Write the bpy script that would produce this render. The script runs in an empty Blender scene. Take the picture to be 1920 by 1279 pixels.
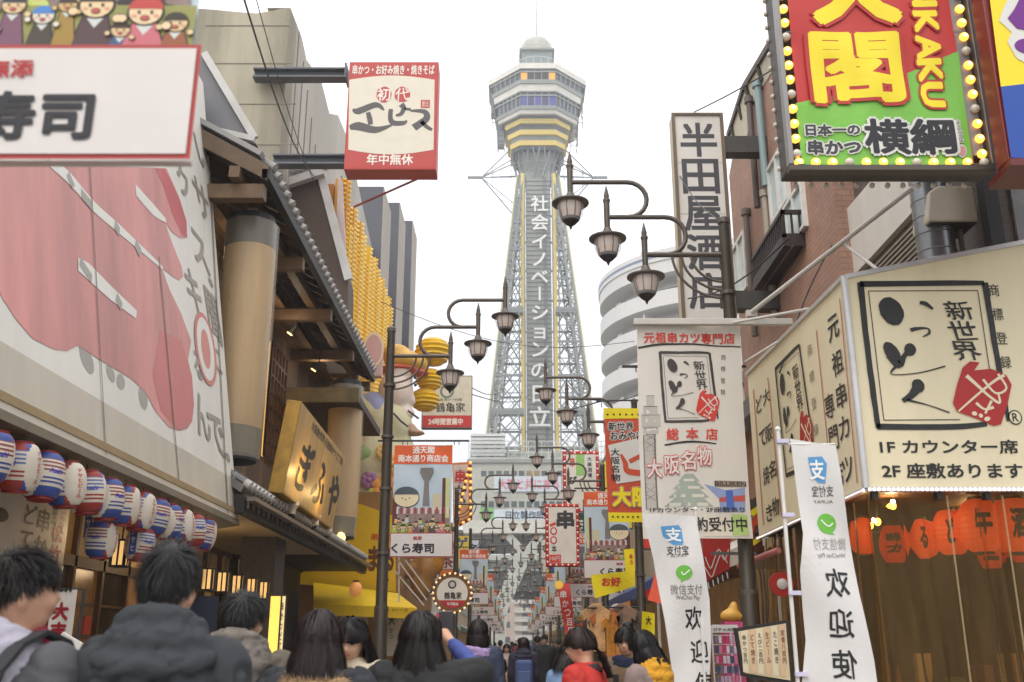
import bpy, bmesh, math, random
from mathutils import Vector as V, Matrix, noise
from mathutils.geometry import tessellate_polygon
random.seed(7)
sc = bpy.context.scene
COL = sc.collection
R = math.radians
# ---------------------------------------------------------------- camera
F = 1867.0; PITCH = R(17.1); CH = 1.45
CP, SP = math.cos(PITCH), math.sin(PITCH)
cd = bpy.data.cameras.new('camera'); cam = bpy.data.objects.new('camera', cd); COL.objects.link(cam)
cam.location = (0, 0, CH); cam.rotation_euler = (math.pi/2 + PITCH, 0, 0)
cd.sensor_width = 36; cd.lens = 36*F/1920; cd.clip_end = 3000; cd.clip_start = .1
cd.dof.use_dof = True; cd.dof.focus_distance = 13; cd.dof.aperture_fstop = 4.0
sc.camera = cam
# ---------------------------------------------------------------- overcast sky
w = bpy.data.worlds.new('World'); sc.world = w; w.use_nodes = True
nt = w.node_tree; nt.nodes.clear(); N = nt.nodes.new; L = nt.links.new
SUN_EL, SUN_AZ = R(55), R(205)
sky = N('ShaderNodeTexSky'); sky.sky_type = 'NISHITA'; sky.sun_disc = False
sky.sun_elevation = SUN_EL; sky.sun_rotation = SUN_AZ; sky.air_density = 1; sky.dust_density = 6
b1 = N('ShaderNodeBackground'); b1.inputs[1].default_value = .05; L(sky.outputs[0], b1.inputs[0])
tc = N('ShaderNodeTexCoord'); sx = N('ShaderNodeSeparateXYZ'); L(tc.outputs['Generated'], sx.inputs[0])
mr = N('ShaderNodeMapRange'); L(sx.outputs[2], mr.inputs[0])       # overcast dome: zenith brighter than the horizon
mr.inputs[1].default_value = 0; mr.inputs[2].default_value = 1; mr.inputs[3].default_value = .82; mr.inputs[4].default_value = 2.2
nz = N('ShaderNodeTexNoise'); nz.inputs['Scale'].default_value = 1.6; nz.inputs['Detail'].default_value = 3; L(tc.outputs['Generated'], nz.inputs[0])
mr2 = N('ShaderNodeMapRange'); L(nz.outputs[0], mr2.inputs[0]); mr2.inputs[3].default_value = .97; mr2.inputs[4].default_value = 1.03
mm = N('ShaderNodeMath'); mm.operation = 'MULTIPLY'; L(mr.outputs[0], mm.inputs[0]); L(mr2.outputs[0], mm.inputs[1])
b2 = N('ShaderNodeBackground'); b2.inputs[0].default_value = (.985, .99, 1, 1); L(mm.outputs[0], b2.inputs[1])
ad = N('ShaderNodeAddShader'); L(b1.outputs[0], ad.inputs[0]); L(b2.outputs[0], ad.inputs[1])
wo = N('ShaderNodeOutputWorld'); L(ad.outputs[0], wo.inputs[0])
sd = bpy.data.lights.new('sun', 'SUN'); sun = bpy.data.objects.new('sun', sd); COL.objects.link(sun)
sd.energy = .7; sd.angle = R(25); sd.color = (1, .96, .9)
sun.rotation_euler = (R(90) - SUN_EL, 0, R(180) - SUN_AZ); sun.location = (0, 0, 60)
sc.view_settings.view_transform = 'Standard'; sc.view_settings.look = 'None'
sc.view_settings.exposure = 0; sc.view_settings.gamma = 1; sc.view_settings.use_curve_mapping = False
sc.cycles.max_bounces = 6; sc.cycles.transparent_max_bounces = 12; sc.cycles.use_denoising = True
try: sc.cycles.denoiser = 'OPENIMAGEDENOISE'
except Exception: pass

# ---------------------------------------------------------------- helpers
def ray(px, py):
    a, b = (px-960)/F, (639.5-py)/F
    return V((a, CP-b*SP, SP+b*CP))
def W(px, py, Y):
    d = ray(px, py); return V((0, 0, CH)) + d*(Y/d.y)
def lin(c):
    c /= 255; return c/12.92 if c <= .04045 else ((c+.055)/1.055)**2.4
MATS = {}
def M(r, g=None, b=None, rough=.6, metal=0, emit=0, var=.10, sc_=3., bump=0., bsc=40., kind=None, alpha=1, trans=0, ecol=None, streak=0):
    if g is None: g = b = r
    key = (r, g, b, rough, metal, emit, var, sc_, bump, bsc, kind, alpha, trans, ecol, streak)
    if key in MATS: return MATS[key]
    m = bpy.data.materials.new('material_%d' % len(MATS)); m.use_nodes = True; MATS[key] = m
    t = m.node_tree; n = t.nodes; p = n['Principled BSDF']; k = t.links.new
    col = (lin(r), lin(g), lin(b), 1)
    p.inputs['Base Color'].default_value = col
    p.inputs['Roughness'].default_value = rough; p.inputs['Metallic'].default_value = metal
    p.inputs['Alpha'].default_value = alpha
    if kind == 'vinyl':
        p.inputs['Transmission Weight'].default_value = .85; p.inputs['IOR'].default_value = 1.03; p.inputs['Coat Weight'].default_value = .0
    if kind == 'vinyl_':   # crumpled clear sheet: cloudier along vertical creases
        tcv = n.new('ShaderNodeTexCoord'); mpv = n.new('ShaderNodeMapping'); mpv.inputs['Scale'].default_value = (1, 1, .06); nv = n.new('ShaderNodeTexNoise'); nv.inputs['Scale'].default_value = 16; nv.inputs['Detail'].default_value = 5
        k(tcv.outputs['Object'], mpv.inputs[0]); k(mpv.outputs[0], nv.inputs['Vector']); rv = n.new('ShaderNodeMapRange'); rv.inputs[1].default_value = .35; rv.inputs[2].default_value = .72; rv.inputs[3].default_value = .10; rv.inputs[4].default_value = alpha*1.7; k(nv.outputs[0], rv.inputs[0]); k(rv.outputs[0], p.inputs['Alpha'])
    if trans: p.inputs['Transmission Weight'].default_value = trans
    if emit:
        e = ecol or (r, g, b)
        p.inputs['Emission Color'].default_value = (lin(e[0]), lin(e[1]), lin(e[2]), 1); p.inputs['Emission Strength'].default_value = emit
    if var or bump or kind:
        tc = n.new('ShaderNodeTexCoord'); vec = tc.outputs['Object']
    if kind in ('tile', 'brick', 'panel'):
        # small wall tiles: joints far finer than ten pixels in view
        br = n.new('ShaderNodeTexBrick'); mp = n.new('ShaderNodeMapping'); cx = n.new('ShaderNodeCombineXYZ'); se = n.new('ShaderNodeSeparateXYZ'); ax = n.new('ShaderNodeMath')
        k(vec, se.inputs[0]); ax.operation = 'ADD'; k(se.outputs[0], ax.inputs[0]); k(se.outputs[1], ax.inputs[1]); k(ax.outputs[0], cx.inputs[0]); k(se.outputs[2], cx.inputs[1]); k(cx.outputs[0], br.inputs['Vector'])
        br.inputs['Scale'].default_value = 1; br.inputs['Brick Width'].default_value = {'tile': .22, 'brick': .21, 'panel': 1.6}[kind]; br.inputs['Row Height'].default_value = {'tile': .07, 'brick': .075, 'panel': .8}[kind]
        br.inputs['Mortar Size'].default_value = .007 if kind != 'panel' else .012; br.inputs['Bias'].default_value = -.2
        br.inputs['Color1'].default_value = (.93,)*3+(1,); br.inputs['Color2'].default_value = (1.06,)*3+(1,); br.inputs['Mortar'].default_value = (.72,)*3+(1,)
        fac0 = br.outputs['Color']
    else: fac0 = None
    if var:
        nn = n.new('ShaderNodeTexNoise'); nn.inputs['Scale'].default_value = sc_; nn.inputs['Detail'].default_value = 6; nn.inputs['Roughness'].default_value = .65
        if streak:
            mp = n.new('ShaderNodeMapping'); mp.inputs['Scale'].default_value = (1, 1, .12); k(vec, mp.inputs[0]); k(mp.outputs[0], nn.inputs['Vector'])
        else: k(vec, nn.inputs['Vector'])
        r_ = n.new('ShaderNodeMapRange'); r_.inputs[1].default_value = .3; r_.inputs[2].default_value = .7; r_.inputs[3].default_value = 1-var*1.6; r_.inputs[4].default_value = 1+var*.6
        k(nn.outputs[0], r_.inputs[0])
        mx = n.new('ShaderNodeMix'); mx.data_type = 'RGBA'; mx.blend_type = 'MULTIPLY'; mx.inputs[0].default_value = 1
        mx.inputs[6].default_value = col; k(r_.outputs[0], mx.inputs[7]); out = mx.outputs[2]
        if fac0 is not None:
            m2 = n.new('ShaderNodeMix'); m2.data_type = 'RGBA'; m2.blend_type = 'MULTIPLY'; m2.inputs[0].default_value = 1
            k(out, m2.inputs[6]); k(fac0, m2.inputs[7]); out = m2.outputs[2]
        k(out, p.inputs['Base Color'])
        rr = n.new('ShaderNodeMapRange'); rr.inputs[3].default_value = max(0, rough-.08); rr.inputs[4].default_value = min(1, rough+.1); k(nn.outputs[0], rr.inputs[0]); k(rr.outputs[0], p.inputs['Roughness'])
    if bump:
        bn = n.new('ShaderNodeTexNoise'); bn.inputs['Scale'].default_value = bsc; bn.inputs['Detail'].default_value = 5; k(vec, bn.inputs['Vector'])
        bb = n.new('ShaderNodeBump'); bb.inputs['Strength'].default_value = bump; bb.inputs['Distance'].default_value = .02; k(bn.outputs[0], bb.inputs['Height']); k(bb.outputs[0], p.inputs['Normal'])
    return m

class MB:
    def __init__(s): s.v = []; s.f = []; s.m = []; s.mats = []; s.cur = 0
    def mat(s, m):
        if m not in s.mats: s.mats.append(m)
        s.cur = s.mats.index(m); return s
    def add(s, vs, fs):
        o = len(s.v); s.v += [tuple(v) for v in vs]
        for f in fs: s.f.append(tuple(i+o for i in f)); s.m.append(s.cur)
        return s
    def box(s, x0, x1, y0, y1, z0, z1, mx=None):
        vs = [V((x, y, z)) for x in (x0, x1) for y in (y0, y1) for z in (z0, z1)]
        if mx is not None: vs = [mx @ v for v in vs]
        return s.add(vs, [(0, 1, 3, 2), (4, 6, 7, 5), (0, 4, 5, 1), (2, 3, 7, 6), (0, 2, 6, 4), (1, 5, 7, 3)])
    def beam(s, a, b, w=.1, h=None, up=V((0, 0, 1))):
        a, b = V(a), V(b); d = (b-a); l = d.length
        if l < 1e-6: return s
        d /= l; h = h or w
        x = d.cross(up)
        if x.length < 1e-3: x = d.cross(V((0, 1, 0)))
        x.normalize(); y = x.cross(d)
        mx = Matrix((x, d, y)).transposed().to_4x4(); mx.translation = a
        return s.box(-w/2, w/2, 0, l, -h/2, h/2, mx)
    def tube(s, pts, r, n=8, caps=True):
        pts = [V(p) for p in pts]; rs = r if isinstance(r, (list, tuple)) else [r]*len(pts)
        vs = []; fs = []; px = None
        for i, p in enumerate(pts):
            t = (pts[min(i+1, len(pts)-1)]-pts[max(i-1, 0)])
            t = t.normalized() if t.length > 1e-9 else V((0, 0, 1))
            if px is None:
                px = t.cross(V((0, 0, 1)) if abs(t.z) < .9 else V((0, 1, 0))).normalized()
            else:
                px = (px - t*px.dot(t)); px = px.normalized() if px.length > 1e-6 else t.orthogonal().normalized()
            py = t.cross(px)
            for j in range(n):
                a = 2*math.pi*j/n; vs.append(p+(px*math.cos(a)+py*math.sin(a))*rs[i])
        for i in range(len(pts)-1):
            for j in range(n):
                a, b = i*n+j, i*n+(j+1) % n; fs.append((a, b, b+n, a+n))
        if caps: fs.append(tuple(range(n))[::-1]); fs.append(tuple(range(len(vs)-n, len(vs))))
        return s.add(vs, fs)
    def lathe(s, prof, n=16, c=(0, 0, 0), mx=None, sx=1, sy=1):
        c = V(c); vs = []; fs = []
        for r, z in prof:
            for j in range(n):
                a = 2*math.pi*j/n; p = V((math.cos(a)*r*sx, math.sin(a)*r*sy, z)); vs.append((mx @ p if mx is not None else p)+c)
        for i in range(len(prof)-1):
            for j in range(n):
                a, b = i*n+j, i*n+(j+1) % n; fs.append((a, b, b+n, a+n))
        fs.append(tuple(range(n))[::-1]); fs.append(tuple(range(len(vs)-n, len(vs))))
        return s.add(vs, fs)
    def ball(s, c, r, n=10, m_=6, sc3=(1, 1, 1)):
        pr = [(math.sin(math.pi*i/m_)*r, -math.cos(math.pi*i/m_)*r) for i in range(m_+1)]
        pr[0] = (r*.02, -r); pr[-1] = (r*.02, r)
        return s.lathe(pr, n, c, Matrix.Diagonal(sc3))
    def quad(s, a, b, c, d): return s.add([a, b, c, d], [(0, 1, 2, 3)])
    def prism(s, pts, ex):   # polygon extruded by vector ex
        n = len(pts); ex = V(ex)
        return s.add([V(p) for p in pts]+[V(p)+ex for p in pts], [tuple(range(n))[::-1], tuple(range(n, 2*n))]+[(i, (i+1) % n, n+(i+1) % n, n+i) for i in range(n)])
    def build(s, name, mats=None, parent=None, smooth=False, fix=True, bevel=0):
        me = bpy.data.meshes.new(name); me.from_pydata(s.v, [], s.f)
        ms = s.mats or ([mats] if not isinstance(mats, list) else mats)
        for m in ms: me.materials.append(m)
        if s.mats: me.polygons.foreach_set('material_index', s.m)
        if smooth: me.polygons.foreach_set('use_smooth', [True]*len(me.polygons))
        if fix and len(s.f) < 60000:
            bm = bmesh.new(); bm.from_mesh(me); bmesh.ops.recalc_face_normals(bm, faces=bm.faces); bm.to_mesh(me); bm.free()
        if smooth: me.set_sharp_from_angle(angle=R(40))
        o = bpy.data.objects.new(name, me); COL.objects.link(o)
        if parent is not None: par(o, parent)
        if bevel:
            b = o.modifiers.new('edge_softening', 'BEVEL'); b.width = bevel; b.segments = 2; b.limit_method = 'ANGLE'
        return o
def par(o, p):
    o.parent = p; o.matrix_parent_inverse = wm(p).inverted()
def wm(p):
    mtx = Matrix.LocRotScale(p.location, p.rotation_euler, p.scale)
    return wm(p.parent) @ p.matrix_parent_inverse @ mtx if p.parent else mtx
def tag(o, label=None, cat=None, group=None, kind=None):
    if label: o['label'] = label
    if cat: o['category'] = cat
    if group: o['group'] = group
    if kind: o['kind'] = kind
    return o
def thing(name, label, cat, loc=(0, 0, 0), group=None):
    o = bpy.data.objects.new(name, None); COL.objects.link(o); o.location = loc; o.empty_display_size = .2
    return tag(o, label, cat, group)
def struct(mb, name, m=None, **k):
    return tag(mb.build(name, m, **k), kind='structure')
def dup(o, loc=None, rz=None, label=None, parent=None, sx=None):
    c = o.copy(); COL.objects.link(c)
    if parent is not None: c.parent = parent; c.matrix_parent_inverse = o.matrix_parent_inverse.copy()
    for ch in o.children: dup(ch, parent=c)
    if loc is not None: c.location = loc
    if rz is not None: c.rotation_euler = (0, 0, rz)
    if sx is not None: c.scale = (sx, 1, 1)
    if label: c['label'] = label
    return c
KIDS = {}
_T = {}
def tmesh(s, bold=0., res=2):
    k = (s, bold, res)
    if k in _T: return _T[k]
    cu = bpy.data.curves.new('lettering_curve', 'FONT'); cu.body = s; cu.size = 1; cu.offset = bold; cu.resolution_u = res
    o = bpy.data.objects.new('lettering_curve', cu); COL.objects.link(o)
    dg = bpy.context.evaluated_depsgraph_get(); me = bpy.data.meshes.new_from_object(o.evaluated_get(dg))
    bm = bmesh.new(); bm.from_mesh(me); bmesh.ops.triangulate(bm, faces=bm.faces)
    vs = [(v.co.x, v.co.y) for v in bm.verts]; bm.verts.index_update(); fs = [tuple(v.index for v in f.verts) for f in bm.faces]; bm.free()
    bpy.data.objects.remove(o); bpy.data.curves.remove(cu); bpy.data.meshes.remove(me)
    _T[k] = (vs, fs); return _T[k]

class Panel:
    """A flat (or gently warped) printed face in the plane O,u,v; prints are thin sheets a few mm proud of one another."""
    def __init__(s, O, u, v, root=None, warp=None, eps=.004, lim=.12, map_=None):
        s.O, s.u, s.v = V(O), V(u).normalized(), V(v).normalized(); s.n = s.u.cross(s.v); s.root = root; s.warp = warp; s.eps = eps; s.lim = lim; s.parts = {}
        s.map_ = map_
    def q(s, px, py):
        if s.map_: return s.map_(px, py)
        d = ray(px, py); o = V((0, 0, CH)); t = (s.O-o).dot(s.n)/d.dot(s.n); p = o+d*t-s.O
        return (p.dot(s.u), p.dot(s.v))
    def bx(s, x0, y0, x1, y1):
        xm, ym = (x0+x1)/2, (y0+y1)/2
        return s.q(x0, ym)[0], s.q(xm, y1)[1], s.q(x1, ym)[0], s.q(xm, y0)[1]
    def P(s, u, v, h):
        d = h*s.eps
        if s.warp:
            a = s.warp(u, v); u += a[0]; v += a[1]; d += a[2]
        return s.O+s.u*u+s.v*v+s.n*d
    def mb(s, part, m):
        return s.parts.setdefault(part, MB()).mat(m)
    def tris(s, T, m, h, part):
        vs = []; fs = []
        def rec(a, b, c, dep):
            if s.warp and dep < 7:
                l = [((a[0]-b[0])**2+(a[1]-b[1])**2, 0), ((b[0]-c[0])**2+(b[1]-c[1])**2, 1), ((c[0]-a[0])**2+(c[1]-a[1])**2, 2)]
                mx = max(l)
                if mx[0] > s.lim**2:
                    if mx[1] == 0: d = ((a[0]+b[0])/2, (a[1]+b[1])/2); rec(a, d, c, dep+1); rec(d, b, c, dep+1)
                    elif mx[1] == 1: d = ((b[0]+c[0])/2, (b[1]+c[1])/2); rec(a, b, d, dep+1); rec(a, d, c, dep+1)
                    else: d = ((a[0]+c[0])/2, (a[1]+c[1])/2); rec(a, b, d, dep+1); rec(d, b, c, dep+1)
                    return
            i = len(vs); vs.extend((s.P(*a, h), s.P(*b, h), s.P(*c, h))); fs.append((i, i+1, i+2))
        for t in T: rec(*t, 0)
        s.mb(part, m).add(vs, fs)
    def upoly(s, pts, m, h=1, part='print'):
        tr = tessellate_polygon([[V((x, y, 0)) for x, y in pts]])
        s.tris([tuple(pts[i] for i in t) for t in tr], m, h, part)
    def poly(s, pts, m, h=1, part='print'): s.upoly([s.q(*p) for p in pts], m, h, part)
    def urect(s, u0, v0, u1, v1, m, h=1, part='print'):
        if s.warp:
            nx = max(1, int(abs(u1-u0)/s.lim)); ny = max(1, int(abs(v1-v0)/s.lim)); mb = s.mb(part, m)
            vs = [s.P(u0+(u1-u0)*i/nx, v0+(v1-v0)*j/ny, h) for i in range(nx+1) for j in range(ny+1)]
            mb.add(vs, [(i*(ny+1)+j, (i+1)*(ny+1)+j, (i+1)*(ny+1)+j+1, i*(ny+1)+j+1) for i in range(nx) for j in range(ny)])
        else: s.mb(part, m).add([s.P(u0, v0, h), s.P(u1, v0, h), s.P(u1, v1, h), s.P(u0, v1, h)], [(0, 1, 2, 3)])
    def rect(s, x0, y0, x1, y1, m, h=1, part='print'):
        s.urect(*s.bx(x0, y0, x1, y1), m, h, part)
    def ell(s, cx, cy, rx, ry, m, h=1, part='print', n=24, rot=0, jit=0):
        u0, v0, u1, v1 = s.bx(cx-rx, cy-ry, cx+rx, cy+ry); uc, vc = (u0+u1)/2, (v0+v1)/2; a, b = (u1-u0)/2, (v1-v0)/2; c, d = math.cos(rot), math.sin(rot)
        pts = []
        for i in range(n):
            t = 2*math.pi*i/n; k = 1+jit*random.uniform(-1, 1); x, y = a*math.cos(t)*k, b*math.sin(t)*k; pts.append((uc+x*c-y*d, vc+x*d+y*c))
        s.upoly(pts, m, h, part)
    def line(s, pts, wpx, m, h=2, part='print', jit=0):
        """ribbon through px points; wpx = width in px (or list)"""
        P = [s.q(*p) for p in pts]; k = abs(s.q(pts[0][0]+1, pts[0][1])[0]-s.q(*pts[0])[0]); ws = wpx if isinstance(wpx, list) else [wpx]*len(P)
        # resample
        A = [];
        for i in range(len(P)-1):
            n = 4 if len(P) > 2 else (12 if jit else 1)
            for j in range(n):
                t = j/n; p0, p1, p2, p3 = P[max(i-1, 0)], P[i], P[i+1], P[min(i+2, len(P)-1)]
                f = lambda e: .5*((2*p1[e])+(-p0[e]+p2[e])*t+(2*p0[e]-5*p1[e]+4*p2[e]-p3[e])*t*t+(-p0[e]+3*p1[e]-3*p2[e]+p3[e])*t**3)
                A.append((f(0), f(1), ws[i]*(1-t)+ws[i+1]*t))
        A.append((*P[-1], ws[-1])); a = []; b = []
        for i, (x, y, wd) in enumerate(A):
            x0, y0, _ = A[max(i-1, 0)]; x1, y1, _ = A[min(i+1, len(A)-1)]; l = math.hypot(x1-x0, y1-y0) or 1; nx, ny = -(y1-y0)/l, (x1-x0)/l
            a.append((x+nx*wd*k/2*(1+jit*random.uniform(-1, 1)), y+ny*wd*k/2)); b.append((x-nx*wd*k/2*(1+jit*random.uniform(-1, 1)), y-ny*wd*k/2))
        T = []
        for i in range(len(A)-1): T += [(a[i], b[i], b[i+1]), (a[i], b[i+1], a[i+1])]
        s.tris(T, m, h, part)
    def utext(s, st, u0, v0, u1, v1, m, h=2, bold=.0, vert=False, mirror=False, out=None, rough=0, shear=0, rot=0, part='lettering', res=2):
        jobs = []
        for i, (om, ob) in enumerate([(m, 0)]+list(out or [])):
            bt = bold+ob; hh0 = h-.35*i
            if bt < .004: jobs.append((om, 0, hh0, 0, 0))
            else:
                dd = bt*.9+.003; k8 = 8 if dd > .03 else 4
                for j in range(k8+1):
                    t = 2*math.pi*(j+.5)/k8; jobs.append((om, 0, hh0-.03*j, dd*math.cos(t)*(j < k8), dd*math.sin(t)*(j < k8)))
        for (mt, bd, hh, shx, shy) in jobs:
            T = []
            if vert:
                n = len(st); cell = (v1-v0)/n
                for i, ch in enumerate(st):
                    vs, fs = tmesh('│' if False else ch, bd, res)
                    q = []
                    for x, y in vs:
                        y += .12; x0, y0 = x+shx, y+shy
                        if ch in 'ー～―': x0, y0 = 1-y+shx, x+shy
                        if rough: nv = noise.noise_vector(V((x*5+i*9, y*5, 1)))*rough; x0 += nv.x; y0 += nv.y
                        x0 += shear*(y0-.5); X = u0+(u1-u0)*x0; Y = v1-cell*(i+1)+cell*(.04+.92*y0)
                        q.append((X, Y))
                    T += [tuple(q[j] for j in f) for f in fs]
            else:
                vs0, _ = tmesh(st, bold, res); xs = [v[0] for v in vs0]; ys = [v[1] for v in vs0]; xa, xb, ya, yb = min(xs), max(xs), min(ys), max(ys)
                vs, fs = tmesh(st, bd, res); q = []
                for x, y in vs:
                    X = (x+shx-xa)/(xb-xa or 1); Y = (y+shy-ya)/(yb-ya or 1)
                    if rough: nv = noise.noise_vector(V((x*5, y*5, 1)))*rough; X += nv.x/max(1, len(st)); Y += nv.y
                    X += shear*(Y-.5)/max(1, len(st)); q.append((u0+(u1-u0)*X, v0+(v1-v0)*Y))
                T += [tuple(q[j] for j in f) for f in fs]
            if mirror or rot:
                uc, vc = (u0+u1)/2, (v0+v1)/2; c, d = math.cos(rot), math.sin(rot)
                def g(p):
                    x, y = p[0]-uc, p[1]-vc
                    if mirror: x = -x
                    return (uc+x*c-y*d, vc+x*d+y*c)
                T = [tuple(g(p) for p in t) for t in T]
            s.tris(T, mt, hh, part)
    def text(s, st, x0, y0, x1, y1, m, **k): s.utext(st, *s.bx(x0, y0, x1, y1), m, **k)
    def build(s, names=None):
        out = {}
        for part, mb in s.parts.items(): out[part] = mb.build(part, None, s.root, smooth=bool(s.warp), fix=False)
        return out
X_, Y_, Z_ = V((1, 0, 0)), V((0, 1, 0)), V((0, 0, 1))
def facing(Y, root=None, **k): return Panel((0, Y, 0), X_, Z_, root, **k)      # u=x, v=z, normal -y
def backbox(p, x0, y0, x1, y1, depth, m, name='housing', lip=0, parent=None, bevel=.01):
    """solid body behind a facing panel, front on the panel plane"""
    u0, v0, u1, v1 = p.bx(x0, y0, x1, y1); mb = MB()
    Y = p.O.y; mb.box(u0-lip, u1+lip, Y+.002, Y+depth, v0-lip, v1+lip)
    return mb.build(name, m, parent or p.root, bevel=bevel)
# recurring colours
WHITE = M(222, 220, 214, rough=.45); BLACKP = M(28, 26, 25, rough=.5, var=0); REDP = M(178, 40, 32, rough=.5); CREAM = M(224, 216, 186, rough=.45)
STEEL = M(120, 122, 124, rough=.4, metal=.6); DSTEEL = M(58, 56, 54, rough=.5, metal=.3); WSTEEL = M(205, 200, 192, rough=.4)
# ================================================================ ground
g = MB(); g.box(-140, 140, -25, 290, -.3, 0); struct(g, 'ground', M(92, 90, 86, rough=.85, bump=.3))
g = MB(); g.box(-2.3, 2.9, -10, 240, .004, .010); struct(g, 'street', M(128, 122, 114, rough=.8, bump=.25, var=.16, sc_=1.2))
for k_, (xa, xb) in enumerate(((-3.7, -2.3), (2.9, 4.2))):
    g = MB(); g.box(xa, xb, -10, 240, .001, .12); struct(g, 'pavement', M(150, 142, 132, rough=.8, bump=.25))

# ================================================================ observation tower
TX, TY = 4.1, 144.9
TG = M(138, 143, 135, rough=.55, var=.12, sc_=.3); TL = M(146, 150, 142, rough=.55, var=.1, sc_=.4); TW = M(222, 218, 206, rough=.5, var=.1, sc_=.4, streak=1)
TD = M(88, 92, 96, rough=.6); TYL = M(226, 200, 104, rough=.5, var=.06); TGLS = M(92, 104, 120, rough=.2, var=.2, sc_=2)
tower = thing('observation_tower', 'tall grey steel lattice tower with octagonal observation deck and yellow bands', 'tower', (TX, TY, 0))
def tz(py, dy):    # height on the plane Y = TY-dy
    return W(1000, py, TY-dy).z
def oct_ring(w, z, a=2.8):
    a = min(a, w*.8); return [V((TX+x, TY+y, z)) for x, y in ((-a, -w), (a, -w), (w, -a), (w, a), (a, w), (-a, w), (-w, a), (-w, -a))]
def ringband(mb, w0, z0, w1, z1, th=0):
    a, b = oct_ring(w0, z0), oct_ring(w1, z1)
    for i in range(8): j = (i+1) % 8; mb.quad(a[i], a[j], b[j], b[i])
def cap(mb, w, z): mb.add(oct_ring(w, z), [tuple(range(8))])
# (py at the front face, half width)
def lev(py, w): return (w, tz(py, w))
bands = [  # py_top,w_top,py_bot,w_bot,material
 (118, 7.9, 128, 7.9, TW, 'parapet'), (128, 7.75, 151, 7.2, None, 'window_band'), (151, 7.35, 156, 7.3, TL, 'ledge'), (156, 7.1, 171, 6.9, TW, 'wall_band'),
 (171, 6.85, 200, 6.5, None, 'window_band'), (200, 6.65, 204, 6.6, TL, 'ledge'), (204, 6.4, 213, 6.2, TW, 'wall_band'), (213, 5.9, 221, 5.4, TD, 'soffit'),
 (221, 5.25, 231, 5.15, TYL, 'yellow_band'), (231, 4.75, 243, 4.6, TD, 'dark_band'), (243, 4.85, 252, 4.75, TYL, 'yellow_band'), (252, 4.35, 263, 4.2, TG, 'dark_band'),
 (263, 4.4, 272, 4.3, TYL, 'yellow_band'), (272, 4.0, 280, 3.9, TD, 'neck_collar'), (280, 2.9, 332, 2.2, TL, 'neck')]
for (pa, wa, pb, wb, m, nm) in bands:
    za, zb = tz(pa, wa), tz(pb, wb); mb = MB()
    if m is None:
        mb.mat(TGLS); ringband(mb, wb-.25, zb, wa-.25, za); cap(mb, wa-.25, za); cap(mb, wb-.25, zb)
        glassobj = mb.build(nm, None, tower)
        # mullions and rails per face
        A, B = oct_ring(wb, zb), oct_ring(wa, za); mu = MB()
        for i in (7, 0, 1, 6, 2):
            j = (i+1) % 8; nmul = 5 if i == 0 else 6
            for q in range(nmul+1):
                t = q/nmul; mu.beam(A[i].lerp(A[j], t), B[i].lerp(B[j], t), .16)
            for t in (0.02, .72, .98): mu.beam(A[i].lerp(B[i], t), A[j].lerp(B[j], t), .2)
        mu.build('window_frame', TL, glassobj)
        # lit panes on the front face
        for q in range(5):
            t0, t1 = (q+.08)/5, (q+.92)/5; pane = MB(); col = (M(230, 160, 60, emit=.9, var=0) if q in (0, 4) else M(70, 56, 52, rough=.3)) if pa == 128 else (M(70, 74, 150, emit=.35, var=0) if q % 2 == 0 else M(52, 58, 110, rough=.3))
            pp = [A[0].lerp(A[1], t0).lerp(B[0].lerp(B[1], t0), .06), A[0].lerp(A[1], t1).lerp(B[0].lerp(B[1], t1), .06), A[0].lerp(A[1], t1).lerp(B[0].lerp(B[1], t1), .68), A[0].lerp(A[1], t0).lerp(B[0].lerp(B[1], t0), .68)]
            pane.quad(*[p_+V((0, .12, 0)) for p_ in pp]); pane.build('pane', col, glassobj)
    else:
        mb.mat(m); ringband(mb, wb, zb, wa, za); cap(mb, wa, za); cap(mb, wb, zb); mb.build(nm, None, tower)
# deck roof, drum, railing, mast
zr = tz(118, 7.9)
mb = MB(); mb.mat(TD); mb.lathe([(5.0, zr-.1), (5.0, zr+.5), (4.4, zr+1.2), (.1, zr+1.3)], 24, (TX, TY, 0)); mb.build('deck_roof', None, tower)
zb0, zb1 = tz(112, 3), tz(92, 3)
mb = MB(); mb.box(TX-2.5, TX+2.5, TY-2.5, TY+2.5, zr, zb1); mb.build('machine_room', M(120, 132, 130, rough=.4), tower)
mb = MB(); mb.box(TX-2.9, TX+2.9, TY-2.9, TY+2.9, zb1, zb1+.35); mb.build('machine_room_roof', TG, tower)
zd = tz(63, 2.3)
mb = MB(); mb.lathe([(2.3, zb1+.3), (2.3, zd-.9), (2.05, zd-.3), (1.2, zd), (.1, zd+.1)], 20, (TX, TY, 0)); mb.build('drum', M(196, 194, 178, rough=.5, var=.1, sc_=.5, streak=1), tower, smooth=True)
mb = MB()
for r_, z0_, z1_, n_ in ((4.25, zr+.6, zr+3.6, 22), (2.55, zb1+1.2, zd-.1, 18)):
    for i in range(n_):
        a = 2*math.pi*i/n_; mb.beam((TX+r_*math.cos(a), TY+r_*math.sin(a), z0_), (TX+r_*math.cos(a), TY+r_*math.sin(a), z1_), .07)
    for z_ in (z0_+.3, (z0_+z1_)/2, z1_):
        pts = [(TX+r_*math.cos(2*math.pi*i/n_), TY+r_*math.sin(2*math.pi*i/n_), z_) for i in range(n_+1)]
        for i in range(n_): mb.beam(pts[i], pts[i+1], .07)
mb.build('railing', M(200, 204, 206, rough=.4), tower)
mb = MB(); mb.tube([(TX, TY, zd), (TX, TY, zd+6), (TX, TY, zd+14)], [.18, .12, .09], 8); mb.build('mast', M(188, 188, 188), tower)
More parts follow.
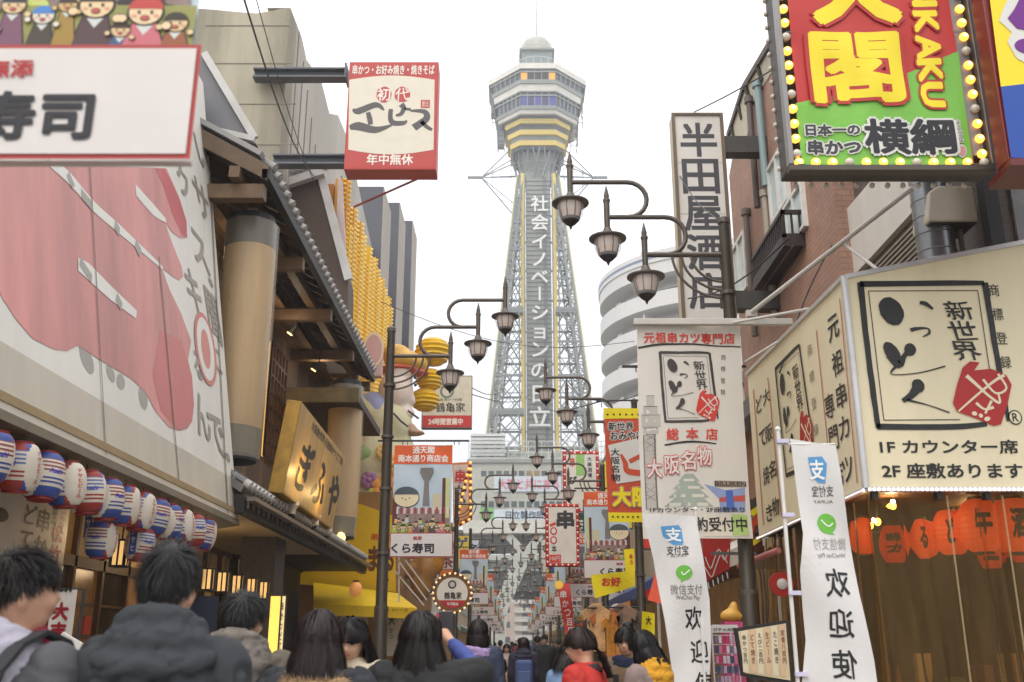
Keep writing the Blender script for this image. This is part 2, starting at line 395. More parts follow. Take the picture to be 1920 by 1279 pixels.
# service cages either side of the deck
for sg in (-1, 1):
    mb = MB(); z1_, z0_ = tz(176, 4), tz(238, 4)
    for xo, yo in ((7.6, -2.2), (6.5, -2.2), (7.6, 0), (6.5, 0)):
        zz = z0_+ (3.5 if xo > 7 else 0)
        mb.beam((TX+sg*(xo-.3), TY+yo, zz), (TX+sg*(xo-.3), TY+yo, z1_), .1); mb.beam((TX+sg*(xo-1.2), TY+yo, z0_-2.4), (TX+sg*(xo-1.0), TY+yo, zz), .1)
    for k in range(9):
        z_ = z0_-2.4+(z1_-z0_+2.4)*k/8; o_ = 0 if k > 3 else -1.0
        mb.beam((TX+sg*(7.3+o_), TY-2.2, z_), (TX+sg*(6.2+o_), TY-2.2, z_), .09); mb.beam((TX+sg*(7.3+o_), TY-2.2, z_), (TX+sg*(7.3+o_), TY, z_), .09)
    if sg < 0: mb.box(TX-7.5, TX-6.4, TY-2.0, TY-.2, z0_+3.5, z1_); mb.box(TX-6.4, TX-5.4, TY-2.0, TY-.2, z0_-2, z0_+3.5)
    mb.build('service_cage', M(128, 130, 132, rough=.5), tower)
# shaft and legs
ztop, zbot = tz(332, 3), tz(842, 7)
def hw(z): t = (z-zbot)/(ztop-zbot); return 7.8+(3.2-7.8)*t
mb = MB(); mb.box(TX-1.9, TX+1.9, TY-2.9, TY+1.5, 24, ztop+1); mb.build('lift_shaft', M(146, 150, 140, rough=.6, var=.14, sc_=.5, streak=1), tower)
mb = MB(); mb.box(TX-.2+.9, TX+1.3, TY-2.96, TY-2.9, 26, ztop)
for k in range(60):
    z_ = zbot+(ztop-zbot)*k/60; mb.box(TX-1.9, TX+1.9, TY-3.0, TY-2.93, z_, z_+.1)
mb.build('shaft_ribs', M(112, 116, 120, rough=.6), tower)
for sg in (-1, 1):
    mb = MB(); mb.box(TX+sg*2.5-.24, TX+sg*2.5+.24, TY-3.4, TY-3.0, 24.5, ztop+.5); mb.build('yellow_light_strip', TYL, tower)
    mb = MB(); mb.box(TX+sg*2.15-.12, TX+sg*2.15+.12, TY-3.35, TY-2.9, 24.5, ztop+.5); mb.box(TX+sg*3.0-.1, TX+sg*3.0+.1, TY-3.2, TY-2.9, 24.5, ztop-6); mb.build('shaft_guide', TL, tower)
nl = 9; zs = [zbot+(ztop-zbot)*(1-(1-i/nl)**1.12) for i in range(nl+1)]; zs = [zbot-3.5]+zs
for sx_ in (-1, 1):
    for sy_ in (-1, 1):
        mb = MB()
        for i in range(len(zs)-1):
            z0_, z1_ = zs[i], zs[i+1]; a0, a1 = hw(max(z0_, zbot)) if z0_ >= zbot else 7.2, hw(z1_); w_ = 1.15 if i < 5 else .85
            for (ox, oy) in ((0, 0), (w_, 0), (0, w_)):
                mb.beam((TX+sx_*(a0-ox), TY+sy_*(a0-oy), z0_), (TX+sx_*(a1-ox), TY+sy_*(a1-oy), z1_), .34 if ox+oy == 0 else .2)
            nst = 5
            for k in range(nst):
                t0, t1 = k/nst, (k+1)/nst; za, zc = z0_+(z1_-z0_)*t0, z0_+(z1_-z0_)*t1; aa, ac = a0+(a1-a0)*t0, a0+(a1-a0)*t1
                mb.beam((TX+sx_*aa, TY+sy_*aa, za), (TX+sx_*(ac-w_), TY+sy_*ac, zc), .11); mb.beam((TX+sx_*(aa-w_), TY+sy_*aa, za), (TX+sx_*ac, TY+sy_*ac, zc), .11)
                mb.beam((TX+sx_*aa, TY+sy_*aa, za), (TX+sx_*(aa-w_), TY+sy_*aa, za), .11); mb.beam((TX+sx_*aa, TY+sy_*(aa-w_), za), (TX+sx_*aa, TY+sy_*aa, zc), .1)
        mb.build('leg', TL, tower)
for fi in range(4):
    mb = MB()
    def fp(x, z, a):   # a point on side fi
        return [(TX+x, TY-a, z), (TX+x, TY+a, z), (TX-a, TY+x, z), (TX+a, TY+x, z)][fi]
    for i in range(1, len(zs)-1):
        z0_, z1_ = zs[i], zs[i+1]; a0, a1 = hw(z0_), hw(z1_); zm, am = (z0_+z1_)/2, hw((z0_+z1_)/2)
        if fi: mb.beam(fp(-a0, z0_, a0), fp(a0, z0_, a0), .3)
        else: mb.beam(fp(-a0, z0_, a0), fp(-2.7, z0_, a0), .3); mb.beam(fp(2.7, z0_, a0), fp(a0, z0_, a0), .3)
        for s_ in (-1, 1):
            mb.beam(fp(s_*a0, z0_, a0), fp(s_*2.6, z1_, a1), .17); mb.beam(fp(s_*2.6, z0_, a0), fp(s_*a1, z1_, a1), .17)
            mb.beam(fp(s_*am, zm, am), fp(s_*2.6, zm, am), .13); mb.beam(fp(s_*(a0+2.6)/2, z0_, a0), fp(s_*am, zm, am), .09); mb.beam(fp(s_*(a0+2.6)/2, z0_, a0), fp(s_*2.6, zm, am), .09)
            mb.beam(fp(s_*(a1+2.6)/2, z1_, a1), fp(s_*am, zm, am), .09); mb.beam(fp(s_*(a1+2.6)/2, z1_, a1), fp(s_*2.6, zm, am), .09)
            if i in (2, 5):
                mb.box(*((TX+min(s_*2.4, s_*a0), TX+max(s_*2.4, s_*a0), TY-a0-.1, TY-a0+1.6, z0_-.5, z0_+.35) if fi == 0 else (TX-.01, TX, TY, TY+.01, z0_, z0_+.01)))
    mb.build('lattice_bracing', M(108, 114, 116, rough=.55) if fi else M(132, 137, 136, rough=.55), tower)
# edge strips, light
for sx_ in (-1, 1):
    mb = MB()
    for i in range(len(zs)-1): mb.beam((TX+sx_*(hw(max(zs[i], zbot))+.12), TY-hw(max(zs[i], zbot))-.2, zs[i]), (TX+sx_*(hw(zs[i+1])+.12), TY-hw(zs[i+1])-.2, zs[i+1]), .14)
    mb.build('edge_strip', M(206, 204, 150), tower)
# neck struts
mb = MB()
zn0, zn1 = tz(332, 3), tz(272, 4)
for i in range(14):
    a = 2*math.pi*i/14
    for zz_, rr2 in ((zn0+1.2, 3.3), ((zn0+zn1)/2, 3.65)): mb.beam((TX+rr2*math.cos(a), TY+rr2*math.sin(a), zz_), (TX+rr2*math.cos(a+.45), TY+rr2*math.sin(a+.45), zz_), .12)
    mb.beam((TX+3.1*math.cos(a), TY+3.1*math.sin(a), zn0), (TX+4.2*math.cos(a+.3), TY+4.2*math.sin(a+.3), zn1), .2); mb.beam((TX+3.1*math.cos(a+.3), TY+3.1*math.sin(a+.3), zn0), (TX+4.2*math.cos(a), TY+4.2*math.sin(a), zn1), .16)
mb.build('neck_struts', M(140, 144, 146), tower)
# cross arms with stays
for sg in (-1, 1):
    mb = MB(); tip = V((TX+sg*11.2, TY, tz(333, 0))); zc = tip.z
    mb.beam(tip, tip-V((sg*2.2, 0, 0)), .35); q = tip-V((sg*2.2, 0, 0))
    for (x, y, z) in ((3.0, -2.4, zc+5.2), (3.0, 2.4, zc+5.2), (3.3, -2.6, zc+1.4), (3.3, 2.6, zc+1.4), (3.0, -2.6, zc-1), (3.0, -2.6, zc-6.5), (3.0, 2.6, zc-6.5)):
        e = V((TX+sg*x, TY+y, z)); mb.beam(q, e, .13)
        for t in (.3, .55, .8):
            p_ = q.lerp(e, t); mb.beam(p_, V((p_.x, TY+y*t*.6, zc+(.3 if z > zc else -.6)*t)), .06)
    mb.build('cross_arm', M(128, 132, 134), tower)
p = facing(TY-3.42, tower, eps=.05)
for ch, yc, hs in (('社', 382, 17), ('会', 417, 17), ('イ', 453, 17), ('ノ', 486, 17), ('ベ', 519, 17), ('ー', 551, 17), ('シ', 586, 18), ('ョ', 621, 18), ('ン', 655, 19), ('の', 694, 19), ('日', 738, 20), ('立', 782, 22)):
    p.text(ch, 1012-hs, yc-hs, 1012+hs, yc+hs, M(228, 228, 222, rough=.4, var=0), bold=.02, vert=True)
p.build()
# base block above the arch
BY = 134.5
bz = lambda py: W(1000, py, BY).z
bxl, bxr = W(878, 900, BY).x, W(1142, 900, BY).x
GR = M(186, 186, 174, rough=.6, var=.08, sc_=.3, kind='panel')
mb = MB(); mb.box(bxl, bxr, BY, BY+20, bz(975), bz(868)); mb.build('base_block', GR, tower)
mb = MB(); mb.box(bxl-.6, bxr+.6, BY-.8, BY+20, bz(1001), bz(976)); mb.build('canopy_edge', M(214, 212, 200, rough=.5, kind='panel'), tower)
mb = MB(); mb.box(bxl-.2, bxr+.2, BY-.3, BY+20.2, bz(868), bz(862)); mb.build('coping', TL, tower)
for row, (ya, yb) in enumerate(((883, 893), (940, 951))):
    for k in range(12):
        x0 = 902+k*14.2; a, b = W(x0, (ya+yb)/2, BY), W(x0+10, (ya+yb)/2, BY); mb = MB()
        mb.box(a.x, b.x, BY-.06, BY+.1, bz(yb), bz(ya)); mb.build('window', M(150, 124, 70, rough=.3) if (k in (6, 7) and row == 0) else M(78, 90, 92, rough=.25), tower)
p = facing(BY-.12, tower, eps=.06)
p.rect(926, 893, 1052, 922, M(206, 214, 220, rough=.5), 1, 'name_banner'); p.text('大阪と共にある', 934, 898, 1048, 918, M(214, 120, 140, var=0), h=2, bold=.02)
p.rect(926, 955, 1060, 976, M(206, 216, 222, rough=.5), 1, 'name_banner'); p.text('日立製作所', 948, 958, 1020, 974, M(60, 84, 112, var=0), h=2, bold=.02)
p.rect(901, 952, 926, 977, M(120, 186, 110, rough=.5), 1, 'green_board'); p.build()
# rooftop fence with netting posts
mb = MB()
for k in range(22):
    x = bxl+(bxr-bxl)*k/21; mb.beam((x, BY+.5, bz(868)), (x, BY+.5, bz(826)), .1)
for py in (826, 836, 847, 858): mb.beam((bxl, BY+.5, bz(py)), (bxr, BY+.5, bz(py)), .1)
for k in range(12):
    x = bxl+(bxr-bxl)*k/11; mb.beam((x, BY+.5, bz(868)), (min(x+2, bxr), BY+.5, bz(828)), .06); mb.beam((x, BY+5.5, bz(868)), (x, BY+5.5, bz(830)), .1)
mb.build('rooftop_fence', M(206, 208, 204), tower)
mb = MB(); mb.box(TX-6, TX+6.4, BY+3, BY+9, bz(868), bz(838)); mb.build('rooftop_plant_room', M(168, 172, 160, rough=.6, var=.15, sc_=.4), tower)
mb = MB()
for k in range(8): mb.box(bxl+.2, bxl+5.0, BY+1.2, BY+3, bz(868)+k*.55+.1, bz(868)+k*.55+.45)
mb.build('louvred_screen', M(214, 216, 214), tower)
# underside and arch legs
mb = MB(); mb.box(bxl-.3, bxr+.3, BY+1.5, BY+20, bz(1013), bz(1001)); mb.build('soffit', M(120, 122, 120), tower)
LEGM = M(190, 192, 182, rough=.55, var=.08, sc_=.4)
hub = W(984, 1040, BY)
for sg in (-1, 1):
    X = lambda px, py: hub.x+(W(px, py, BY).x-hub.x)*(-sg)
    mb = MB()
    HX = TX+sg*(TX-hub.x)  if sg > 0 else hub.x
    def pt(px, py):
        q = W(px, py, BY); return V((q.x if sg < 0 else 2*TX+1.2-q.x, BY, q.z))
    mb.beam(pt(984, 1038), pt(938, 1142), 1.6, 1.9); mb.beam(pt(984, 1040), pt(952, 1003), .9, 1.0); mb.beam(pt(984, 1040), pt(1014, 1003), .9, 1.0)
    mb.box(pt(984, 0).x-1.3, pt(984, 0).x+1.3, BY-.9, BY+1, bz(1052), bz(1026))
    mb.beam(pt(938, 1140), V((pt(930, 1140).x, BY, 0)), 2.0)
    mb.build('arch_leg', LEGM, tower)
mb = MB(); mb.box(bxl, bxr, BY+.1, BY+1.1, bz(1050), bz(1040)); mb.box(bxl, bxr, BY+9, BY+10, bz(1058), bz(1040)); mb.build('cross_beam', LEGM, tower)
mb = MB(); mb.box(bxl+1, bxr-1, BY+12, BY+19, bz(1112), bz(1085)); mb.box(bxl+1, bxr-1, BY+11, BY+12, bz(1100), bz(1058))
for k in range(7): mb.box(bxl+2+k*2.6, bxl+2.4+k*2.6, BY+10.8, BY+11.0, bz(1058), bz(1010))
mb.build('lower_gallery', M(140, 140, 138, rough=.6, kind='panel'), tower)
mb = MB(); mb.box(bxl+1, bxr-1, BY+11.5, BY+12.5, bz(1116), bz(1100)); mb.build('gallery_dark_band', M(72, 74, 76), tower)  # solid dark band along the gallery's lower edge

# ================================================================ street lamps
LM = M(98, 90, 82, rough=.42, metal=.35, var=.12, sc_=8); PM = M(66, 59, 48, rough=.45, metal=.3, var=.15, sc_=6)
SHADE = M(214, 190, 172, rough=.35, var=.08, sc_=9, emit=.10, ecol=(235, 200, 180)); CLEAR = M(240, 240, 240, rough=.05, var=0, alpha=.28)
def make_street_lamp():
    root = thing('street_lamp', 'x', 'street lamp', (0, 0, 0), 'ornate three-lantern street lamps')
    mb = MB(); mb.tube([(0, 0, 0), (0, 0, 1.9), (0, 0, 1.92), (0, 0, 4.0), (0, 0, 5.45)], [.088, .085, .072, .064, .052], 14); mb.build('pole', PM, root, smooth=True)
    mb = MB(); mb.lathe([(.13, .12), (.13, .3), (.10, .34), (.10, .5)], 14); mb.build('base_collar', PM, root, smooth=True)
    for z in (1.9, 2.55, 3.35, 4.02, 4.7): mb = MB(); mb.lathe([(.085-.004*(z > 3), z), (.085-.004*(z > 3), z+.035)], 14); mb.build('pole_ring', LM, root)
    mb = MB(); mb.lathe([(.06, 5.45), (.06, 5.5), (.02, 5.53)], 12); mb.build('pole_cap', LM, root)
    lx = [-.79, -1.15, -1.51]; az = [5.12, 5.52, 5.9]
    pts = [(0, 0, az[0]), (lx[0], 0, az[0])]; mb = MB(); mb.tube(pts, .026, 10); mb.build('arm', LM, root, smooth=True)
    for i in (1, 2):
        r_ = (az[i]-az[i-1])/2; xe = lx[i]+.55+ (.02 if i == 2 else .02); zc = az[i-1]+r_
        pts = [(lx[i], 0, az[i])]+[(xe+r_*math.cos(t), 0, zc+r_*math.sin(t)) for t in [math.pi/2-k*math.pi/10 for k in range(11)]]+[(xe-.1, 0, az[i-1]+.0)]
        mb = MB(); mb.tube(pts, .024, 10); mb.build('arm', LM, root, smooth=True)
    for r_ in (.27, .35, .43):
        pts = [(-.03-r_*1.18*math.cos(t)*1.0, 0, az[0]-r_*1.05*math.sin(t)) for t in [k*math.pi/2/8 for k in range(9)]]
        mb = MB(); mb.tube([(-.03-r_*1.15*math.cos(t), 0, az[0]-r_*1.05*math.sin(t)) for t in [k*math.pi/20 for k in range(11)]], .014, 8); mb.build('brace', LM, root, smooth=True)
    for i in range(3):
        x = lx[i]; a = az[i]
        mb = MB(); mb.lathe([(.028, a-.18), (.03, a+.16), (.036, a+.165), (.036, a+.19), (.024, a+.2), (.028, a+.23), (.004, a+.34)], 12, (x, 0, 0)); mb.build('finial', LM, root, smooth=True)
        mb = MB(); mb.lathe([(.035, a-.12), (.05, a-.16), (.075, a-.195), (.11, a-.205), (.185, a-.225), (.185, a-.238), (.10, a-.24)], 20, (x, 0, 0)); hat = mb.build('lamp_hat', LM, root, smooth=True)
        mb = MB(); mb.lathe([(.105, a-.24), (.108, a-.29), (.085, a-.395)], 16, (x, 0, 0)); mb.build('lamp_shade', SHADE, root, smooth=True)
        mb = MB(); mb.lathe([(.128, a-.24), (.138, a-.29), (.125, a-.36), (.085, a-.42)], 18, (x, 0, 0)); mb.build('outer_glass', CLEAR, root, smooth=True)
        mb = MB()
        for k in range(8):
            t = 2*math.pi*(k+.5)/8; mb.tube([(x+.112*math.cos(t), .112*math.sin(t), a-.24), (x+.115*math.cos(t), .115*math.sin(t), a-.3), (x+.09*math.cos(t), .09*math.sin(t), a-.4)], .006, 4)
        mb.build('lamp_cage', M(40, 36, 34, rough=.5), root)
        mb = MB(); mb.lathe([(.092, a-.392), (.09, a-.41), (.05, a-.455), (.02, a-.475), (.014, a-.49), (.004, a-.515)], 16, (x, 0, 0)); mb.build('lamp_base', M(44, 38, 36, rough=.45), root, smooth=True)
    mb = MB(); mb.beam((.12, 0, 3.985), (-1.05, 0, 3.985), .022)
    for x in (-.2, -.26, -.86, -.92): mb.beam((x, 0, 3.985), (x, 0, 3.93), .01)
    mb.build('banner_rail', DSTEEL, root)
    return root
lamp0 = make_street_lamp()
POLR = [9.06, 16.6, 22.9, 28.7, 36, 44, 53, 64, 78, 94]; POLL = [12.6, 26.8, 36, 46, 57, 70, 86, 2.1]
rl = ['nearest lamp on the right, its three lanterns high over the white hanging banner', 'lamp behind the yellow and red souvenir banner on the right', 'third lamp on the right, beside the small green and red sign', 'fourth lamp on the right, in front of the tower base windows', 'fifth lamp on the right, over the red dotted skewer sign'] + ['%s lamp on the right counting away from the camera' % q for q in ('sixth', 'seventh', 'eighth', 'ninth', 'tenth and last')]
ll = ['nearest lamp on the left, dark pole before the yellow shop wall', 'second lamp on the left, behind the vertical skewer sign', 'third lamp on the left, in front of the tower base canopy', 'fourth lamp on the left, against the arch leg'] + ['%s lamp on the left counting away from the big pole' % q for q in ('fifth', 'sixth', 'seventh and last')]+['lamp carrying the closest street banner at the upper left corner']
first = True; XR, XL = 2.09, -1.6
for i, Y in enumerate(POLR):
    o = lamp0 if first else dup(lamp0); first = False
    o.location = (XR-(.0 if i < 4 else .02*i), Y, 0); o['label'] = rl[i]
for i, Y in enumerate(POLL):
    o = dup(lamp0); o.location = (XL+(0 if i == 0 or i == 7 else .12), Y, 0); o.rotation_euler = (0, 0, math.pi); o['label'] = ll[i]

# ================================================================ street banners (from the lamps)
SKIN = [M(224, 200, 160, var=.04), M(206, 176, 132, var=.04)]
def make_banner(side):
    """orange-headed picture banner over a white name board; drawn around the pole of the left row at Y=12.6"""
    root = thing('street_banner', 'x', 'banner', (0, 0, 3.98), 'printed banners hung from the street lamps')
    dx = -1.6
    def wp(u, v):
        k = max(0, (v-2.87)/1.0)
        return (0, 0, .010*math.sin(u*17+v*3)*k+.008*math.sin(v*9+u*11)*k)
    p = Panel((0, 0, 0), X_, Z_, root, warp=wp, eps=.004, lim=.045)
    s = side   # +1: pole at left of cloth, -1: pole at right
    U = (lambda a: a) if s > 0 else (lambda a: -a)
    def rect(u0, v0, u1, v1, m, h=1, part='cloth'):
        a, b = sorted((U(u0), U(u1))); p.urect(a, v0, b, v1, m, h, part)
    ux = .47  # cloth centre offset
    c0, c1 = .10, .84
    rect(c0, 2.80, c1, 3.92, M(188, 205, 216, rough=.6, var=.08), 0)
    rect(c0, 3.68, c1, 3.92, M(222, 96, 40, rough=.6, var=.1), 1, 'heading')
    cc = U(.47); wh = M(240, 236, 230, rough=.6, var=0)
    p.utext('通天閣', cc-.14, 3.81, cc+.14, 3.905, wh, h=2, bold=.03); p.utext('南本通り商店会', cc-.32, 3.70, cc+.32, 3.80, wh, h=2, bold=.03)
    gr = M(128, 124, 120, rough=.6); dk = M(48, 44, 46, rough=.6, var=0)
    t = cc+.02*s+.02
    p.upoly([(t-.035, 3.15), (t+.055, 3.15), (t+.035, 3.48), (t-.02, 3.48)], gr, 1.4, 'tower_drawing')
    p.upoly([(t-.03, 3.47), (t+.05, 3.47), (t+.1, 3.57), (t+.09, 3.63), (t-.07, 3.63), (t-.08, 3.57)], gr, 1.4, 'tower_drawing')
    # buildings, awning row, round plain face, crowd of plain figures
    rect(.10, 2.82, .16, 3.25, M(96, 40, 44, rough=.6, var=0), 1.4, 'scenery'); rect(.72, 2.9, .76, 3.5, M(96, 40, 44, rough=.6, var=0), 1.4, 'scenery'); rect(.765, 3.0, .81, 3.5, M(196, 206, 128, rough=.6, var=0), 1.4, 'scenery'); rect(.60, 3.1, .71, 3.3, M(198, 190, 160, rough=.6, var=0), 1.4, 'scenery')
    rect(.12, 2.82, .82, 3.12, M(150, 128, 120, rough=.6, var=.2, sc_=12), 1.3, 'scenery')
    for k in range(15): rect(.15+k*.045, 3.05, .15+k*.045+.024, 3.13, M(150, 60, 66, var=0) if k % 2 else M(222, 200, 200, var=0), 1.8, 'awning_drawing')
    def E(cu, cv, a, b, m, h, part='figures', n=18): p.upoly([(U(cu)+a*math.cos(6.283*i/n), cv+b*math.sin(6.283*i/n)) for i in range(n)], m, h, part)
    E(.27, 3.25, .165, .125, dk, 1.9); E(.27, 3.25, .155, .115, M(226, 212, 176, var=.03), 2.2)
    p.upoly([(U(.27)+.155*math.cos(t_), 3.29+.10*math.sin(t_)) for t_ in [math.pi*i/10 for i in range(11)]], M(74, 86, 92, var=.05), 2.6, 'figures')
    for e in (-.05, .04, -.005): E(.27+e, 3.245-(.02 if e == -.005 else 0), .008, .008, dk, 2.9)
    rr = random.Random(3)
    cols = [(150, 70, 90), (190, 205, 110), (222, 170, 80), (90, 130, 190), (200, 90, 70), (196, 190, 176), (110, 70, 60), (160, 90, 130)]
    for k in range(26):
        cu = .14+.66*rr.random(); cv = 2.84+.16*rr.random()*(1 if k < 15 else .4); sz = .018+.014*rr.random()
        if k in (6, 14): cu, cv, sz = .2+.12*(k == 14), 2.88, .045
        E(cu, cv-sz*1.4, sz*1.1, sz*1.6, M(*cols[k % 8], var=0), 2.0+k*.04, n=10); E(cu, cv+sz*.5, sz*.85, sz*.85, SKIN[k % 2], 2.02+k*.04, n=10); E(cu, cv+sz*.9, sz*.8, sz*.5, dk, 2.04+k*.04, n=8)
    yb = M(150, 150, 84, rough=.6, var=.15, sc_=12); rect(.10, 2.80, .84, 2.93, yb, 3.15, 'scenery')
    def fig(cu, cv, r_, hair, skin, cloth, capc=None):
        h0 = 3.3+.01*cu; o2 = 1.12
        p.upoly([(U(cu)-r_*1.5, 2.80), (U(cu)+r_*1.5, 2.80), (U(cu)+r_*.8, cv-r_*.7), (U(cu)-r_*.8, cv-r_*.7)], dk, h0, 'figures'); p.upoly([(U(cu)-r_*1.35, 2.802), (U(cu)+r_*1.35, 2.802), (U(cu)+r_*.68, cv-r_*.7), (U(cu)-r_*.68, cv-r_*.7)], M(*cloth, var=.05), h0+.2, 'figures')
        E(cu, cv, r_*1.13, r_*1.0, dk, h0+.35, n=16); E(cu, cv, r_, r_*.88, M(*skin, var=.03), h0+.55, n=16)
        p.upoly([(U(cu)+r_*1.06*math.cos(t_), cv+r_*.2+r_*.85*math.sin(t_)) for t_ in [math.pi*i/8 for i in range(9)]], M(*hair, var=.05), h0+.75, 'figures')
        for e in (-.38, .38): E(cu+e*r_, cv-r_*.05, r_*.1, r_*.12, dk, h0+.95, n=8)
        E(cu, cv-r_*.45, r_*.30, r_*.2, dk, h0+.9, n=10); E(cu, cv-r_*.46, r_*.25, r_*.15, M(190, 90, 84, var=0), h0+1.05, n=10)
        p.upoly([(U(cu)-r_*.5, cv-r_*.95), (U(cu)+r_*.5, cv-r_*.95), (U(cu), cv-r_*1.6)], M(206, 210, 204, var=0), h0+.3, 'figures')
        for e in (-1, 1): E(cu+e*r_*1.35, cv-r_*(.5+.5*(e > 0)), r_*.36, r_*.34, dk, h0+1.1, n=12); E(cu+e*r_*1.35, cv-r_*(.5+.5*(e > 0)), r_*.28, r_*.26, M(*skin, var=.03), h0+1.25, n=12)
        for e in (-.66, .66): E(cu+e*r_, cv-r_*.28, r_*.16, r_*.1, M(226, 160, 140, var=0), h0+.8, n=8)
    for a_ in ((.13, 2.90, .03, (46, 50, 60), (226, 200, 150), (170, 190, 80)), (.40, 2.93, .028, (50, 56, 66), (224, 196, 150), (122, 82, 104)), (.33, 2.89, .03, (60, 40, 40), (220, 190, 140), (206, 140, 60)), (.475, 2.90, .026, (70, 130, 200), (226, 216, 200), (70, 60, 50)), (.53, 2.93, .022, (60, 50, 40), (214, 180, 120), (160, 130, 60)), (.60, 2.93, .04, (50, 40, 44), (232, 206, 160), (84, 62, 64)), (.72, 2.91, .04, (190, 70, 64), (232, 206, 166), (200, 110, 120)), (.795, 2.88, .028, (60, 54, 50), (224, 196, 150), (150, 90, 60)), (.24, 2.885, .034, (40, 50, 50), (228, 204, 160), (150, 176, 90)), (.665, 2.86, .022, (60, 40, 30), (224, 196, 150), (60, 90, 130))): fig(*a_)
    # name board
    rect(.085, 2.515, .865, 2.815, M(168, 52, 48, rough=.5, var=0), 5.2, 'board_edge'); rect(.095, 2.527, .855, 2.803, M(214, 208, 204, rough=.45, var=.05), 6, 'name_board')
    kx = .10 if s > 0 else .28+.0
    def T(st, u0, v0, u1, v1, m, bold):
        a, b = (u0, u1) if s > 0 else (u0-.955+ .0, u1-.955)
        p.utext(st, a, v0, b, v1, m, h=7, bold=bold)
    o_ = 0 if s > 0 else .25
    T('くら寿司', .10+o_, 2.56, .634+o_-.03*(s < 0), 2.688, M(34, 34, 40, var=0), .035); T('無添', .37+o_, 2.722, .48+o_, 2.772, M(176, 30, 36, var=0), .03)
    mb = MB(); mb.tube([(U(.10), .012, 3.92), (U(.84), .012, 3.92)], .009, 6); mb.build('batten', WSTEEL, root)
    mb = MB(); mb.tube([(U(.09), .012, 2.52), (U(.86), .012, 2.52)], .007, 6); mb.build('batten', WSTEEL, root)
    p.build()
    return root
bl, brr = make_banner(1), make_banner(-1)
for i, Y in enumerate(POLL[:7]+[2.1]):
    o = bl if i == 0 else dup(bl); o.location = (XL+(0 if i in (0, 7) else .12), Y-.03, 3.98)
    o['label'] = ['orange-headed picture banner on the nearest left lamp, before the robed figure', 'orange-headed picture banner on the second left lamp, over the round sign', 'orange-headed picture banner on the third left lamp', 'orange-headed picture banner on the fourth left lamp'][i] if i < 4 else ('huge close picture banner with white name board in the upper left corner' if i == 7 else '%s picture banner on the left, tiny, counting from the big pole' % ('fifth', 'sixth', 'seventh')[i-4])
for i, Y in enumerate(POLR[1:9]):
    o = brr if i == 0 else dup(brr); o.location = (XR-.06, Y-.03, 3.98)
    o['label'] = ['orange-headed picture banner beside the yellow and red souvenir banner', 'second picture banner on the right, partly behind the nearer one', 'third picture banner on the right, under the skewer sign', 'fourth picture banner on the right, narrow slice beside the red streamer'][i] if i < 4 else '%s picture banner on the right, tiny, counting from the souvenir banner' % ('fifth', 'sixth', 'seventh', 'eighth')[i-4]
# ================================================================ LEFT SIDE
def leftp(X, root=None, **k): return Panel((X, 0, 0), Y_, Z_, root, **k)
def rightp(X, root=None, **k): return Panel((X, 0, 0), -Y_, Z_, root, **k)
def WX(px, py, X):
    d = ray(px, py); return V((0, 0, CH))+d*(X/d.x)
WOOD = M(92, 66, 44, rough=.55, var=.22, sc_=5, bump=.2, streak=1); DWOOD = M(58, 42, 31, rough=.6, var=.2, sc_=6, bump=.2); LWOOD = M(128, 96, 62, rough=.5, var=.2, sc_=6, streak=1)
TILE = M(120, 117, 114, rough=.5, var=.22, sc_=7, bump=.15); TILEW = M(188, 184, 178, rough=.55, var=.2, sc_=9); BLK = M(34, 31, 29, rough=.6, var=.15)
CONC = M(168, 160, 140, rough=.85, var=.3, sc_=.9, bump=.2, streak=1)
# ---- building with the big board
ba = thing('shop_building', 'nearest left shop building behind the big white board with pink print', 'building', (-5, 9, 0))
mb = MB(); mb.box(-9, -4.75, 3, 12.0, 3.05, 8.6); mb.box(-4.75, -3.75, 3, 12.0, 3.05, 3.3); mb.build('upper_storey', M(150, 146, 138, rough=.8, streak=1), ba)
mb = MB(); mb.box(-9, -4.9, 3, 17.5, 0, 3.0); mb.build('wall', M(96, 72, 52, rough=.7), ba)
mb = MB(); mb.box(-4.9, -3.3, 3, 17.5, 2.98, 3.04); mb.build('soffit', M(168, 146, 108, rough=.6), ba)
# grey sloped side above the board's far end
mb = MB(); q = [W(330, 60, 12.35), W(384, 108, 12.35), W(474, 258, 12.35), W(384, 236, 12.35), W(330, 236, 12.35)]
mb.prism(q, (0, .5, 0)); mb.build('metal_siding', M(112, 112, 116, rough=.5, streak=1), ba)
mb = MB(); mb.beam(W(383, 100, 12.3), W(478, 260, 12.3), .06, .1); mb.beam(W(380, 240, 12.3), W(478, 262, 12.3), .08, .08); mb.build('gutter', M(196, 194, 190), ba)
board = thing('shop_sign_board', 'huge white board with faded pink print and beige lower band over the lanterns', 'sign', (-3.3, 8, 2.9))
BZ, BT = 2.9, 8.9
BV = V((-.9, 0, 5.6)).normalized(); p = Panel((-3.3, 0, BZ), Y_, BV, board)
BM = Matrix((p.n, Y_, BV)).transposed().to_4x4(); BM.translation = V((-3.3, 0, BZ)); BL = (BT-BZ)/BV.z
seam = [4.3]+[p.q(x, y)[0] for x, y in ((182, 560), (312, 700), (415, 800))]+[12.1]
for i in range(4):
    mb = MB(); mb.box(-.12, 0, seam[i]+.004, seam[i+1]-.004, .02, BL, BM); mb.build('panel', M(229, 226, 216, rough=.5, var=.07, sc_=1.2, streak=1), board, bevel=.004)
mb = MB(); mb.box(-.3, -.125, 4.3, 12.1, 0, BL, BM); mb.build('frame', M(150, 144, 132, rough=.6), board)
mb = MB(); mb.box(-.32, .01, 4.3, 12.12, -.05, .02, BM); mb.build('bottom_trim', M(116, 104, 84, rough=.6), board)
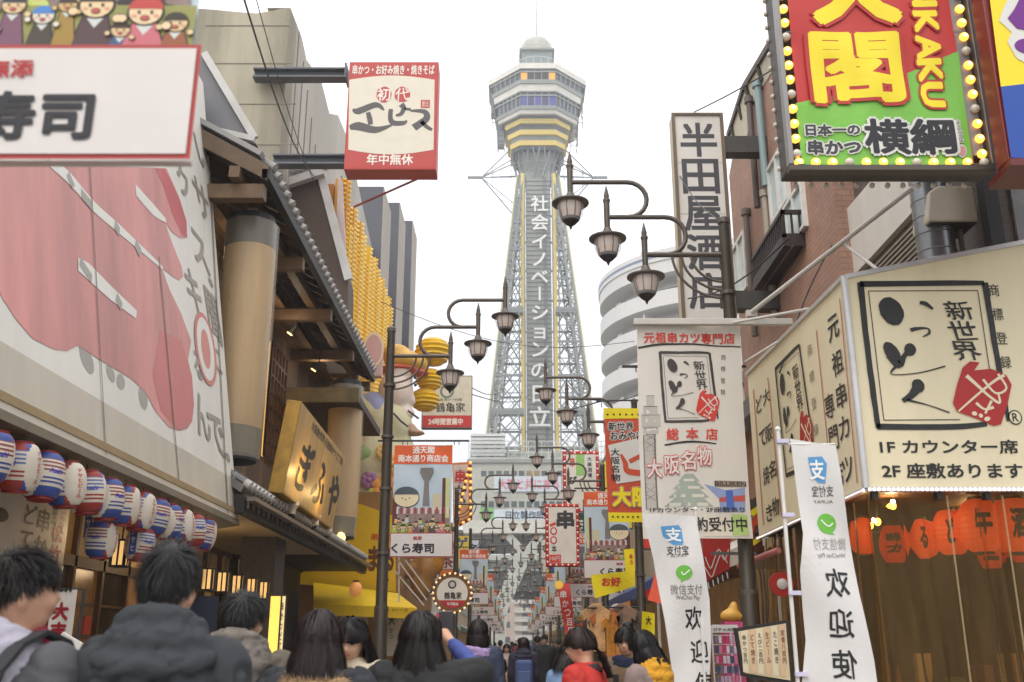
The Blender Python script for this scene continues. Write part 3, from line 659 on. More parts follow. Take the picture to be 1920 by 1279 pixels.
p.poly([(-60, 604), (448, 905), (446, 974), (-60, 741)], M(200, 191, 174, rough=.55, var=.08, streak=1), 1, 'lower_band')
pink = M(220, 150, 144, rough=.5, var=.22, sc_=1.3, streak=1); gry = M(166, 162, 152, rough=.5, var=.05); wht = M(230, 227, 218, rough=.5, var=.03)
p.poly([(-60, 300), (312, 316), (335, 370), (349, 415), (350, 446), (338, 447), (322, 436), (308, 415), (322, 455), (340, 500), (343, 518), (336, 526), (325, 520), (303, 503), (318, 545), (340, 590), (358, 640), (352, 675), (359, 705), (363, 760), (360, 790), (350, 804), (335, 808), (315, 800), (290, 770), (272, 735), (245, 710), (195, 680), (145, 648), (125, 658), (100, 655), (60, 635), (30, 600), (5, 562), (-60, 430)], pink, 1, 'fish_print')
p.poly([(308, 316), (335, 370), (349, 415), (350, 446), (340, 440), (322, 400), (306, 350), (290, 316)], M(198, 96, 100, rough=.5, var=.1), 1.5, 'fish_print')
p.poly([(300, 620), (340, 640), (359, 705), (363, 760), (358, 792), (335, 806), (300, 770), (285, 700)], M(206, 122, 118, rough=.5, var=.08, sc_=2), 1.5, 'fish_print')
p.line([(92, 303), (130, 336), (175, 388), (225, 432), (304, 503)], [10, 12, 11, 10, 4], wht, 2, 'print_highlight'); p.line([(253, 356), (285, 392), (310, 414)], [8, 9, 3], wht, 2, 'print_highlight')  # white stripes with grey marks, part of the print itself
p.poly([(145, 483), (165, 494), (210, 540), (255, 583), (254, 598), (205, 562), (145, 508)], wht, 2, 'print_highlight')
for a_, b_ in (((125, 326), (136, 352)), ((150, 362), (170, 386)), ((213, 420), (222, 436)), ((252, 455), (262, 476)), ((148, 490), (170, 524)), ((216, 556), (226, 576))): p.line([a_, b_], 8, gry, 2.6, 'print_highlight')
for x, y, a_, b_, r_ in ((162, 672, 14, 22, -.5), (207, 700, 8, 14, -.3), (226, 716, 8, 14, .3), (268, 745, 8, 22, .4)): p.ell(x, y, a_, b_, gry, .6, 'grey_lettering', rot=r_)
gt = M(158, 152, 140, rough=.5, var=.05)
for ch, x0, y0, x1, y1 in (('い', 364, 262, 392, 318), ('サ', 362, 340, 392, 410), ('ス', 358, 432, 390, 505), ('。', 388, 505, 410, 545), ('聞', 386, 545, 412, 640), ('ク', 330, 310, 356, 372), ('キ', 346, 505, 378, 585), ('る', 362, 655, 380, 715), ('に', 392, 640, 414, 700), ('ん', 364, 730, 392, 830), ('で', 390, 765, 420, 860), ('。', 420, 822, 440, 872)):
    p.text(ch, x0, y0, x1, y1, gt, h=2, bold=.02, vert=True, shear=-.3)
p.ell(384, 655, 19, 62, M(206, 130, 120, var=0), 2.5, 'round_logo'); p.ell(384, 655, 15, 54, wht, 2.8, 'round_logo'); p.ell(384, 655, 8, 34, M(210, 140, 130, var=0), 3.1, 'round_logo')
jt = M(120, 112, 100, var=0)
for a_, b_ in (((166, 305), (196, 853)), ((296, 480), (334, 905)), ((392, 330), (426, 962))): p.line([a_, b_], 1.3, jt, 3.4, 'panel_joint')
p.build()

# ---- paper lanterns in a row
def make_lantern(c1, flip=0):
    root = thing('paper_lantern', 'x', 'lantern', (0, 0, 0), 'red, white and blue beer lanterns under the board')
    cc = {'r': M(156, 54, 46, rough=.5, var=.05), 'b': M(58, 78, 146, rough=.5, var=.05)}; W_ = M(210, 200, 184, rough=.5, var=.04, emit=.02); st = M(140, 70, 60, rough=.5, var=0) if c1 == 'r' else M(96, 110, 160, rough=.5, var=0)
    n, m_ = 72, 22; vs = []; fs = []; mi = []
    def rad(z): t = z/.18; return .095+.075*math.sqrt(max(0, 1-t*t*.96))
    mats = [W_, cc[c1], st, cc['b' if c1 == 'r' else 'r']]; mb = MB()
    for m0 in mats: mb.mat(m0)
    rings = []
    for i in range(m_*2+1):
        z = -.18+.36*i/(m_*2); r_ = rad(z)-(.003 if i % 2 else 0); rings.append([(r_*math.cos(2*math.pi*j/n), r_*math.sin(2*math.pi*j/n), z) for j in range(n)])
    vs = [v for r_ in rings for v in r_]
    for i in range(m_*2):
        zz = (i+.5)/(m_*2)
        for j in range(n):
            sec = (j % (n//2))/(n//2); oval = abs(sec-.25)/.25; ov = (oval*.86)**2+(abs(zz-.5)/.54)**2 < 1
            k = 0
            if not ov:
                second = (j >= n//2)
                if zz < .2: k = 3 if second else 1
                elif .5 < zz < .84 and (i//2) % 2 == 0 and i > 22: k = 2
                elif .27 < zz < .40 and (i//2) % 2 == 0: k = 1 if not second else 3
                elif zz >= .82: k = 3 if second else 1
            a, b = i*n+j, i*n+(j+1) % n; mb.v; fs.append((a, b, b+n, a+n)); mi.append(k)
    mb.v = vs; mb.f = fs; mb.m = mi; mb.build('lantern_shade', None, root, smooth=True)
    for nm, z0, z1, zc in (('top_cap', .178, .20, 1), ('bottom_cap', -.20, -.178, -1)):
        mb = MB(); mb.lathe([(.098, z0), (.098, z1)], 18); mb.build(nm, M(150, 34, 30, rough=.5), root)
    mb = MB(); mb.tube([(0, 0, .2), (0, 0, .26)], .005, 5); mb.build('hanger', BLK, root)
    for ang, txt, col, vert in ((math.pi/4, 'アサヒビール', M(196, 50, 44, var=0), True), (math.pi/4+math.pi/2, 'Asahi', M(40, 60, 170, var=0), False), (math.pi/4+math.pi, 'アサヒビール', M(196, 50, 44, var=0), True), (math.pi/4-math.pi/2, 'Asahi', M(40, 60, 170, var=0), False)):
        c, s_ = math.cos(ang), math.sin(ang); nrm = V((c, s_, 0)); u = V((0, 0, 1)).cross(nrm)
        def wp(u_, v_): r_ = rad(v_); t = u_/.165; return (r_*math.sin(t)-u_, 0, r_*math.cos(t))
        p = Panel((0, 0, 0), u, Z_, root, warp=wp, eps=.002, lim=.03)
        if vert: p.utext(txt, -.028, -.13, .028, .13, col, h=1.2, bold=.03, vert=True)
        else: p.utext(txt, -.06, -.0, .06, .045, col, h=1.2, bold=.03, shear=.3)
        p.build()
    return root
LR, LB = make_lantern('r'), make_lantern('b')
lc = [(-25, 812), (12, 838), (58, 862), (100, 882), (142, 900), (178, 917), (212, 932), (244, 946), (274, 957), (300, 968), (326, 978), (350, 986), (372, 993), (393, 1000)]
rnd = random.Random(5)
for i in range(14):
    Y = 5.95+i*.385; o = (LB if i in (0, 2, 5, 8, 12) else LR)
    o = o if i in (0, 1) else dup(o)
    o.location = (-3.36, Y, 2.62); o.scale = (.87,)*3; o.rotation_euler = (R(rnd.uniform(-5, 5)), R(rnd.uniform(-6, 6)), R((-62, 8, -45, 15, -70, -10, 25, -40, -60, 0, 40, -55, 10, -20)[i]))
    o['label'] = 'beer lantern %s from the left in the row under the board' % ['cut by the frame, first', 'second', 'third', 'fourth', 'fifth', 'sixth', 'seventh', 'eighth', 'ninth', 'tenth', 'eleventh', 'twelfth', 'thirteenth', 'last'][i]
    if i == 13: o['label'] = 'rightmost beer lantern of the row, at the corner of the white board'
for i, (px, py, Y) in enumerate(((190, 1012, 8.6), (262, 1020, 9.3), (300, 1018, 10.0))):
    o = dup(LR if i != 1 else LB); o.location = W(px, py, Y); o.scale = (.8, .8, .8); o.rotation_euler = (0, R(3), R(-50+i*60)); o['label'] = ['dim beer lantern hanging deeper under the soffit, left of the black haired man', 'dim beer lantern partly behind the black haired man, left one of two', 'dim beer lantern partly behind the black haired man, right one of two'][i]
mb = MB(); mb.tube([(-3.36, 4.4, 2.87), (-3.36, 11.9, 2.87)], .012, 6)
tag(mb.build('lantern_rail', BLK), 'thin black rail carrying the row of beer lanterns', 'rail')
# small vertical flags between lanterns
for i, (px, py, Y) in enumerate(((166, 980, 8.8), (250, 1012, 9.1), (277, 1018, 9.4), (313, 1010, 9.9))):
    c = W(px, py, Y); mb = MB(); mb.box(c.x-.03, c.x+.03, Y-.004, Y+.004, c.z-.13, c.z+.13)
    f = mb.build('hanging_tag', M(60, 74, 140, rough=.5)); tag(f, ['small blue strip flag left of the lower lanterns', 'small blue strip flag beside the wall light', 'small blue strip flag over the black haired man', 'small blue strip flag under the middle lanterns'][i], 'flag', 'small blue strip flags')
    p = facing(Y-.005, f, eps=.002); p.utext('Asahi', c.x-.02, c.z-.1, c.x+.02, c.z+.1, WHITE, h=1, bold=.02, rot=math.pi/2) if False else p.utext('アサヒ', c.x-.022, c.z-.11, c.x+.022, c.z+.11, WHITE, h=1, bold=.02, vert=True); p.build()

# ---- shop front under the soffit
sgn = thing('wall_sign', 'white wall sign with black and red brush lettering at the left edge', 'sign', (-4.3, 8.6, 2))
mb = MB(); mb.box(-4.5, -4.3, 7.4, 9.75, 2.05, 2.98); mb.build('board', M(196, 190, 184, rough=.5), sgn, bevel=.01)
p = leftp(-4.3, sgn); K = BLACKP; RD = M(150, 34, 44, rough=.5, var=0)
p.text('どて', 38, 940, 66, 1035, K, h=1, bold=.02, vert=True, rough=.05); p.text('串か', 64, 950, 92, 1050, K, h=1, bold=.02, vert=True, rough=.05)
p.text('松竹', 94, 980, 116, 1060, RD, h=1, bold=.03, vert=True, rough=.05); p.text('濃厚大阪', 96, 950, 108, 985, M(70, 74, 90, var=0), h=1, vert=True); p.ell(0, 965, 16, 14, K, 1, 'lettering'); p.text('しる', 92, 1062, 106, 1092, RD, h=1, vert=True); p.text('てっちり', 112, 945, 124, 990, RD, h=1, vert=True); p.build()
fr = thing('sliding_door_facade', 'dark wooden sliding door front with glass panes under the warm lit soffit', 'shop front', (-4.88, 12, 0))
GL = M(70, 60, 50, rough=.12, var=.2); WG = M(216, 150, 74, emit=.55, var=.25, sc_=4)
mb = MB(); mb.box(-4.88, -4.80, 9.4, 17.4, 2.30, 2.42); mb.box(-4.88, -4.78, 9.4, 17.4, 2.9, 2.98); mb.build('lintel', WOOD, fr)
for k in range(10):
    y = 9.6+k*.8; mb = MB(); mb.box(-4.88, -4.80, y-.03, y+.03, 0, 2.9); mb.build('post', WOOD, fr)
    mb = MB(); mb.box(-4.89, -4.86, y+.03, y+.77, .5, 2.30); mb.build('pane', GL if k % 2 else M(130, 92, 54, rough=.2, emit=.16, var=.4, sc_=3), fr)
    mb = MB(); mb.box(-4.88, -4.83, y+.03, y+.77, .0, .5); mb.build('door_panel', DWOOD, fr)
    mb = MB(); mb.box(-4.87, -4.84, y+.03, y+.77, 1.55, 1.58); mb.box(-4.87, -4.84, y+.03, y+.77, 1.9, 1.93); mb.build('glazing_bar', WOOD, fr)
    mb = MB(); mb.box(-4.89, -4.86, y+.03, y+.77, 2.42, 2.9); mb.build('transom_panel', M(190, 160, 110, rough=.6), fr)
# dim interior goods seen through
for k in range(7):
    y = 9.9+k*.9; mb = MB(); mb.box(-4.86, -4.835, y, y+.2, 1.15+(k % 3)*.22, 1.35+(k % 3)*.22); mb.build('poster', [M(220, 196, 70, var=.1), M(210, 206, 196, var=.1), M(190, 70, 50, var=.1)][k % 3], fr)
lamp_cols = [(M(240, 196, 112, emit=1.5, var=.0), M(60, 40, 24, rough=.6))]
def make_box_lantern():
    root = thing('box_lantern', 'x', 'lantern', (0, 0, 0), 'glowing square lanterns under the soffit'); s_ = .06; hgt = .22
    mb = MB(); mb.box(-s_, s_, -s_, s_, -hgt, 0); mb.build('lamp_shade', M(236, 186, 112, emit=.95, var=.2, sc_=14), root)
    mb = MB()
    for x in (-s_, s_):
        for y in (-s_, s_): mb.box(x-.012, x+.012, y-.012, y+.012, -hgt-.015, .015)
    for z in (-hgt-.006, .006):
        for t in (-s_, s_): mb.box(-s_-.011, s_+.011, t-.011, t+.011, z-.009, z+.009); mb.box(t-.0105, t+.0105, -s_-.0105, s_+.0105, z-.0085, z+.0085)
    mb.box(-.008, .008, -s_-.012, -s_-.004, -hgt, 0); mb.box(s_+.004, s_+.012, -.008, .008, -hgt, 0)
    mb.build('lantern_frame', BLK, root); mb = MB(); mb.tube([(0, 0, .01), (0, 0, .2)], .008, 5); mb.build('hanger', BLK, root)
    return root
bl0 = make_box_lantern()
for i, (px, py, Y, l) in enumerate(((229, 1015, 9.3, 'nearest glowing square lantern, left of the black haired man'), (206, 1003, 10.2, 'glowing square lantern half behind the dim beer lantern'), (392, 1068, 11.6, 'first of five glowing square lanterns between the two dark haired men'), (420, 1074, 12.3, 'second of five glowing square lanterns between the men'), (447, 1080, 13.0, 'third of five glowing square lanterns, above the camouflage hood man'), (474, 1086, 13.7, 'fourth of five glowing square lanterns'), (497, 1092, 14.4, 'last of five glowing square lanterns, over the tall lit sign'))):
    o = bl0 if i == 0 else dup(bl0); o.location = W(px, py, Y); o['label'] = l
nr = thing('noren_banner', 'white cloth banner with red good luck characters beside the menu stand', 'banner', W(112, 1170, 6.5))
def wpn(u, v): return (0, 0, .02*math.sin(u*20))
p = facing(6.5, nr, warp=wpn, lim=.06); p.rect(88, 1106, 140, 1232, M(214, 206, 196, rough=.7), 0, 'cloth'); p.text('大吉', 94, 1128, 128, 1202, RD, h=1.5, bold=.06, vert=True)
for k in range(5): p.rect(92+k*10, 1102, 97+k*10, 1110, K, 1.5, 'loop')
p.build(); mb = MB(); mb.tube([W(84, 1106, 6.5), W(158, 1104, 6.5)], .008, 6); mb.tube([W(158, 1104, 6.5), W(158, 1104, 6.5)-V((0, 0, 2))], .012, 6); mb.build('rod', DSTEEL, nr)
ms = thing('menu_stand', 'tilted menu stand with yellow edge and white sheets near the left man', 'menu stand', (W(130, 1240, 5.6).x, 5.6, 0))
c = W(128, 1230, 5.6); mx = Matrix.Translation(c) @ Matrix.Rotation(R(28), 4, 'Y') @ Matrix.Scale(.62, 4)
mb = MB(); mb.box(-.16, .12, 0, .04, -.22, .14, mx); mb.build('board', M(206, 202, 196, rough=.5), ms)
mb = MB(); mb.box(.12, .15, -.01, .045, -.22, .2, mx); mb.build('yellow_edge', M(206, 158, 44, rough=.5), ms)
for k in range(3): mb = MB(); mb.box(-.14+k*.09, -.07+k*.09, -.006, 0, -.1, .08, mx); mb.build('menu_sheet', [M(120, 170, 200), M(230, 226, 220), M(210, 190, 150)][k], ms)
mb = MB(); mb.beam((c.x, c.y+.1, 0), (c.x, c.y+.05, c.z-.1), .04); mb.build('leg', BLK, ms)
tl = thing('standing_light_sign', 'tall narrow glowing yellow sign on the pavement before the stone pillar', 'sign', (W(517, 1200, 9).x, 9, 0))
a_, b_ = W(499, 1112, 9), W(531, 1112, 9); mb = MB(); mb.box(a_.x, b_.x, 9, 9.2, .2, a_.z); mb.build('housing', M(50, 36, 22), tl)
p = facing(9, tl); p.rect(502, 1118, 521, 1300, M(244, 204, 90, emit=.9, var=.08), 1, 'lit_face'); p.rect(524, 1118, 530, 1300, M(236, 210, 150, emit=.5, var=0), 1, 'lit_face'); p.text('串かつどて焼', 524.5, 1128, 529.5, 1240, K, h=2, vert=True, bold=.02)
mb = p.mb('glazing_bar', BLK); p.rect(521, 1114, 524, 1300, BLK, 2, 'glazing_bar'); p.build()
pil = MB(); pil.box(-3.9, -3.4, 14.6, 15.2, 0, 3.0); tag(pil.build('stone_pillar', M(66, 60, 54, rough=.7, var=.3, sc_=14)), 'speckled dark stone pillar right of the glowing signs', 'pillar')
nv = thing('noren_curtain', 'dark navy doorway curtain between the two dark haired men', 'curtain', W(390, 1130, 9.8)); p = facing(9.8, nv, warp=lambda u, v: (0, 0, .03*math.sin(u*25)), lim=.08); p.rect(352, 1118, 406, 1190, M(28, 30, 48, rough=.8), 0, 'cloth'); p.build()

# ---- traditional restaurant with tiled roofs
tb = thing('restaurant_building', 'traditional dark timber restaurant with two tiled eaves and round column lanterns', 'building', (-4.6, 17, 0))
mb = MB(); mb.box(-8.6, -4.55, 12.15, 22.2, 3.0, 7.9); mb.build('wall', M(88, 66, 46, rough=.7, var=.2), tb)
mb = MB(); mb.box(-4.9, -4.6, 17.5, 22.2, 0, 3.0); mb.build('wall', M(60, 54, 50, rough=.7), tb)
for k in range(26):
    y = 12.3+k*.38; mb = MB(); mb.box(-4.55, -4.52, y+.005, y+.37, 4.2, 7.55); mb.build('wall_board', [WOOD, M(104, 80, 56, rough=.6, var=.2, streak=1), M(118, 92, 66, rough=.6, var=.2, streak=1)][k % 3], tb)
def tiled_roof(name, xe, ze, run, rise, y0, y1, n, rt, tm, cm, root, under):
    """eave along the street at x=xe,z=ze; the slope rises away from the street"""
    s = V((-run, 0, rise)); up = V((rise, 0, run)).normalized(); ln = s.length
    rf = MB(); a = V((xe, y0, ze)); b = V((xe, y1, ze)); rf.prism([a, a+s, a+s-up*.09, a-up*.09], b-a); r_ = rf.build(name, tm, root)
    step = (y1-y0)/n; mx = Matrix((s.normalized(), Y_, up)).transposed().to_4x4()
    me = None
    for k in range(n):
        if me is None:
            mb = MB(); seg = 8; nst = 7
            prev = None
            for q_ in range(nst):       # overlapping round tiles climbing the slope
                x0 = q_*ln/nst; x1 = (q_+1)*ln/nst+.02
                vs = []
                for xx, rr in ((x0, rt*1.06), (x1, rt*.9)):
                    for j in range(seg+1): t = math.pi*j/seg; vs.append(V((xx, rr*math.cos(t), rr*math.sin(t))))
                mb.add([mx @ v for v in vs], [(j, j+1, j+seg+2, j+seg+1) for j in range(seg)])
            mb.mat(cm); mb.mats = [tm, cm]; mb.cur = 1
            cyl = []; 
            for xx in (-.05, .03):
                for j in range(12): t = 2*math.pi*j/12; cyl.append(mx @ V((xx, rt*1.12*math.cos(t), rt*1.12*math.sin(t)-.0)))
            mb.add(cyl, [tuple(range(12)), tuple(range(12, 24))[::-1]]+[(j, (j+1) % 12, 12+(j+1) % 12, 12+j) for j in range(12)])
            bos = []
            for xx, rr in ((-.05, rt*.6), (-.066, rt*.45)):
                for j in range(10): t = 2*math.pi*j/10; bos.append(mx @ V((xx, rr*math.cos(t), rr*math.sin(t))))
            mb.add(bos, [tuple(range(10, 20))]+[(j, (j+1) % 10, 10+(j+1) % 10, 10+j) for j in range(10)])
            mb.m = [0]*(seg*nst)+[1]*(len(mb.f)-seg*nst)
            o = mb.build('roof_tile', None, r_, smooth=True); me = o.data
        else: o = bpy.data.objects.new('roof_tile', me); COL.objects.link(o); par(o, r_)
        o.location = (xe, y0+(k+.5)*step, ze+.03)
    return r_
up_r = tiled_roof('upper_roof', -3.2, 7.52, 3.2, 1.85, 11.85, 22.2, 36, .075, TILE, M(138, 134, 130, rough=.5, var=.2), tb, DWOOD)
mb = MB(); mb.box(-3.27, -3.17, 11.8, 22.25, 7.30, 7.44); mb.build('fascia', BLK, tb)
mb = MB()
a = V((-3.2, 11.80, 7.50)); s_ = V((-3.2, 0, 1.85)); mb.prism([a, a+s_, a+s_-V((0, 0, .32)), a-V((0, 0, .22))], (0, .07, 0)); mb.build('bargeboard', M(104, 84, 62, rough=.6, var=.25), tb)
mb = MB(); mb.beam((-3.3, 11.86, 7.66), (-6.4, 11.86, 9.45), .16, .07); mb.build('verge_cap', M(150, 148, 146, rough=.5), tb)
for k in range(24):   # rafters
    y = 12.0+k*.44; mb = MB(); mb.beam((-3.27, y, 7.37), (-4.6, y, 8.10), .09, .13); mb.build('rafter', [DWOOD, WOOD, M(84, 66, 50, rough=.6, var=.2)][k % 3], tb)
mb = MB(); mb.prism([V((-3.3, 11.9, 7.46)), V((-4.6, 11.9, 8.2)), V((-4.6, 11.9, 8.22)), V((-3.3, 11.9, 7.48))], (0, 10.2, 0)); mb.build('soffit_boarding', M(124, 98, 70, rough=.7, var=.25, sc_=4), tb)
for xx, zz in ((-3.62, 7.42), (-4.35, 7.80)):
    mb = MB(); mb.box(xx-.07, xx+.07, 11.75, 22.3, zz-.12, zz+.04); mb.build('purlin', M(116, 92, 66, rough=.6, var=.25, streak=1), tb)
for y in (11.95, 14.5, 17, 19.6, 22.1):
    mb = MB(); mb.box(-4.6, -3.25, y-.08, y+.08, 7.06, 7.26); mb.build('cross_beam', M(112, 88, 62, rough=.6, var=.25), tb)
for k in range(8):   # boarded lower soffit, long planks toward the wall
    mb = MB(); mb.box(-4.52+k*.15, -4.52+k*.15+.14, 12.1, 22.1, 7.28, 7.30); mb.build('soffit_plank', [M(120, 92, 62, rough=.6, var=.25, streak=1), M(96, 74, 52, rough=.6, var=.25)][k % 2], tb) if k < 3 else None
# lit lattice window on the upper wall
wi = MB(); y0_, y1_ = WX(497, 780, -4.5).y, WX(528, 780, -4.5).y; za, zb_ = 4.75, 6.9
wi.box(-4.52, -4.50, y0_, y1_, za, zb_); wobj = wi.build('window', M(250, 190, 96, emit=.9, var=.12, sc_=2), tb)
mb = MB()
for k in range(6): y = y0_+(y1_-y0_)*k/5; mb.box(-4.49, -4.44, y-.03, y+.03, za, zb_)
for k in range(8): z = za+(zb_-za)*k/7; mb.box(-4.485, -4.445, y0_, y1_, z-.025, z+.025)
mb.build('lattice', M(60, 34, 20), wobj)
# lower roof
lo_r = tiled_roof('lower_roof', -3.2, 3.30, 1.35, .85, 11.9, 22.2, 52, .055, TILE, TILEW, tb, BLK)
mb = MB(); mb.box(-3.30, -3.19, 11.9, 22.25, 2.98, 3.2); mb.build('fascia', BLK, tb)
mb = MB(); mb.box(-4.9, -3.3, 12.1, 22.2, 3.03, 3.1); mb.build('soffit', M(40, 35, 30, rough=.7), tb)
mb = MB()
for k in range(40): y = 12+k*.26; mb.box(-3.18, -3.15, y-.006, y+.006, 3.04, 3.18)
mb.box(-3.16, -3.06, 11.9, 22.2, 3.12, 3.17); mb.build('gutter', M(116, 104, 92, rough=.5), tb)
# projecting flat canopy with straw colour ends over the second column
mb = MB(); a = W(620, 722, 18.7); mb.box(-4.3, -2.95, 18.6, 21.9, a.z-.35, a.z-.2); mb.build('canopy', DWOOD, tb)
mb = MB(); mb.box(-4.32, -2.93, 18.5, 18.62, a.z-.38, a.z-.1); mb.build('canopy_fascia', M(126, 108, 70, rough=.7, var=.3), tb)
for i, (px, py, Y) in enumerate(((548, 624, 17), (592, 692, 19), (640, 1, 20))):
    if i == 2: continue
    o = thing('soffit_spotlight', ['small lit spotlight under the upper eave, nearer one', 'small lit spotlight under the upper eave, farther one'][i], 'spotlight', W(px, py, Y)); c = o.location.copy()
    mb = MB(); mb.tube([c+V((.05, 0, .12)), c+V((-.04, 0, -.01))], [.05, .06], 10); mb.beam(c+V((.05, 0, .1)), c+V((.1, 0, .5)), .02); mb.build('housing', BLK, o)
    mb = MB(); mb.tube([c+V((-.042, 0, -.013)), c+V((-.05, 0, -.025))], .055, 10); mb.build('lens', M(255, 214, 130, emit=4, var=0), o)
# column lanterns wrapped in clear film
def column_lantern(px, Y, ztop, zbot, r_, label):
    X = W(px, 700, Y).x; o = thing('column_lantern', label, 'lantern', (X, Y, zbot)); n = 28; mb = MB(); rn = random.Random(int(px))
    seg = 60; H = ztop-zbot; vs = []; fs = []
    def rr(t, a): return r_*(1+.02*math.sin(3*a+t*5)+(.0 if t > .15 else -.10*(1-t/.15)))*(1-.012*(int(t*seg) % 2))
    for i in range(seg+1):
        t = i/seg
        for j in range(n): a = 2*math.pi*j/n; k = rr(t, a); vs.append((X+k*math.cos(a)+.04*math.sin(t*2.2), Y+k*math.sin(a), zbot+H*t))
    ms_ = [M(92, 86, 62, rough=.6, var=.2), M(186, 152, 98, rough=.42, var=.2, sc_=3, streak=1, bump=.3, bsc=30, emit=.03, ecol=(230, 160, 60)), M(58, 54, 50, rough=.3, var=.3, sc_=8)]
    for m0 in ms_: mb.mat(m0)
    mi = []
    for i in range(seg):
        for j in range(n): a, b = i*n+j, i*n+(j+1) % n; fs.append((a, b, b+n, a+n)); mi.append(0 if i < 7 else (1 if i < 53 else 2))
    mb.v, mb.f, mb.m = vs, fs, mi; mb.build('lantern_shade', None, o, smooth=True)
    film = MB(); vs = []; fs = []; seg = 30
    for i in range(seg+1):
        t = i/seg
        for j in range(40): a = 2*math.pi*j/40; k = r_*(1.05+.035*noise.noise((a*3.1*math.cos(0), t*1.5, px))+.02*math.sin(a*9+math.sin(t*6))); k *= (1 if t < .97 else 1.02); vs.append((X+k*math.cos(a)+.04*math.sin(t*2.2), Y+k*math.sin(a), zbot-.03+(H+.02)*t))
    for i in range(seg):
        for j in range(40): a, b = i*40+j, i*40+(j+1) % 40; fs.append((a, b, b+40, a+40))
    film.v, film.f, film.m = vs, fs, [0]*len(fs); film.mats = [M(230, 220, 200, rough=.12, var=0, alpha=.22)]; film.build('clear_film', None, o, smooth=True)
    mb = MB(); mb.lathe([(r_*.95, -.06), (r_*.95, .02)], 24, (X, Y, zbot)); mb.build('base_ring', BLK, o); mb = MB(); mb.lathe([(r_*.9, 0), (r_*.9, .1)], 24, (X+.03, Y, ztop)); mb.build('top_ring', BLK, o)
    return o
column_lantern(446, 12.75, 7.05, 3.8, .345, 'big ochre column lantern in clear film, right of the white board')
column_lantern(648, 19.4, 6.45, 3.5, .335, 'ochre column lantern in clear film, right of the tilted yellow sign')
# tilted wooden box sign
bs = thing('tilted_box_sign', 'ochre wooden box sign with black brush letters leaning over the lower roof', 'sign', (-3.1, 15, 3.4))
A = W(565, 752, 13.2); B_ = W(530, 925, 13.2); C_ = W(600, 975, 17.3); D_ = W(648, 858, 17.3)
u = (D_-A).normalized(); v = (A-B_); v = (v-u*v.dot(u)).normalized(); nn = u.cross(v)
hgt_ = (A-B_).length; lenu = (D_-A).length
mb = MB(); b0 = B_
mb.prism([b0, b0+v*hgt_, b0+v*hgt_-nn*.2, b0-nn*.2], u*lenu); mb.build('housing', M(196, 152, 60, rough=.45, var=.25, sc_=5, bump=.2), bs, bevel=.01)
p = Panel(b0, u, v, bs, eps=.004)
p.urect(.02, .02, lenu-.02, hgt_-.02, M(196, 160, 96, rough=.5, var=.22, sc_=5, streak=1), 1, 'wood_face')
inkm = M(44, 40, 36, rough=.6, var=0)
for k, ch in enumerate('ぎふや'): p.utext(ch, .45+k*1.3, .12, 1.5+k*1.3, .92, inkm, h=2, bold=.035, vert=True, rough=.07, shear=.2)
p.utext('大阪新世界 元祖串かつ どて焼', .9, hgt_-.2, lenu-.25, hgt_-.06, inkm, h=2, bold=.01)
for t in (.62, 1.9, 3.4): p.urect(t, .04, t+.16, hgt_*.55, M(224, 168, 60, emit=.25, var=.2, sc_=6), 1.4, 'light_streak') if False else None
p.build()
for i, (px, py, Y) in enumerate(((548, 948, 14.2), (590, 972, 16), (612, 996, 17.2), (638, 1008, 19))):
    o = thing('roof_floodlight', ['floodlight with white dome on the lower roof, nearest', 'floodlight with white dome on the lower roof, second', 'tilted floodlight on the lower roof under the box sign', 'lit floodlight at the foot of the second column lantern'][i], 'floodlight', W(px, py, Y), 'floodlights on the lower tiled roof'); c = o.location.copy()
    mb = MB(); mb.lathe([(.045, -.12), (.06, -.05), (.10, .0), (.095, .05), (.05, .09)], 14, c, Matrix.Rotation(R([0, -15, 40, 70][i]), 4, 'Y')); mb.build('lamp_head', M(206, 198, 184, rough=.35) if i < 3 else M(255, 220, 150, emit=1.5, var=0), o, smooth=True)
    mb = MB(); mb.tube([c+V((0, 0, -.08)), c+V((-.02, 0, -.25)), c+V((-.15, 0, -.32))], [.05, .025, .02], 8); mb.build('bracket', BLK, o)
# flood lamp light on the sign
for (px, py, Y) in ((560, 890, 13.9), (600, 930, 15.6)):
    ld = bpy.data.lights.new('floodlight_beam', 'POINT'); ld.energy = 9; ld.color = (1, .66, .25); ld.shadow_soft_size = .05
    lo = bpy.data.objects.new('floodlight_beam', ld); COL.objects.link(lo); lo.location = W(px, py, Y)+V((.22, 0, 0))
for (x, y, z) in ((-4.1, 10.2, 2.5), (-4.1, 13.2, 2.5)):
    ld = bpy.data.lights.new('soffit_light', 'POINT'); ld.energy = 14; ld.color = (1, .72, .4); ld.shadow_soft_size = .2
    lo = bpy.data.objects.new('soffit_light', ld); COL.objects.link(lo); lo.location = (x, y, z)
# small brown gable with pale tiles behind
b2_ = thing('small_gable_building', 'narrow brown walled house with pale tiled gable behind the restaurant', 'building', (-5, 23, 0))
mb = MB(); pts = [W(540, 352, 22.9), W(603, 330, 22.9), W(652, 520, 22.9), W(652, 700, 22.9), W(540, 700, 22.9)]; mb.prism(pts, (0, .9, 0)); mb.build('wall', M(84, 66, 54, rough=.7), b2_)
mb = MB(); mb.beam(W(602, 328, 22.85), W(654, 525, 22.85), .12, .2); mb.build('white_trim', M(206, 204, 200), b2_)
for k in range(8):
    a = W(524+k*10, 318-k*3.2, 23); mb = MB(); mb.tube([a+V((0, -.3, -.3)), a+V((.08, .9, .15))], .07, 8); mb.build('roof_tile', TILEW, b2_)
mb = MB(); mb.beam(W(515, 352, 22.7), W(606, 322, 22.7), .2, .2); mb.build('eave', M(196, 194, 190), b2_)
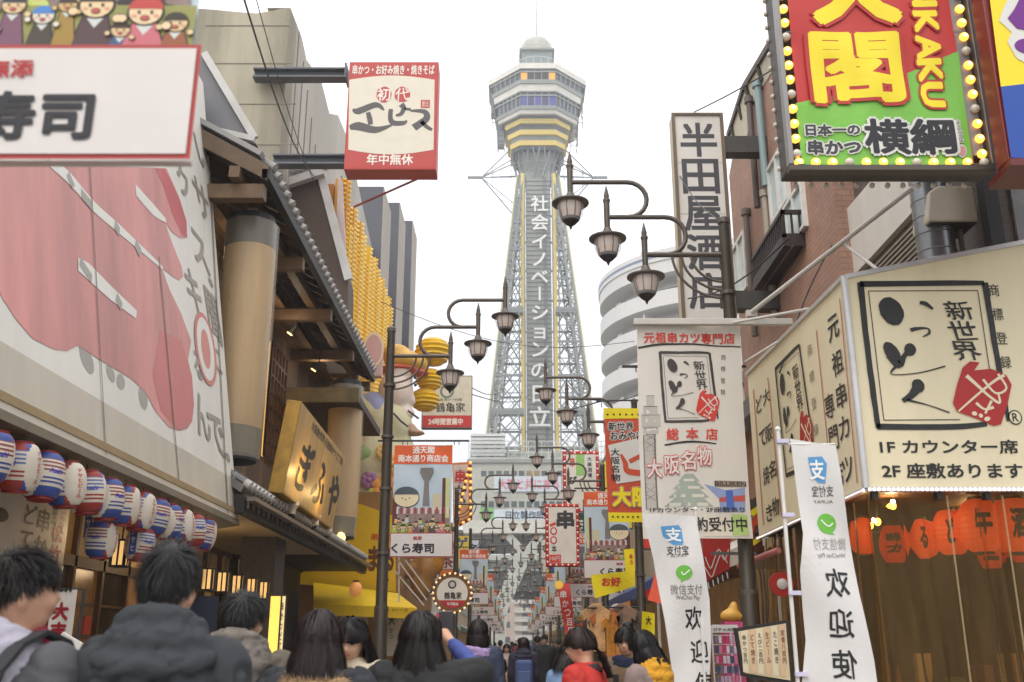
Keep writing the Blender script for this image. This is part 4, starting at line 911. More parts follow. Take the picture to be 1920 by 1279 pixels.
# concrete building with concave top
cb = thing('concrete_building', 'tall beige stained concrete building with curved parapet on the left', 'building', (-7, 22, 0))
x1 = W(545, 15, 21.6).x; z1 = W(545, 15, 21.6).z
pts = [V((x1, 21.6, 0))]+[V((W(x, y, 21.6).x, 21.6, W(x, y, 21.6).z)) for x, y in ((545, 15), (528, 16), (512, 20), (480, 25), (440, 22), (400, 18))]+[V((x1-9, 21.6, z1+.5)), V((x1-9, 21.6, 0))]
mb = MB(); mb.prism(pts, (0, .8, 0)); mb.build('front_wall', CONC, cb)
jm = M(138, 130, 114, var=0)
for (a_, b_) in (((385, 48), (543, 48)), ((385, 119), (549, 119)), ((385, 195), (555, 195)), ((385, 271), (560, 271))):
    mb = MB(); mb.beam(W(*a_, 21.595), W(*b_, 21.595), .02, .02); mb.build('wall_joint', jm, cb)
for x in (): mb = MB(); mb.beam(V((W(x, 300, 21.59).x, 21.59, 5)), V((W(x, 300, 21.59).x, 21.59, W(x, 24, 21.59).z-.1)), .02, .02); mb.build('wall_joint', jm, cb)
pr = [(545, 15), (566, 70), (575, 112), (602, 150), (618, 213), (634, 216), (643, 238), (652, 260)]
Ys = []; side = [V((x1, 21.6, 0))]
for x, y in pr: q = WX(x, y, x1); side.append(V((x1, q.y, q.z)))
side.append(V((x1, side[-1].y+10, side[-1].z-2))); side.append(V((x1, side[-1].y, 0)))
mb = MB(); mb.prism(side[1:-1]+[side[-1], V((x1, 22.4, 0)), V((x1, 22.4, side[1].z))], (-.6, 0, 0)); mb.build('side_wall', M(188, 182, 170, rough=.85, var=.14, sc_=.6, streak=1, kind=None), cb)
mb = MB()
for k in range(26): y = 22.6+k*.7; mb.box(x1+.002, x1+.03, y, y+.03, 5, min(side[1].z, side[1].z-(k*.45)))
mb.build('side_rib', M(150, 144, 132), cb)
# projecting sign on two beams
sg1 = thing('projecting_sign', 'red and cream square sign with black brush katakana on two steel beams', 'sign', (W(735, 220, 21).x, 21, W(735, 328, 21).z))
p = facing(21, sg1); RR = M(186, 62, 56, rough=.45, var=.05)
backbox(p, 650, 116, 820, 318, .55, RR)
p.rect(652, 119, 818, 315, RR, 1, 'face')
p.poly([(655, 150)]+[(655+160*t, 150-8*math.sin(math.pi*t)) for t in [i/12 for i in range(13)]]+[(813, 281)]+[(813-160*t, 281+9*math.sin(math.pi*t)) for t in [i/12 for i in range(13)]], M(222, 214, 194, rough=.45, var=.04), 2, 'face')
wl = M(236, 226, 214, var=0)
p.text('串かつ・お好み焼き・焼きそば', 661, 122, 815, 141, wl, h=3, bold=.028); p.text('年中無休', 687, 289, 775, 310, wl, h=3, bold=.03)
for x, ch in ((720, '初'), (754, '代')): p.ell(x, 178, 14.5, 14.5, RR, 3, 'red_disc', jit=.06); p.text(ch, x-13, 166, x+13, 190, wl, h=4, bold=.015, rough=.05)
ik = M(84, 80, 80, rough=.5, var=0)
p.line([(662, 205), (672, 209), (705, 197), (720, 207)], [4, 14, 12, 3], ik, 3, 'brush_lettering'); p.line([(690, 211), (693, 222), (695, 234)], [8, 10, 9], ik, 3, 'brush_lettering'); p.line([(656, 240), (672, 237), (704, 244), (735, 235)], [9, 18, 14, 3], ik, 3, 'brush_lettering')
p.line([(733, 205), (732, 222), (738, 231), (757, 231), (763, 226)], [8, 9, 11, 9, 2], ik, 3, 'brush_lettering'); p.line([(742, 217), (752, 214), (757, 203), (752, 196)], [4, 8, 9, 12], ik, 3, 'brush_lettering'); p.line([(758, 204), (770, 206)], [5, 6], ik, 3, 'brush_lettering')
p.line([(770, 208), (796, 210), (800, 222), (788, 232), (776, 240)], [4, 10, 13, 14, 15], ik, 3, 'brush_lettering'); p.line([(790, 228), (800, 238), (810, 244)], [8, 8, 6], ik, 3, 'brush_lettering')
p.rect(789, 188, 806, 203, RR, 3, 'red_seal'); p.text('恵比', 791, 190, 804, 201, M(222, 214, 194, var=0), h=4)
p.build()
for (xa, xb, y) in ((476, 650, 139), (512, 650, 301)):
    mb = MB(); a, b = W(xa, y, 21.3), W(xb, y, 21.3); mb.box(a.x, b.x, 21.2, 21.5, a.z-.13, a.z-.09); mb.box(a.x, b.x, 21.2, 21.5, a.z+.09, a.z+.13); mb.box(a.x, b.x, 21.34, 21.37, a.z-.09, a.z+.09)
    mb.box(b.x-.02, b.x+.02, 21.1, 21.6, a.z-.2, a.z+.2); mb.build('steel_beam', M(96, 98, 102, rough=.5), sg1)
mb = MB(); mb.beam(W(818, 320, 21.3), W(664, 388, 23.5), .04); mb.build('stay_rod', M(150, 60, 50), sg1)
# yellow ribbed bulb facade
yf = thing('bulb_fin_facade', 'yellow vertical fins studded with small bulbs forming a stepped facade', 'sign', (-4.4, 28, 8))
YM = M(242, 196, 16, rough=.4, var=.08); YO = M(226, 164, 16, rough=.4, var=.08); BW = M(246, 222, 130, rough=.3, emit=.08, var=0)
BME = None
for k in range(17):
    Y = 23.3+k*.6; zt = 13.0-(.9 if k in (1, 3, 6) else 0)-.12*(k % 3); zb_ = 7.4 if k < 15 else 8.2
    if k > 13: zb_ += (k-13)*.5
    mb = MB(); mb.box(-4.55, -4.22, Y, Y+.34, zb_, zt); fin = mb.build('fin', YM if k % 2 else YO, yf)
    mb = MB()
    for q_ in range(int((zt-zb_)/.13)): mb.ball((-4.20, Y+.17, zb_+.1+q_*.13), .05, 6, 4); mb.ball((-4.3, Y-.02, zb_+.1+q_*.13), .045, 6, 4) if k % 2 == 0 else None
    b_ = mb.build('bulb_row', BW if k % 3 else M(244, 196, 30, rough=.3, emit=.05, var=0), fin); tag(b_, kind='stuff')
mb = MB(); mb.box(-4.8, -4.56, 23.2, 33.4, 6.5, 12.8); mb.build('backing', M(196, 130, 30, rough=.5), yf)
mb = MB(); mb.prism([W(628, 500, 23.1), W(634, 330, 23.1), W(642, 340, 23.1), W(652, 560, 23.1)], (0, .1, 0)); mb.build('white_edge', M(224, 206, 200), yf)
ar = thing('arched_sign', 'small pink arched sign with cream rim beneath the yellow fins', 'sign', W(700, 660, 26))
p = facing(26, ar); backbox(p, 682, 640, 716, 705, .3, M(196, 170, 166)); p.ell(700, 655, 20, 33, M(232, 214, 180, var=0), 1, 'rim'); p.ell(700, 656, 16, 28, M(208, 168, 170, var=.05), 2, 'face'); p.build()
# dark slab tower
st_ = thing('slab_fin_building', 'grey building of three tall projecting slabs behind the yellow fins', 'building', (-7, 44, 0))
for (xr, ya, ytop, xe) in ((720, 36.9, 350, 733), (750, 42.3, 380, 760), (774, 48.0, 414, 781)):
    c = W(xr, ytop, ya); yb = WX(xe, ytop+60, c.x).y; mb = MB(); mb.mat(M(88, 90, 98, rough=.6, var=.1, sc_=.5, streak=1)); mb.box(c.x-3.5, c.x-.02, ya, yb, 0, c.z); mb.mat(M(178, 168, 156, rough=.7, kind='panel')); mb.box(c.x-.02, c.x, ya+.01, yb, 0, c.z); mb.build('slab', None, st_)
mb = MB(); mb.box(-14, -6.2, 34, 60, 0, 17); mb.build('core_wall', M(168, 160, 150, rough=.8, kind='panel'), st_)

# ---- big festive figure (a plain robed figure) with golden gourds
fg = thing('robed_figure', 'giant robed festive figure with floral kimono and striped cap on the facade', 'statue', (W(720, 900, 27).x, 27, 5))
def blob(lst, name, m, root, vox=.06, smooth=2):
    mb = MB()
    for it in lst:
        c, r_ = V(it[0]), it[1]; s3 = it[2] if len(it) > 2 else (1, 1, 1); mb.ball(c, r_, 14, 9, s3)
    o = mb.build(name, m, root)
    rm = o.modifiers.new('r', 'REMESH'); rm.mode = 'VOXEL'; rm.voxel_size = vox
    sm = o.modifiers.new('s', 'SMOOTH'); sm.factor = .6; sm.iterations = smooth*4
    return bake(o)
def bake(o, smooth=True):
    bpy.context.view_layer.update(); dg = bpy.context.evaluated_depsgraph_get(); me = bpy.data.meshes.new_from_object(o.evaluated_get(dg)); ms_ = [s.material for s in o.material_slots]
    o.modifiers.clear(); o.data = me
    if smooth: me.polygons.foreach_set('use_smooth', [True]*len(me.polygons))
    return o
w27 = lambda px, py: W(px, py, 27)
blob([(w27(705, 870), .95, (1, .8, 1.2)), (w27(720, 800), .8, (1, .8, 1)), (w27(700, 930), 1.0, (1, .8, .9)), (w27(690, 780), .6), (w27(745, 850), .5, (1, .8, 1.3)), (w27(760, 905), .42)], 'robe', M(206, 200, 160, rough=.6, var=.1, sc_=1), fg)
blob([(w27(700, 775), .62, (1, .9, 1)), (w27(690, 820), .5, (1, 1.1, 1.2)), (w27(716, 780), .45, (1, 1.3, .8))], 'shoulder_cloth', M(150, 156, 190, rough=.6, var=.12, sc_=2), fg)
blob([(w27(692, 860), .6, (1, 1.3, .9)), (w27(700, 900), .55, (1, 1.4, .8))], 'sleeve', M(150, 176, 110, rough=.6, var=.2, sc_=2), fg)
blob([(w27(742, 735), .56, (.9, .9, 1.1)), (w27(762, 745), .24), (w27(755, 775), .34, (1, .9, .7)), (w27(770, 752), .16), (w27(748, 700), .42), (w27(757, 725), .2)], 'head', M(226, 208, 192, rough=.5, var=.06), fg, .045)
blob([(w27(752, 800), .40, (1.1, .9, .35)), (w27(775, 812), .3, (1.2, .9, .3))], 'collar', M(186, 148, 118, rough=.5, var=.15, sc_=4), fg)
blob([(w27(757, 678), .5, (1.15, 1, .62)), (w27(740, 662), .42, (1.1, 1, .6)), (w27(780, 682), .35, (1, 1, .8))], 'cap', M(220, 172, 70, rough=.5, var=.2, sc_=3), fg)
blob([(w27(745, 694), .52, (1.35, 1, .2)), (w27(785, 700), .28, (1.2, 1, .35))], 'headband', M(196, 84, 60, rough=.5, var=.15), fg)
for (px, py, r_, c) in ((745, 905, .42, (226, 140, 60)), (722, 915, .4, (230, 160, 70)), (686, 792, .2, (214, 110, 80)), (700, 935, .3, (190, 196, 90)), (735, 870, .3, (232, 176, 90)), (718, 846, .22, (236, 200, 120)), (692, 900, .25, (160, 110, 150))):
    cpt = W(px, py, 26.15); mb = MB()
    for j in range(7): a = 2*math.pi*j/7; mb.ball(cpt+V((math.cos(a)*r_*.55, 0, math.sin(a)*r_*.55)), r_*.42, 8, 5, (1, .3, 1))
    mb.ball(cpt-V((0, .03, 0)), r_*.3, 8, 5, (1, .5, 1)); mb.build('flower', M(*c, rough=.5, var=.1), fg, smooth=True)
for (px, py) in ((778, 708), (779, 722)): mb = MB(); mb.ball(W(px, py, 26.55), .045, 8, 5); mb.build('eye', BLACKP, fg)
mb = MB(); a = W(735, 775, 26.3); mb.tube([W(738, 775, 26.35), W(752, 790, 26.3), W(765, 800, 26.3)], .03, 6); mb.tube([W(765, 770, 26.4), W(785, 785, 26.4)], .03, 6); mb.build('collar_edge', M(70, 60, 66), fg)
gd = thing('golden_gourds', 'stack of shiny golden ribbed gourd lanterns right of the robed figure', 'lantern', W(800, 700, 27.5))
for (px, py, r_) in ((812, 660, .5), (806, 712, .38), (797, 750, .4)):
    c = W(px, py, 27.5); mb = MB()
    for j in range(9): mb.lathe([(r_*math.sin(math.pi*(j+t)/9)*(.94 if t in (0, 1) else 1.06)+.01, -r_*.85*math.cos(math.pi*(j+t)/9)) for t in (0, .5, 1)], 20, c)
    mb.build('gourd', M(228, 184, 30, rough=.3, var=.12, sc_=5), gd, smooth=True)
# mid-left signs
s2 = thing('rooftop_sign', 'cream sign with brush lettering and red 24 hour band above the banner', 'sign', W(838, 800, 34)); p = facing(34, s2)
backbox(p, 791, 704, 885, 803, .3, M(120, 116, 112)); p.rect(793, 706, 884, 779, M(214, 210, 190, rough=.5), 1, 'face'); p.rect(793, 779, 884, 801, M(198, 50, 46, rough=.5), 1, 'red_band')
p.ell(838, 734, 13, 13, M(110, 140, 110, var=.3, sc_=9), 2, 'emblem'); p.ell(838, 734, 9, 9, M(214, 206, 196, var=0), 3, 'emblem'); p.text('鶴亀家', 817, 755, 872, 773, BLACKP, h=2, bold=.01, rough=.04); p.text('24時間営業中', 803, 784, 868, 797, wl, h=2, bold=.04); p.text('元祖 串かつ料理', 818, 747, 866, 752, BLACKP, h=2); p.build()
s3 = thing('vertical_bulb_sign', 'peach vertical skewer sign with bulb border and pointed foot', 'sign', W(866, 990, 30)); p = facing(30, s3)
mb = MB(); o3 = [W(848, 868, 30), W(884, 866, 30), W(885, 972, 30), W(850, 992, 30)]; mb.prism(o3, (0, .3, 0)); mb.build('housing', M(214, 130, 60, rough=.5), s3)
p.poly([(850, 872), (878, 871), (879, 968), (850, 984)], M(226, 206, 190, rough=.5), 1, 'face'); p.poly([(850, 945), (879, 948), (879, 968), (850, 984)], M(222, 160, 110, rough=.5), 2, 'face')
p.text('串', 852, 880, 874, 908, M(196, 50, 44, var=0), h=3, bold=.05, out=[(wl, .04), (BLACKP, .07)], vert=True); p.text('かつ', 851, 908, 875, 952, M(60, 56, 58, var=0), h=3, bold=.04, out=[(wl, .04), (BLACKP, .06)], vert=True)
p.build()
def bulb_border(pts, n, Y, r_, root, cols, name='bulb_row', ph=0):
    tot = []; L_ = 0
    for i in range(len(pts)): a, b = V(pts[i]), V(pts[(i+1) % len(pts)]); tot.append(((b-a).length, a, b)); L_ += (b-a).length
    for ci, c in enumerate(cols):
        mb = MB()
        for k in range(n):
            if k % len(cols) != ci: continue
            d = L_*k/n
            for (l, a, b) in tot:
                if d <= l: mb.ball(a.lerp(b, d/l)-V((0, r_*.5, 0)), r_, 8, 5); break
                d -= l
        tag(mb.build(name, c, root, smooth=True), kind='stuff')
BO = M(255, 190, 90, rough=.3, emit=1.2, var=0); BD = M(120, 60, 30, rough=.4, var=0)
bulb_border([W(882, 868, 29.98), W(883, 972, 29.98), W(852, 990, 29.98)], 44, 30, .045, s3, [BO, BD])
s4 = thing('round_bulb_sign', 'round cream sign with red foot and a ring of bulbs under the left banner', 'sign', W(848, 1142, 20)); p = facing(20, s4)
c = W(848, 1112, 20); mb = MB(); mb.lathe([(.36, 0), (.36, .14)], 40, c, Matrix.Rotation(R(-90), 4, 'X')); mb.build('housing', M(130, 96, 60), s4)
p.ell(848, 1112, 29, 29, M(222, 216, 204, rough=.5, emit=.08), 1, 'face', n=40); p.poly([(848+29*math.cos(t), 1112+29*math.sin(t)) for t in [math.radians(28+k*124/14) for k in range(15)]], M(190, 44, 44), 2, 'red_band')
p.ell(848, 1096, 8, 8, M(70, 66, 66, var=0), 2, 'emblem'); p.ell(848, 1096, 5, 5, M(200, 196, 190, var=0), 3, 'emblem'); p.text('鶴亀家', 833, 1110, 866, 1123, BLACKP, h=3, bold=.02); p.text('年中無休', 838, 1129, 860, 1136, wl, h=3, bold=.03); p.build()
bulb_border([c+V((.375*math.cos(2*math.pi*k/40), -.02, .375*math.sin(2*math.pi*k/40))) for k in range(40)], 44, 20, .022, s4, [M(255, 220, 160, emit=.9, var=0), BD])
# yellow shop
ys = thing('yellow_shop', 'bright yellow shop wall and awning with brush hiragana behind the near left lamp', 'shop', (W(680, 1100, 23.6).x, 23.6, 0)); p = facing(23.6, ys); YL = M(236, 190, 12, rough=.45, var=.05)
mb = MB(); mb.prism([W(560, 935, 23.6), W(676, 945, 23.6), W(739, 968, 23.6), W(741, 1110, 23.6), W(560, 1095, 23.6)], (0, 1.5, 0)); mb.build('sign_wall', YL, ys)
bk = M(110, 56, 12, var=0); p.text('串かつ', 696, 1000, 738, 1014, M(210, 60, 30, var=0), h=1, bold=.03); p.text('まる', 690, 1024, 739, 1072, bk, h=1, bold=.05, rough=.04); p.line([(712, 1112), (728, 1085)], 5, bk, 1, 'lettering'); p.build()
mb = MB(); a, b, c_, d_ = W(588, 1092, 23.4), W(745, 1112, 23.4), W(782, 1140, 21.5), W(588, 1132, 21.5)
mb.add([a, b, c_, d_, a-V((0, 0, .05)), b-V((0, 0, .05)), c_-V((0, 0, .22)), d_-V((0, 0, .22))], [(0, 1, 2, 3), (4, 7, 6, 5), (3, 2, 6, 7), (1, 5, 6, 2), (0, 3, 7, 4)]); mb.build('awning', M(238, 196, 16, rough=.5, var=.08), ys)
p = facing(21.48, ys); p.text('大 串かつ 団', 725, 1141, 764, 1147, bk, h=1); p.build()
p = facing(22.4, ys, warp=lambda u, v: (0, 0, .04*math.sin(u*14)), lim=.15)
for x0, x1_, t in ((618, 650, '付'), (652, 690, '串'), (722, 748, '大'), (752, 775, '市')): p.rect(x0, 1148, x1_, 1230, M(206, 196, 178, rough=.7), 0, 'curtain'); p.text(t, x0+6, 1156, x0+20, 1172, K, h=1.5, bold=.02); p.text('かつ', x0+7, 1176, x0+17, 1200, K, h=1.5, vert=True)
p.build(); mb = MB(); mb.box(-5, -2.6, 23.8, 33, 0, 5); mb.build('wall', M(150, 110, 60, rough=.7), ys)
# golden brown figure above white frame
bf = thing('golden_figure', 'golden brown carved figure standing under the near left banner', 'statue', W(790, 1130, 25)); w25 = lambda px, py: W(px, py, 25)
blob([(w25(800, 1065), .33, (.9, .8, 1.3)), (w25(790, 1095), .3, (.9, .8, 1.4)), (w25(775, 1068), .2), (w25(764, 1074), .15), (w25(800, 1035), .25), (w25(782, 1052), .12)], 'body', M(170, 122, 62, rough=.4, var=.2, sc_=4), bf, .04)
blob([(w25(818, 1055), .22, (.9, .8, 1.4)), (w25(822, 1040), .2)], 'cape', M(200, 136, 40, rough=.4, var=.2, sc_=4), bf, .04)
mb = MB()
for a, b in (((746, 1050), (800, 1125)), ((740, 1070), (795, 1135)), ((748, 1045), (748, 1135)), ((760, 1050), (805, 1110))): mb.beam(W(*a, 22), W(*b, 22), .03)
tag(mb.build('white_frame', WSTEEL), 'thin white diagonal steel frame right of the yellow shop', 'frame')
# background left shops
rb = random.Random(21)
def shop_block(side, Y0, Y1, X, h, col, lab):
    o = thing('shop_house', lab, 'building', (X, (Y0+Y1)/2, 0)); xs = sorted((X, X+side*6))
    mb = MB(); mb.box(xs[0], xs[1], Y0, Y1, 0, h); mb.build('wall', M(*col, rough=.7, var=.12, sc_=.8, streak=1), o)
    mb = MB(); xx = sorted((X-side*.25, X+side*6.1)); mb.box(xx[0], xx[1], Y0-.1, Y1+.1, h, h+.25); mb.build('roof', M(110, 108, 104), o)
    nwin = max(1, int((Y1-Y0)/2.2))
    for fl in range(int((h-3)/2.6)):
        for k in range(nwin):
            y = Y0+(k+.5)*(Y1-Y0)/nwin; z = 4+fl*2.6; mb = MB(); xw = sorted((X-side*.02, X+side*.1)); mb.box(xw[0], xw[1], y-.6, y+.6, z, z+1.2); wd = mb.build('window', M(70, 78, 84, rough=.2), o)
            mb = MB(); xw = sorted((X-side*.05, X-side*.0)); mb.box(xw[0], xw[1], y-.65, y+.65, z-.08, z-.02); mb.build('sill', TL, wd)
    ac = rb.choice([(176, 50, 40), (214, 160, 40), (60, 100, 70), (196, 190, 176), (60, 80, 130)])
    mb = MB(); x0, x1 = X, X-side*.9; mb.add([V((x0, Y0+.2, 3.1)), V((x0, Y1-.2, 3.1)), V((x1, Y1-.2, 2.6)), V((x1, Y0+.2, 2.6)), V((x0, Y0+.2, 3.0)), V((x0, Y1-.2, 3.0)), V((x1, Y1-.2, 2.4)), V((x1, Y0+.2, 2.4))], [(0, 1, 2, 3), (4, 7, 6, 5), (3, 2, 6, 7), (0, 3, 7, 4), (1, 5, 6, 2)]); mb.build('awning', M(*ac, rough=.6), o)
    mb = MB(); xs = sorted((X-side*.03, X)); mb.box(xs[0], xs[1], Y0+.3, Y1-.3, .3, 2.5); mb.build('shop_opening', M(150, 112, 66, emit=.18, var=.45, sc_=2.2), o)
    return o
for i, (a, b, h, c) in enumerate(((34, 41, 6.5, (200, 190, 170)), (41.5, 50, 7.5, (180, 120, 96)), (50.5, 61, 8, (206, 200, 186)), (61.5, 74, 8.5, (170, 160, 146)), (74.5, 90, 9.5, (196, 176, 150)), (91, 118, 11, (204, 198, 186)))):
    shop_block(-1, a, b, -3.9, h, c, ['first background shop house on the left, beyond the golden figure', 'second background shop house on the left, brick toned', 'third background shop house on the left, pale', 'fourth background shop house on the left, grey brown', 'fifth background shop house on the left', 'last background shop house on the left before the tower'][i])

for (x, y, z) in ((-3.9, 13.4, 6.9), (-3.9, 16.6, 6.9), (-3.9, 19.6, 6.9)):  # point lights added to brighten the eave; the nearest has no spotlight
    ld = bpy.data.lights.new('eave_spot_fill_light', 'POINT'); ld.energy = 7; ld.color = (1, .8, .55); ld.shadow_soft_size = .1; lo = bpy.data.objects.new('eave_spot_fill_light', ld); COL.objects.link(lo); lo.location = (x, y, z)
# more hanging shop signs down the lane, both sides
sgn_l = [(-2.7, 26.0, 3.1, .55, 1.6, (190, 46, 40), 'たこ焼', (236, 230, 220), 'red'), (-3.1, 29.0, 4.3, .8, .8, (232, 196, 30), '鍋', (60, 40, 30), 'yellow'), (-2.6, 32.5, 3.0, .6, 1.5, (222, 216, 206), '居酒屋', (40, 40, 44), 'white'), (-3.0, 36.5, 4.6, .9, 1.6, (46, 84, 140), '寿司', (236, 236, 236), 'blue'), (-2.5, 40.0, 3.2, .7, 1.2, (220, 120, 40), '麺', (250, 240, 220), 'orange'), (-2.9, 45.0, 4.4, .8, 2.0, (214, 208, 196), '喫茶', (120, 40, 30), 'pale'), (-2.6, 51.0, 4.0, 1.0, 1.0, (178, 40, 40), '焼', (240, 232, 210), 'dark red'), (-2.9, 58.0, 5.2, 1.0, 2.4, (230, 200, 60), 'ゲーム', (40, 60, 120), 'amber'), (-2.8, 68.0, 6.0, 1.2, 2.4, (206, 210, 214), '将棋', (50, 50, 60), 'grey')]
sgn_r = [(2.75, 19.0, 3.2, .6, 1.3, (222, 60, 44), '大阪', (250, 240, 220), 'scarlet'), (2.6, 24.5, 4.2, .7, 1.7, (236, 214, 50), '串かつ', (170, 40, 30), 'yellow'), (2.7, 27.5, 2.6, .6, .9, (216, 210, 200), '酒', (40, 40, 44), 'white'), (2.5, 33.0, 4.4, .8, 1.6, (40, 96, 70), '薬', (240, 240, 232), 'green'), (2.6, 38.0, 3.2, .8, 1.5, (226, 130, 50), 'うどん', (60, 30, 20), 'orange'), (2.4, 42.0, 5.0, .9, 1.8, (214, 208, 200), '珈琲', (90, 50, 30), 'pale'), (2.7, 47.0, 3.6, .9, 1.4, (170, 44, 60), '肉', (245, 235, 220), 'crimson'), (2.5, 54.0, 5.2, 1.0, 2.2, (60, 86, 150), '将棋', (240, 240, 240), 'blue'), (2.6, 62.0, 4.4, 1.1, 1.6, (236, 206, 70), '鶴', (60, 40, 30), 'golden'), (2.7, 72.0, 6.2, 1.3, 2.6, (206, 200, 190), 'ホテル', (150, 40, 40), 'ivory')]
for side, lst in (('left', sgn_l), ('right', sgn_r)):
    for i, (x, y, z, w_, h_, c, t_, tc_, cn) in enumerate(lst):
        o = thing('hanging_sign', '%s hanging shop sign, number %d down the %s side of the lane' % (cn, i+1, side), 'sign', (x, y, z), 'small shop signs hung down the lane')
        mb = MB(); mb.box(x-w_/2, x+w_/2, y, y+.12, z, z+h_); mb.build('housing', M(90, 84, 78, rough=.5), o, bevel=.01); pp = facing(y, o, eps=.006); pp.urect(x-w_/2+.03, z+.03, x+w_/2-.03, z+h_-.03, M(*c, rough=.5, var=.1, sc_=3), 1, 'face')
        n_ = len(t_); cell = min(w_*.8, (h_-.1)/n_); pp.utext(t_, x-cell/2, z+h_/2-cell*n_/2, x+cell/2, z+h_/2+cell*n_/2, M(*tc_, var=0), h=2, bold=.03, vert=True); pp.build()
        mb = MB(); xw = x-(1.1 if side == 'left' else -1.1); mb.beam((x, y+.06, z+h_-.1), (xw, y+.06, z+h_-.1), .04); mb.build('bracket', DSTEEL, o)
# glowing bulbs along the shop fronts
for i in range(14):
    sd_ = -1 if i % 2 else 1; y = 18+i*2.3; x = sd_*(3.0 if sd_ > 0 else 3.1); z = 2.45+.1*(i % 3)
    o = thing('shop_lantern', '%s round paper lantern under the %s awnings, counting away' % (('first', 'second', 'third', 'fourth', 'fifth', 'sixth', 'seventh')[i//2], 'left' if sd_ < 0 else 'right'), 'lantern', (x, y, z), 'small lanterns under the far awnings')
    mb = MB(); mb.ball((x, y, z), .13, 14, 9, (1, 1, 1.15)); mb.build('lantern_shade', M(*[(220, 90, 50), (226, 150, 80), (200, 50, 40)][i % 3], rough=.5, emit=.35), o, smooth=True); mb = MB(); mb.lathe([(.06, .14), (.06, .17)], 10, (x, y, z)); mb.build('cap_ring', BLK, o)
# ================================================================ RIGHT SIDE
BOM = M(255, 176, 70, rough=.25, emit=2.2, var=0, ecol=(255, 178, 70)); BCORE = M(255, 236, 190, emit=3.5, var=0, ecol=(255, 230, 170)); BOFF = M(206, 200, 184, rough=.2, var=.05); SOCK = M(176, 160, 130, rough=.4)
def bulb(c, lit, root, r_=.032):
    ks = ('lit' if lit else 'off', r_)
    if ks not in _B:
        mb = MB(); mb.mat(SOCK); rot = Matrix.Rotation(R(90), 4, 'X')
        mb.lathe([(r_*.75, 0), (r_*.8, r_*.5)], 12, (0, 0, 0), rot)
        mb.mat(BOM if lit else BOFF); mb.lathe([(r_*.85, r_*.45), (r_*1.02, r_*.9), (r_*.95, r_*1.4), (r_*.6, r_*1.75), (r_*.1, r_*1.85)], 14, (0, 0, 0), rot)
        if lit: mb.mat(BCORE); mb.lathe([(r_*.45, r_*1.84), (r_*.1, r_*1.95)], 10, (0, 0, 0), rot)
        o = mb.build('bulb', None, root, smooth=True); _B[ks] = o.data
    else: o = bpy.data.objects.new('bulb', _B[ks]); COL.objects.link(o); par(o, root)
    o.location = c; return o
_B = {}
# ---- large bulb framed sign
SY = 6.3
bsg = thing('bulb_framed_sign', 'red and green banner sign in a grey box frame ringed with glowing bulbs', 'sign', (W(1660, 300, SY).x, SY, W(1660, 340, SY).z)); p = facing(SY, bsg)
u0 = p.q(1478, 322)[0]; u1 = p.q(1862, 322)[0]; v0 = p.q(1660, 318)[1]; v1 = v0+3.0
mb = MB(); mb.box(u0, u1, SY+.03, SY+.20, v0, v1); mb.build('housing', M(70, 66, 60, rough=.5, metal=.2), bsg, bevel=.01)
mb = MB(); fw = .055
mb.box(u0, u0+fw*.6, SY-.05, SY+.03, v0+.02, v1); mb.box(u1-fw*.4, u1, SY-.05, SY+.03, v0+.02, v1); mb.build('side_flange', M(136, 134, 132, rough=.35, metal=.5), bsg, bevel=.005)
mb = MB(); mb.box(u0, u1, SY-.05, SY+.03, v0-.03, v0+.016); mb.build('bottom_flange', M(84, 78, 70, rough=.45, metal=.3), bsg, bevel=.006)
mb = MB(); ur = p.q(1803, 200)[0]; mb.box(ur, ur+.10, SY-.02, SY+.03, v0+.1, v1); mb.build('grey_rail', M(150, 148, 150, rough=.4, metal=.4), bsg)
# cloth
cu0, cv0 = p.q(1503, 312)[0], p.q(1660, 313)[1]; cu1 = p.q(1822, 310)[0]
def wpc(u, v):
    return (0, 0, .012*math.sin((u-cu0)*9+v*4)*math.sin((v)*5)+.012+.010*noise.noise((u*6, v*2.5, 0)))
cl = Panel((0, SY-.015, 0), X_, Z_, bsg, warp=wpc, eps=.004, lim=.05)
CR = M(186, 44, 36, rough=.5, var=.05); CG = M(118, 184, 66, rough=.5, var=.04); CY = M(238, 216, 30, rough=.5, var=.02)
cl.urect(cu0, cv0, cu1, v1-.05, CR, 0, 'cloth')
cl.poly([(1503, 312), (1490, 197), (1700, 150), (1700, 138), (1782, 104), (1794, 100), (1822, 312)], CG, 1, 'cloth')
hk = [M(96, 30, 26, var=0)]
rdd = M(180, 40, 34, rough=.5, var=0)
cl.text('閣', 1518, 64, 1690, 198, CY, h=5, bold=.032, out=[(rdd, .05)], res=3)
cl.text('天', 1510, -90, 1690, 54, CY, h=4, bold=.06, out=[(rdd, .045)], res=3)
for ch, y in (('N', -8), ('K', 46), ('A', 92), ('K', 137), ('U', 180)):
    cx = 1732+.09*(y-20)-.0; cl.text(ch, cx-28, y-20, cx+28, y+20, CY, h=4, bold=.05, out=[(rdd, .07)], rot=-math.pi/2)
K = BLACKP; wo_ = M(214, 212, 206, rough=.5, var=0)
cl.text('日本一の', 1508, 236, 1610, 258, M(60, 62, 66, var=0), h=4, bold=.05, out=[(wo_, .10)]); cl.text('串かつ', 1512, 265, 1612, 293, M(60, 62, 66, var=0), h=4, bold=.05, out=[(wo_, .10)])
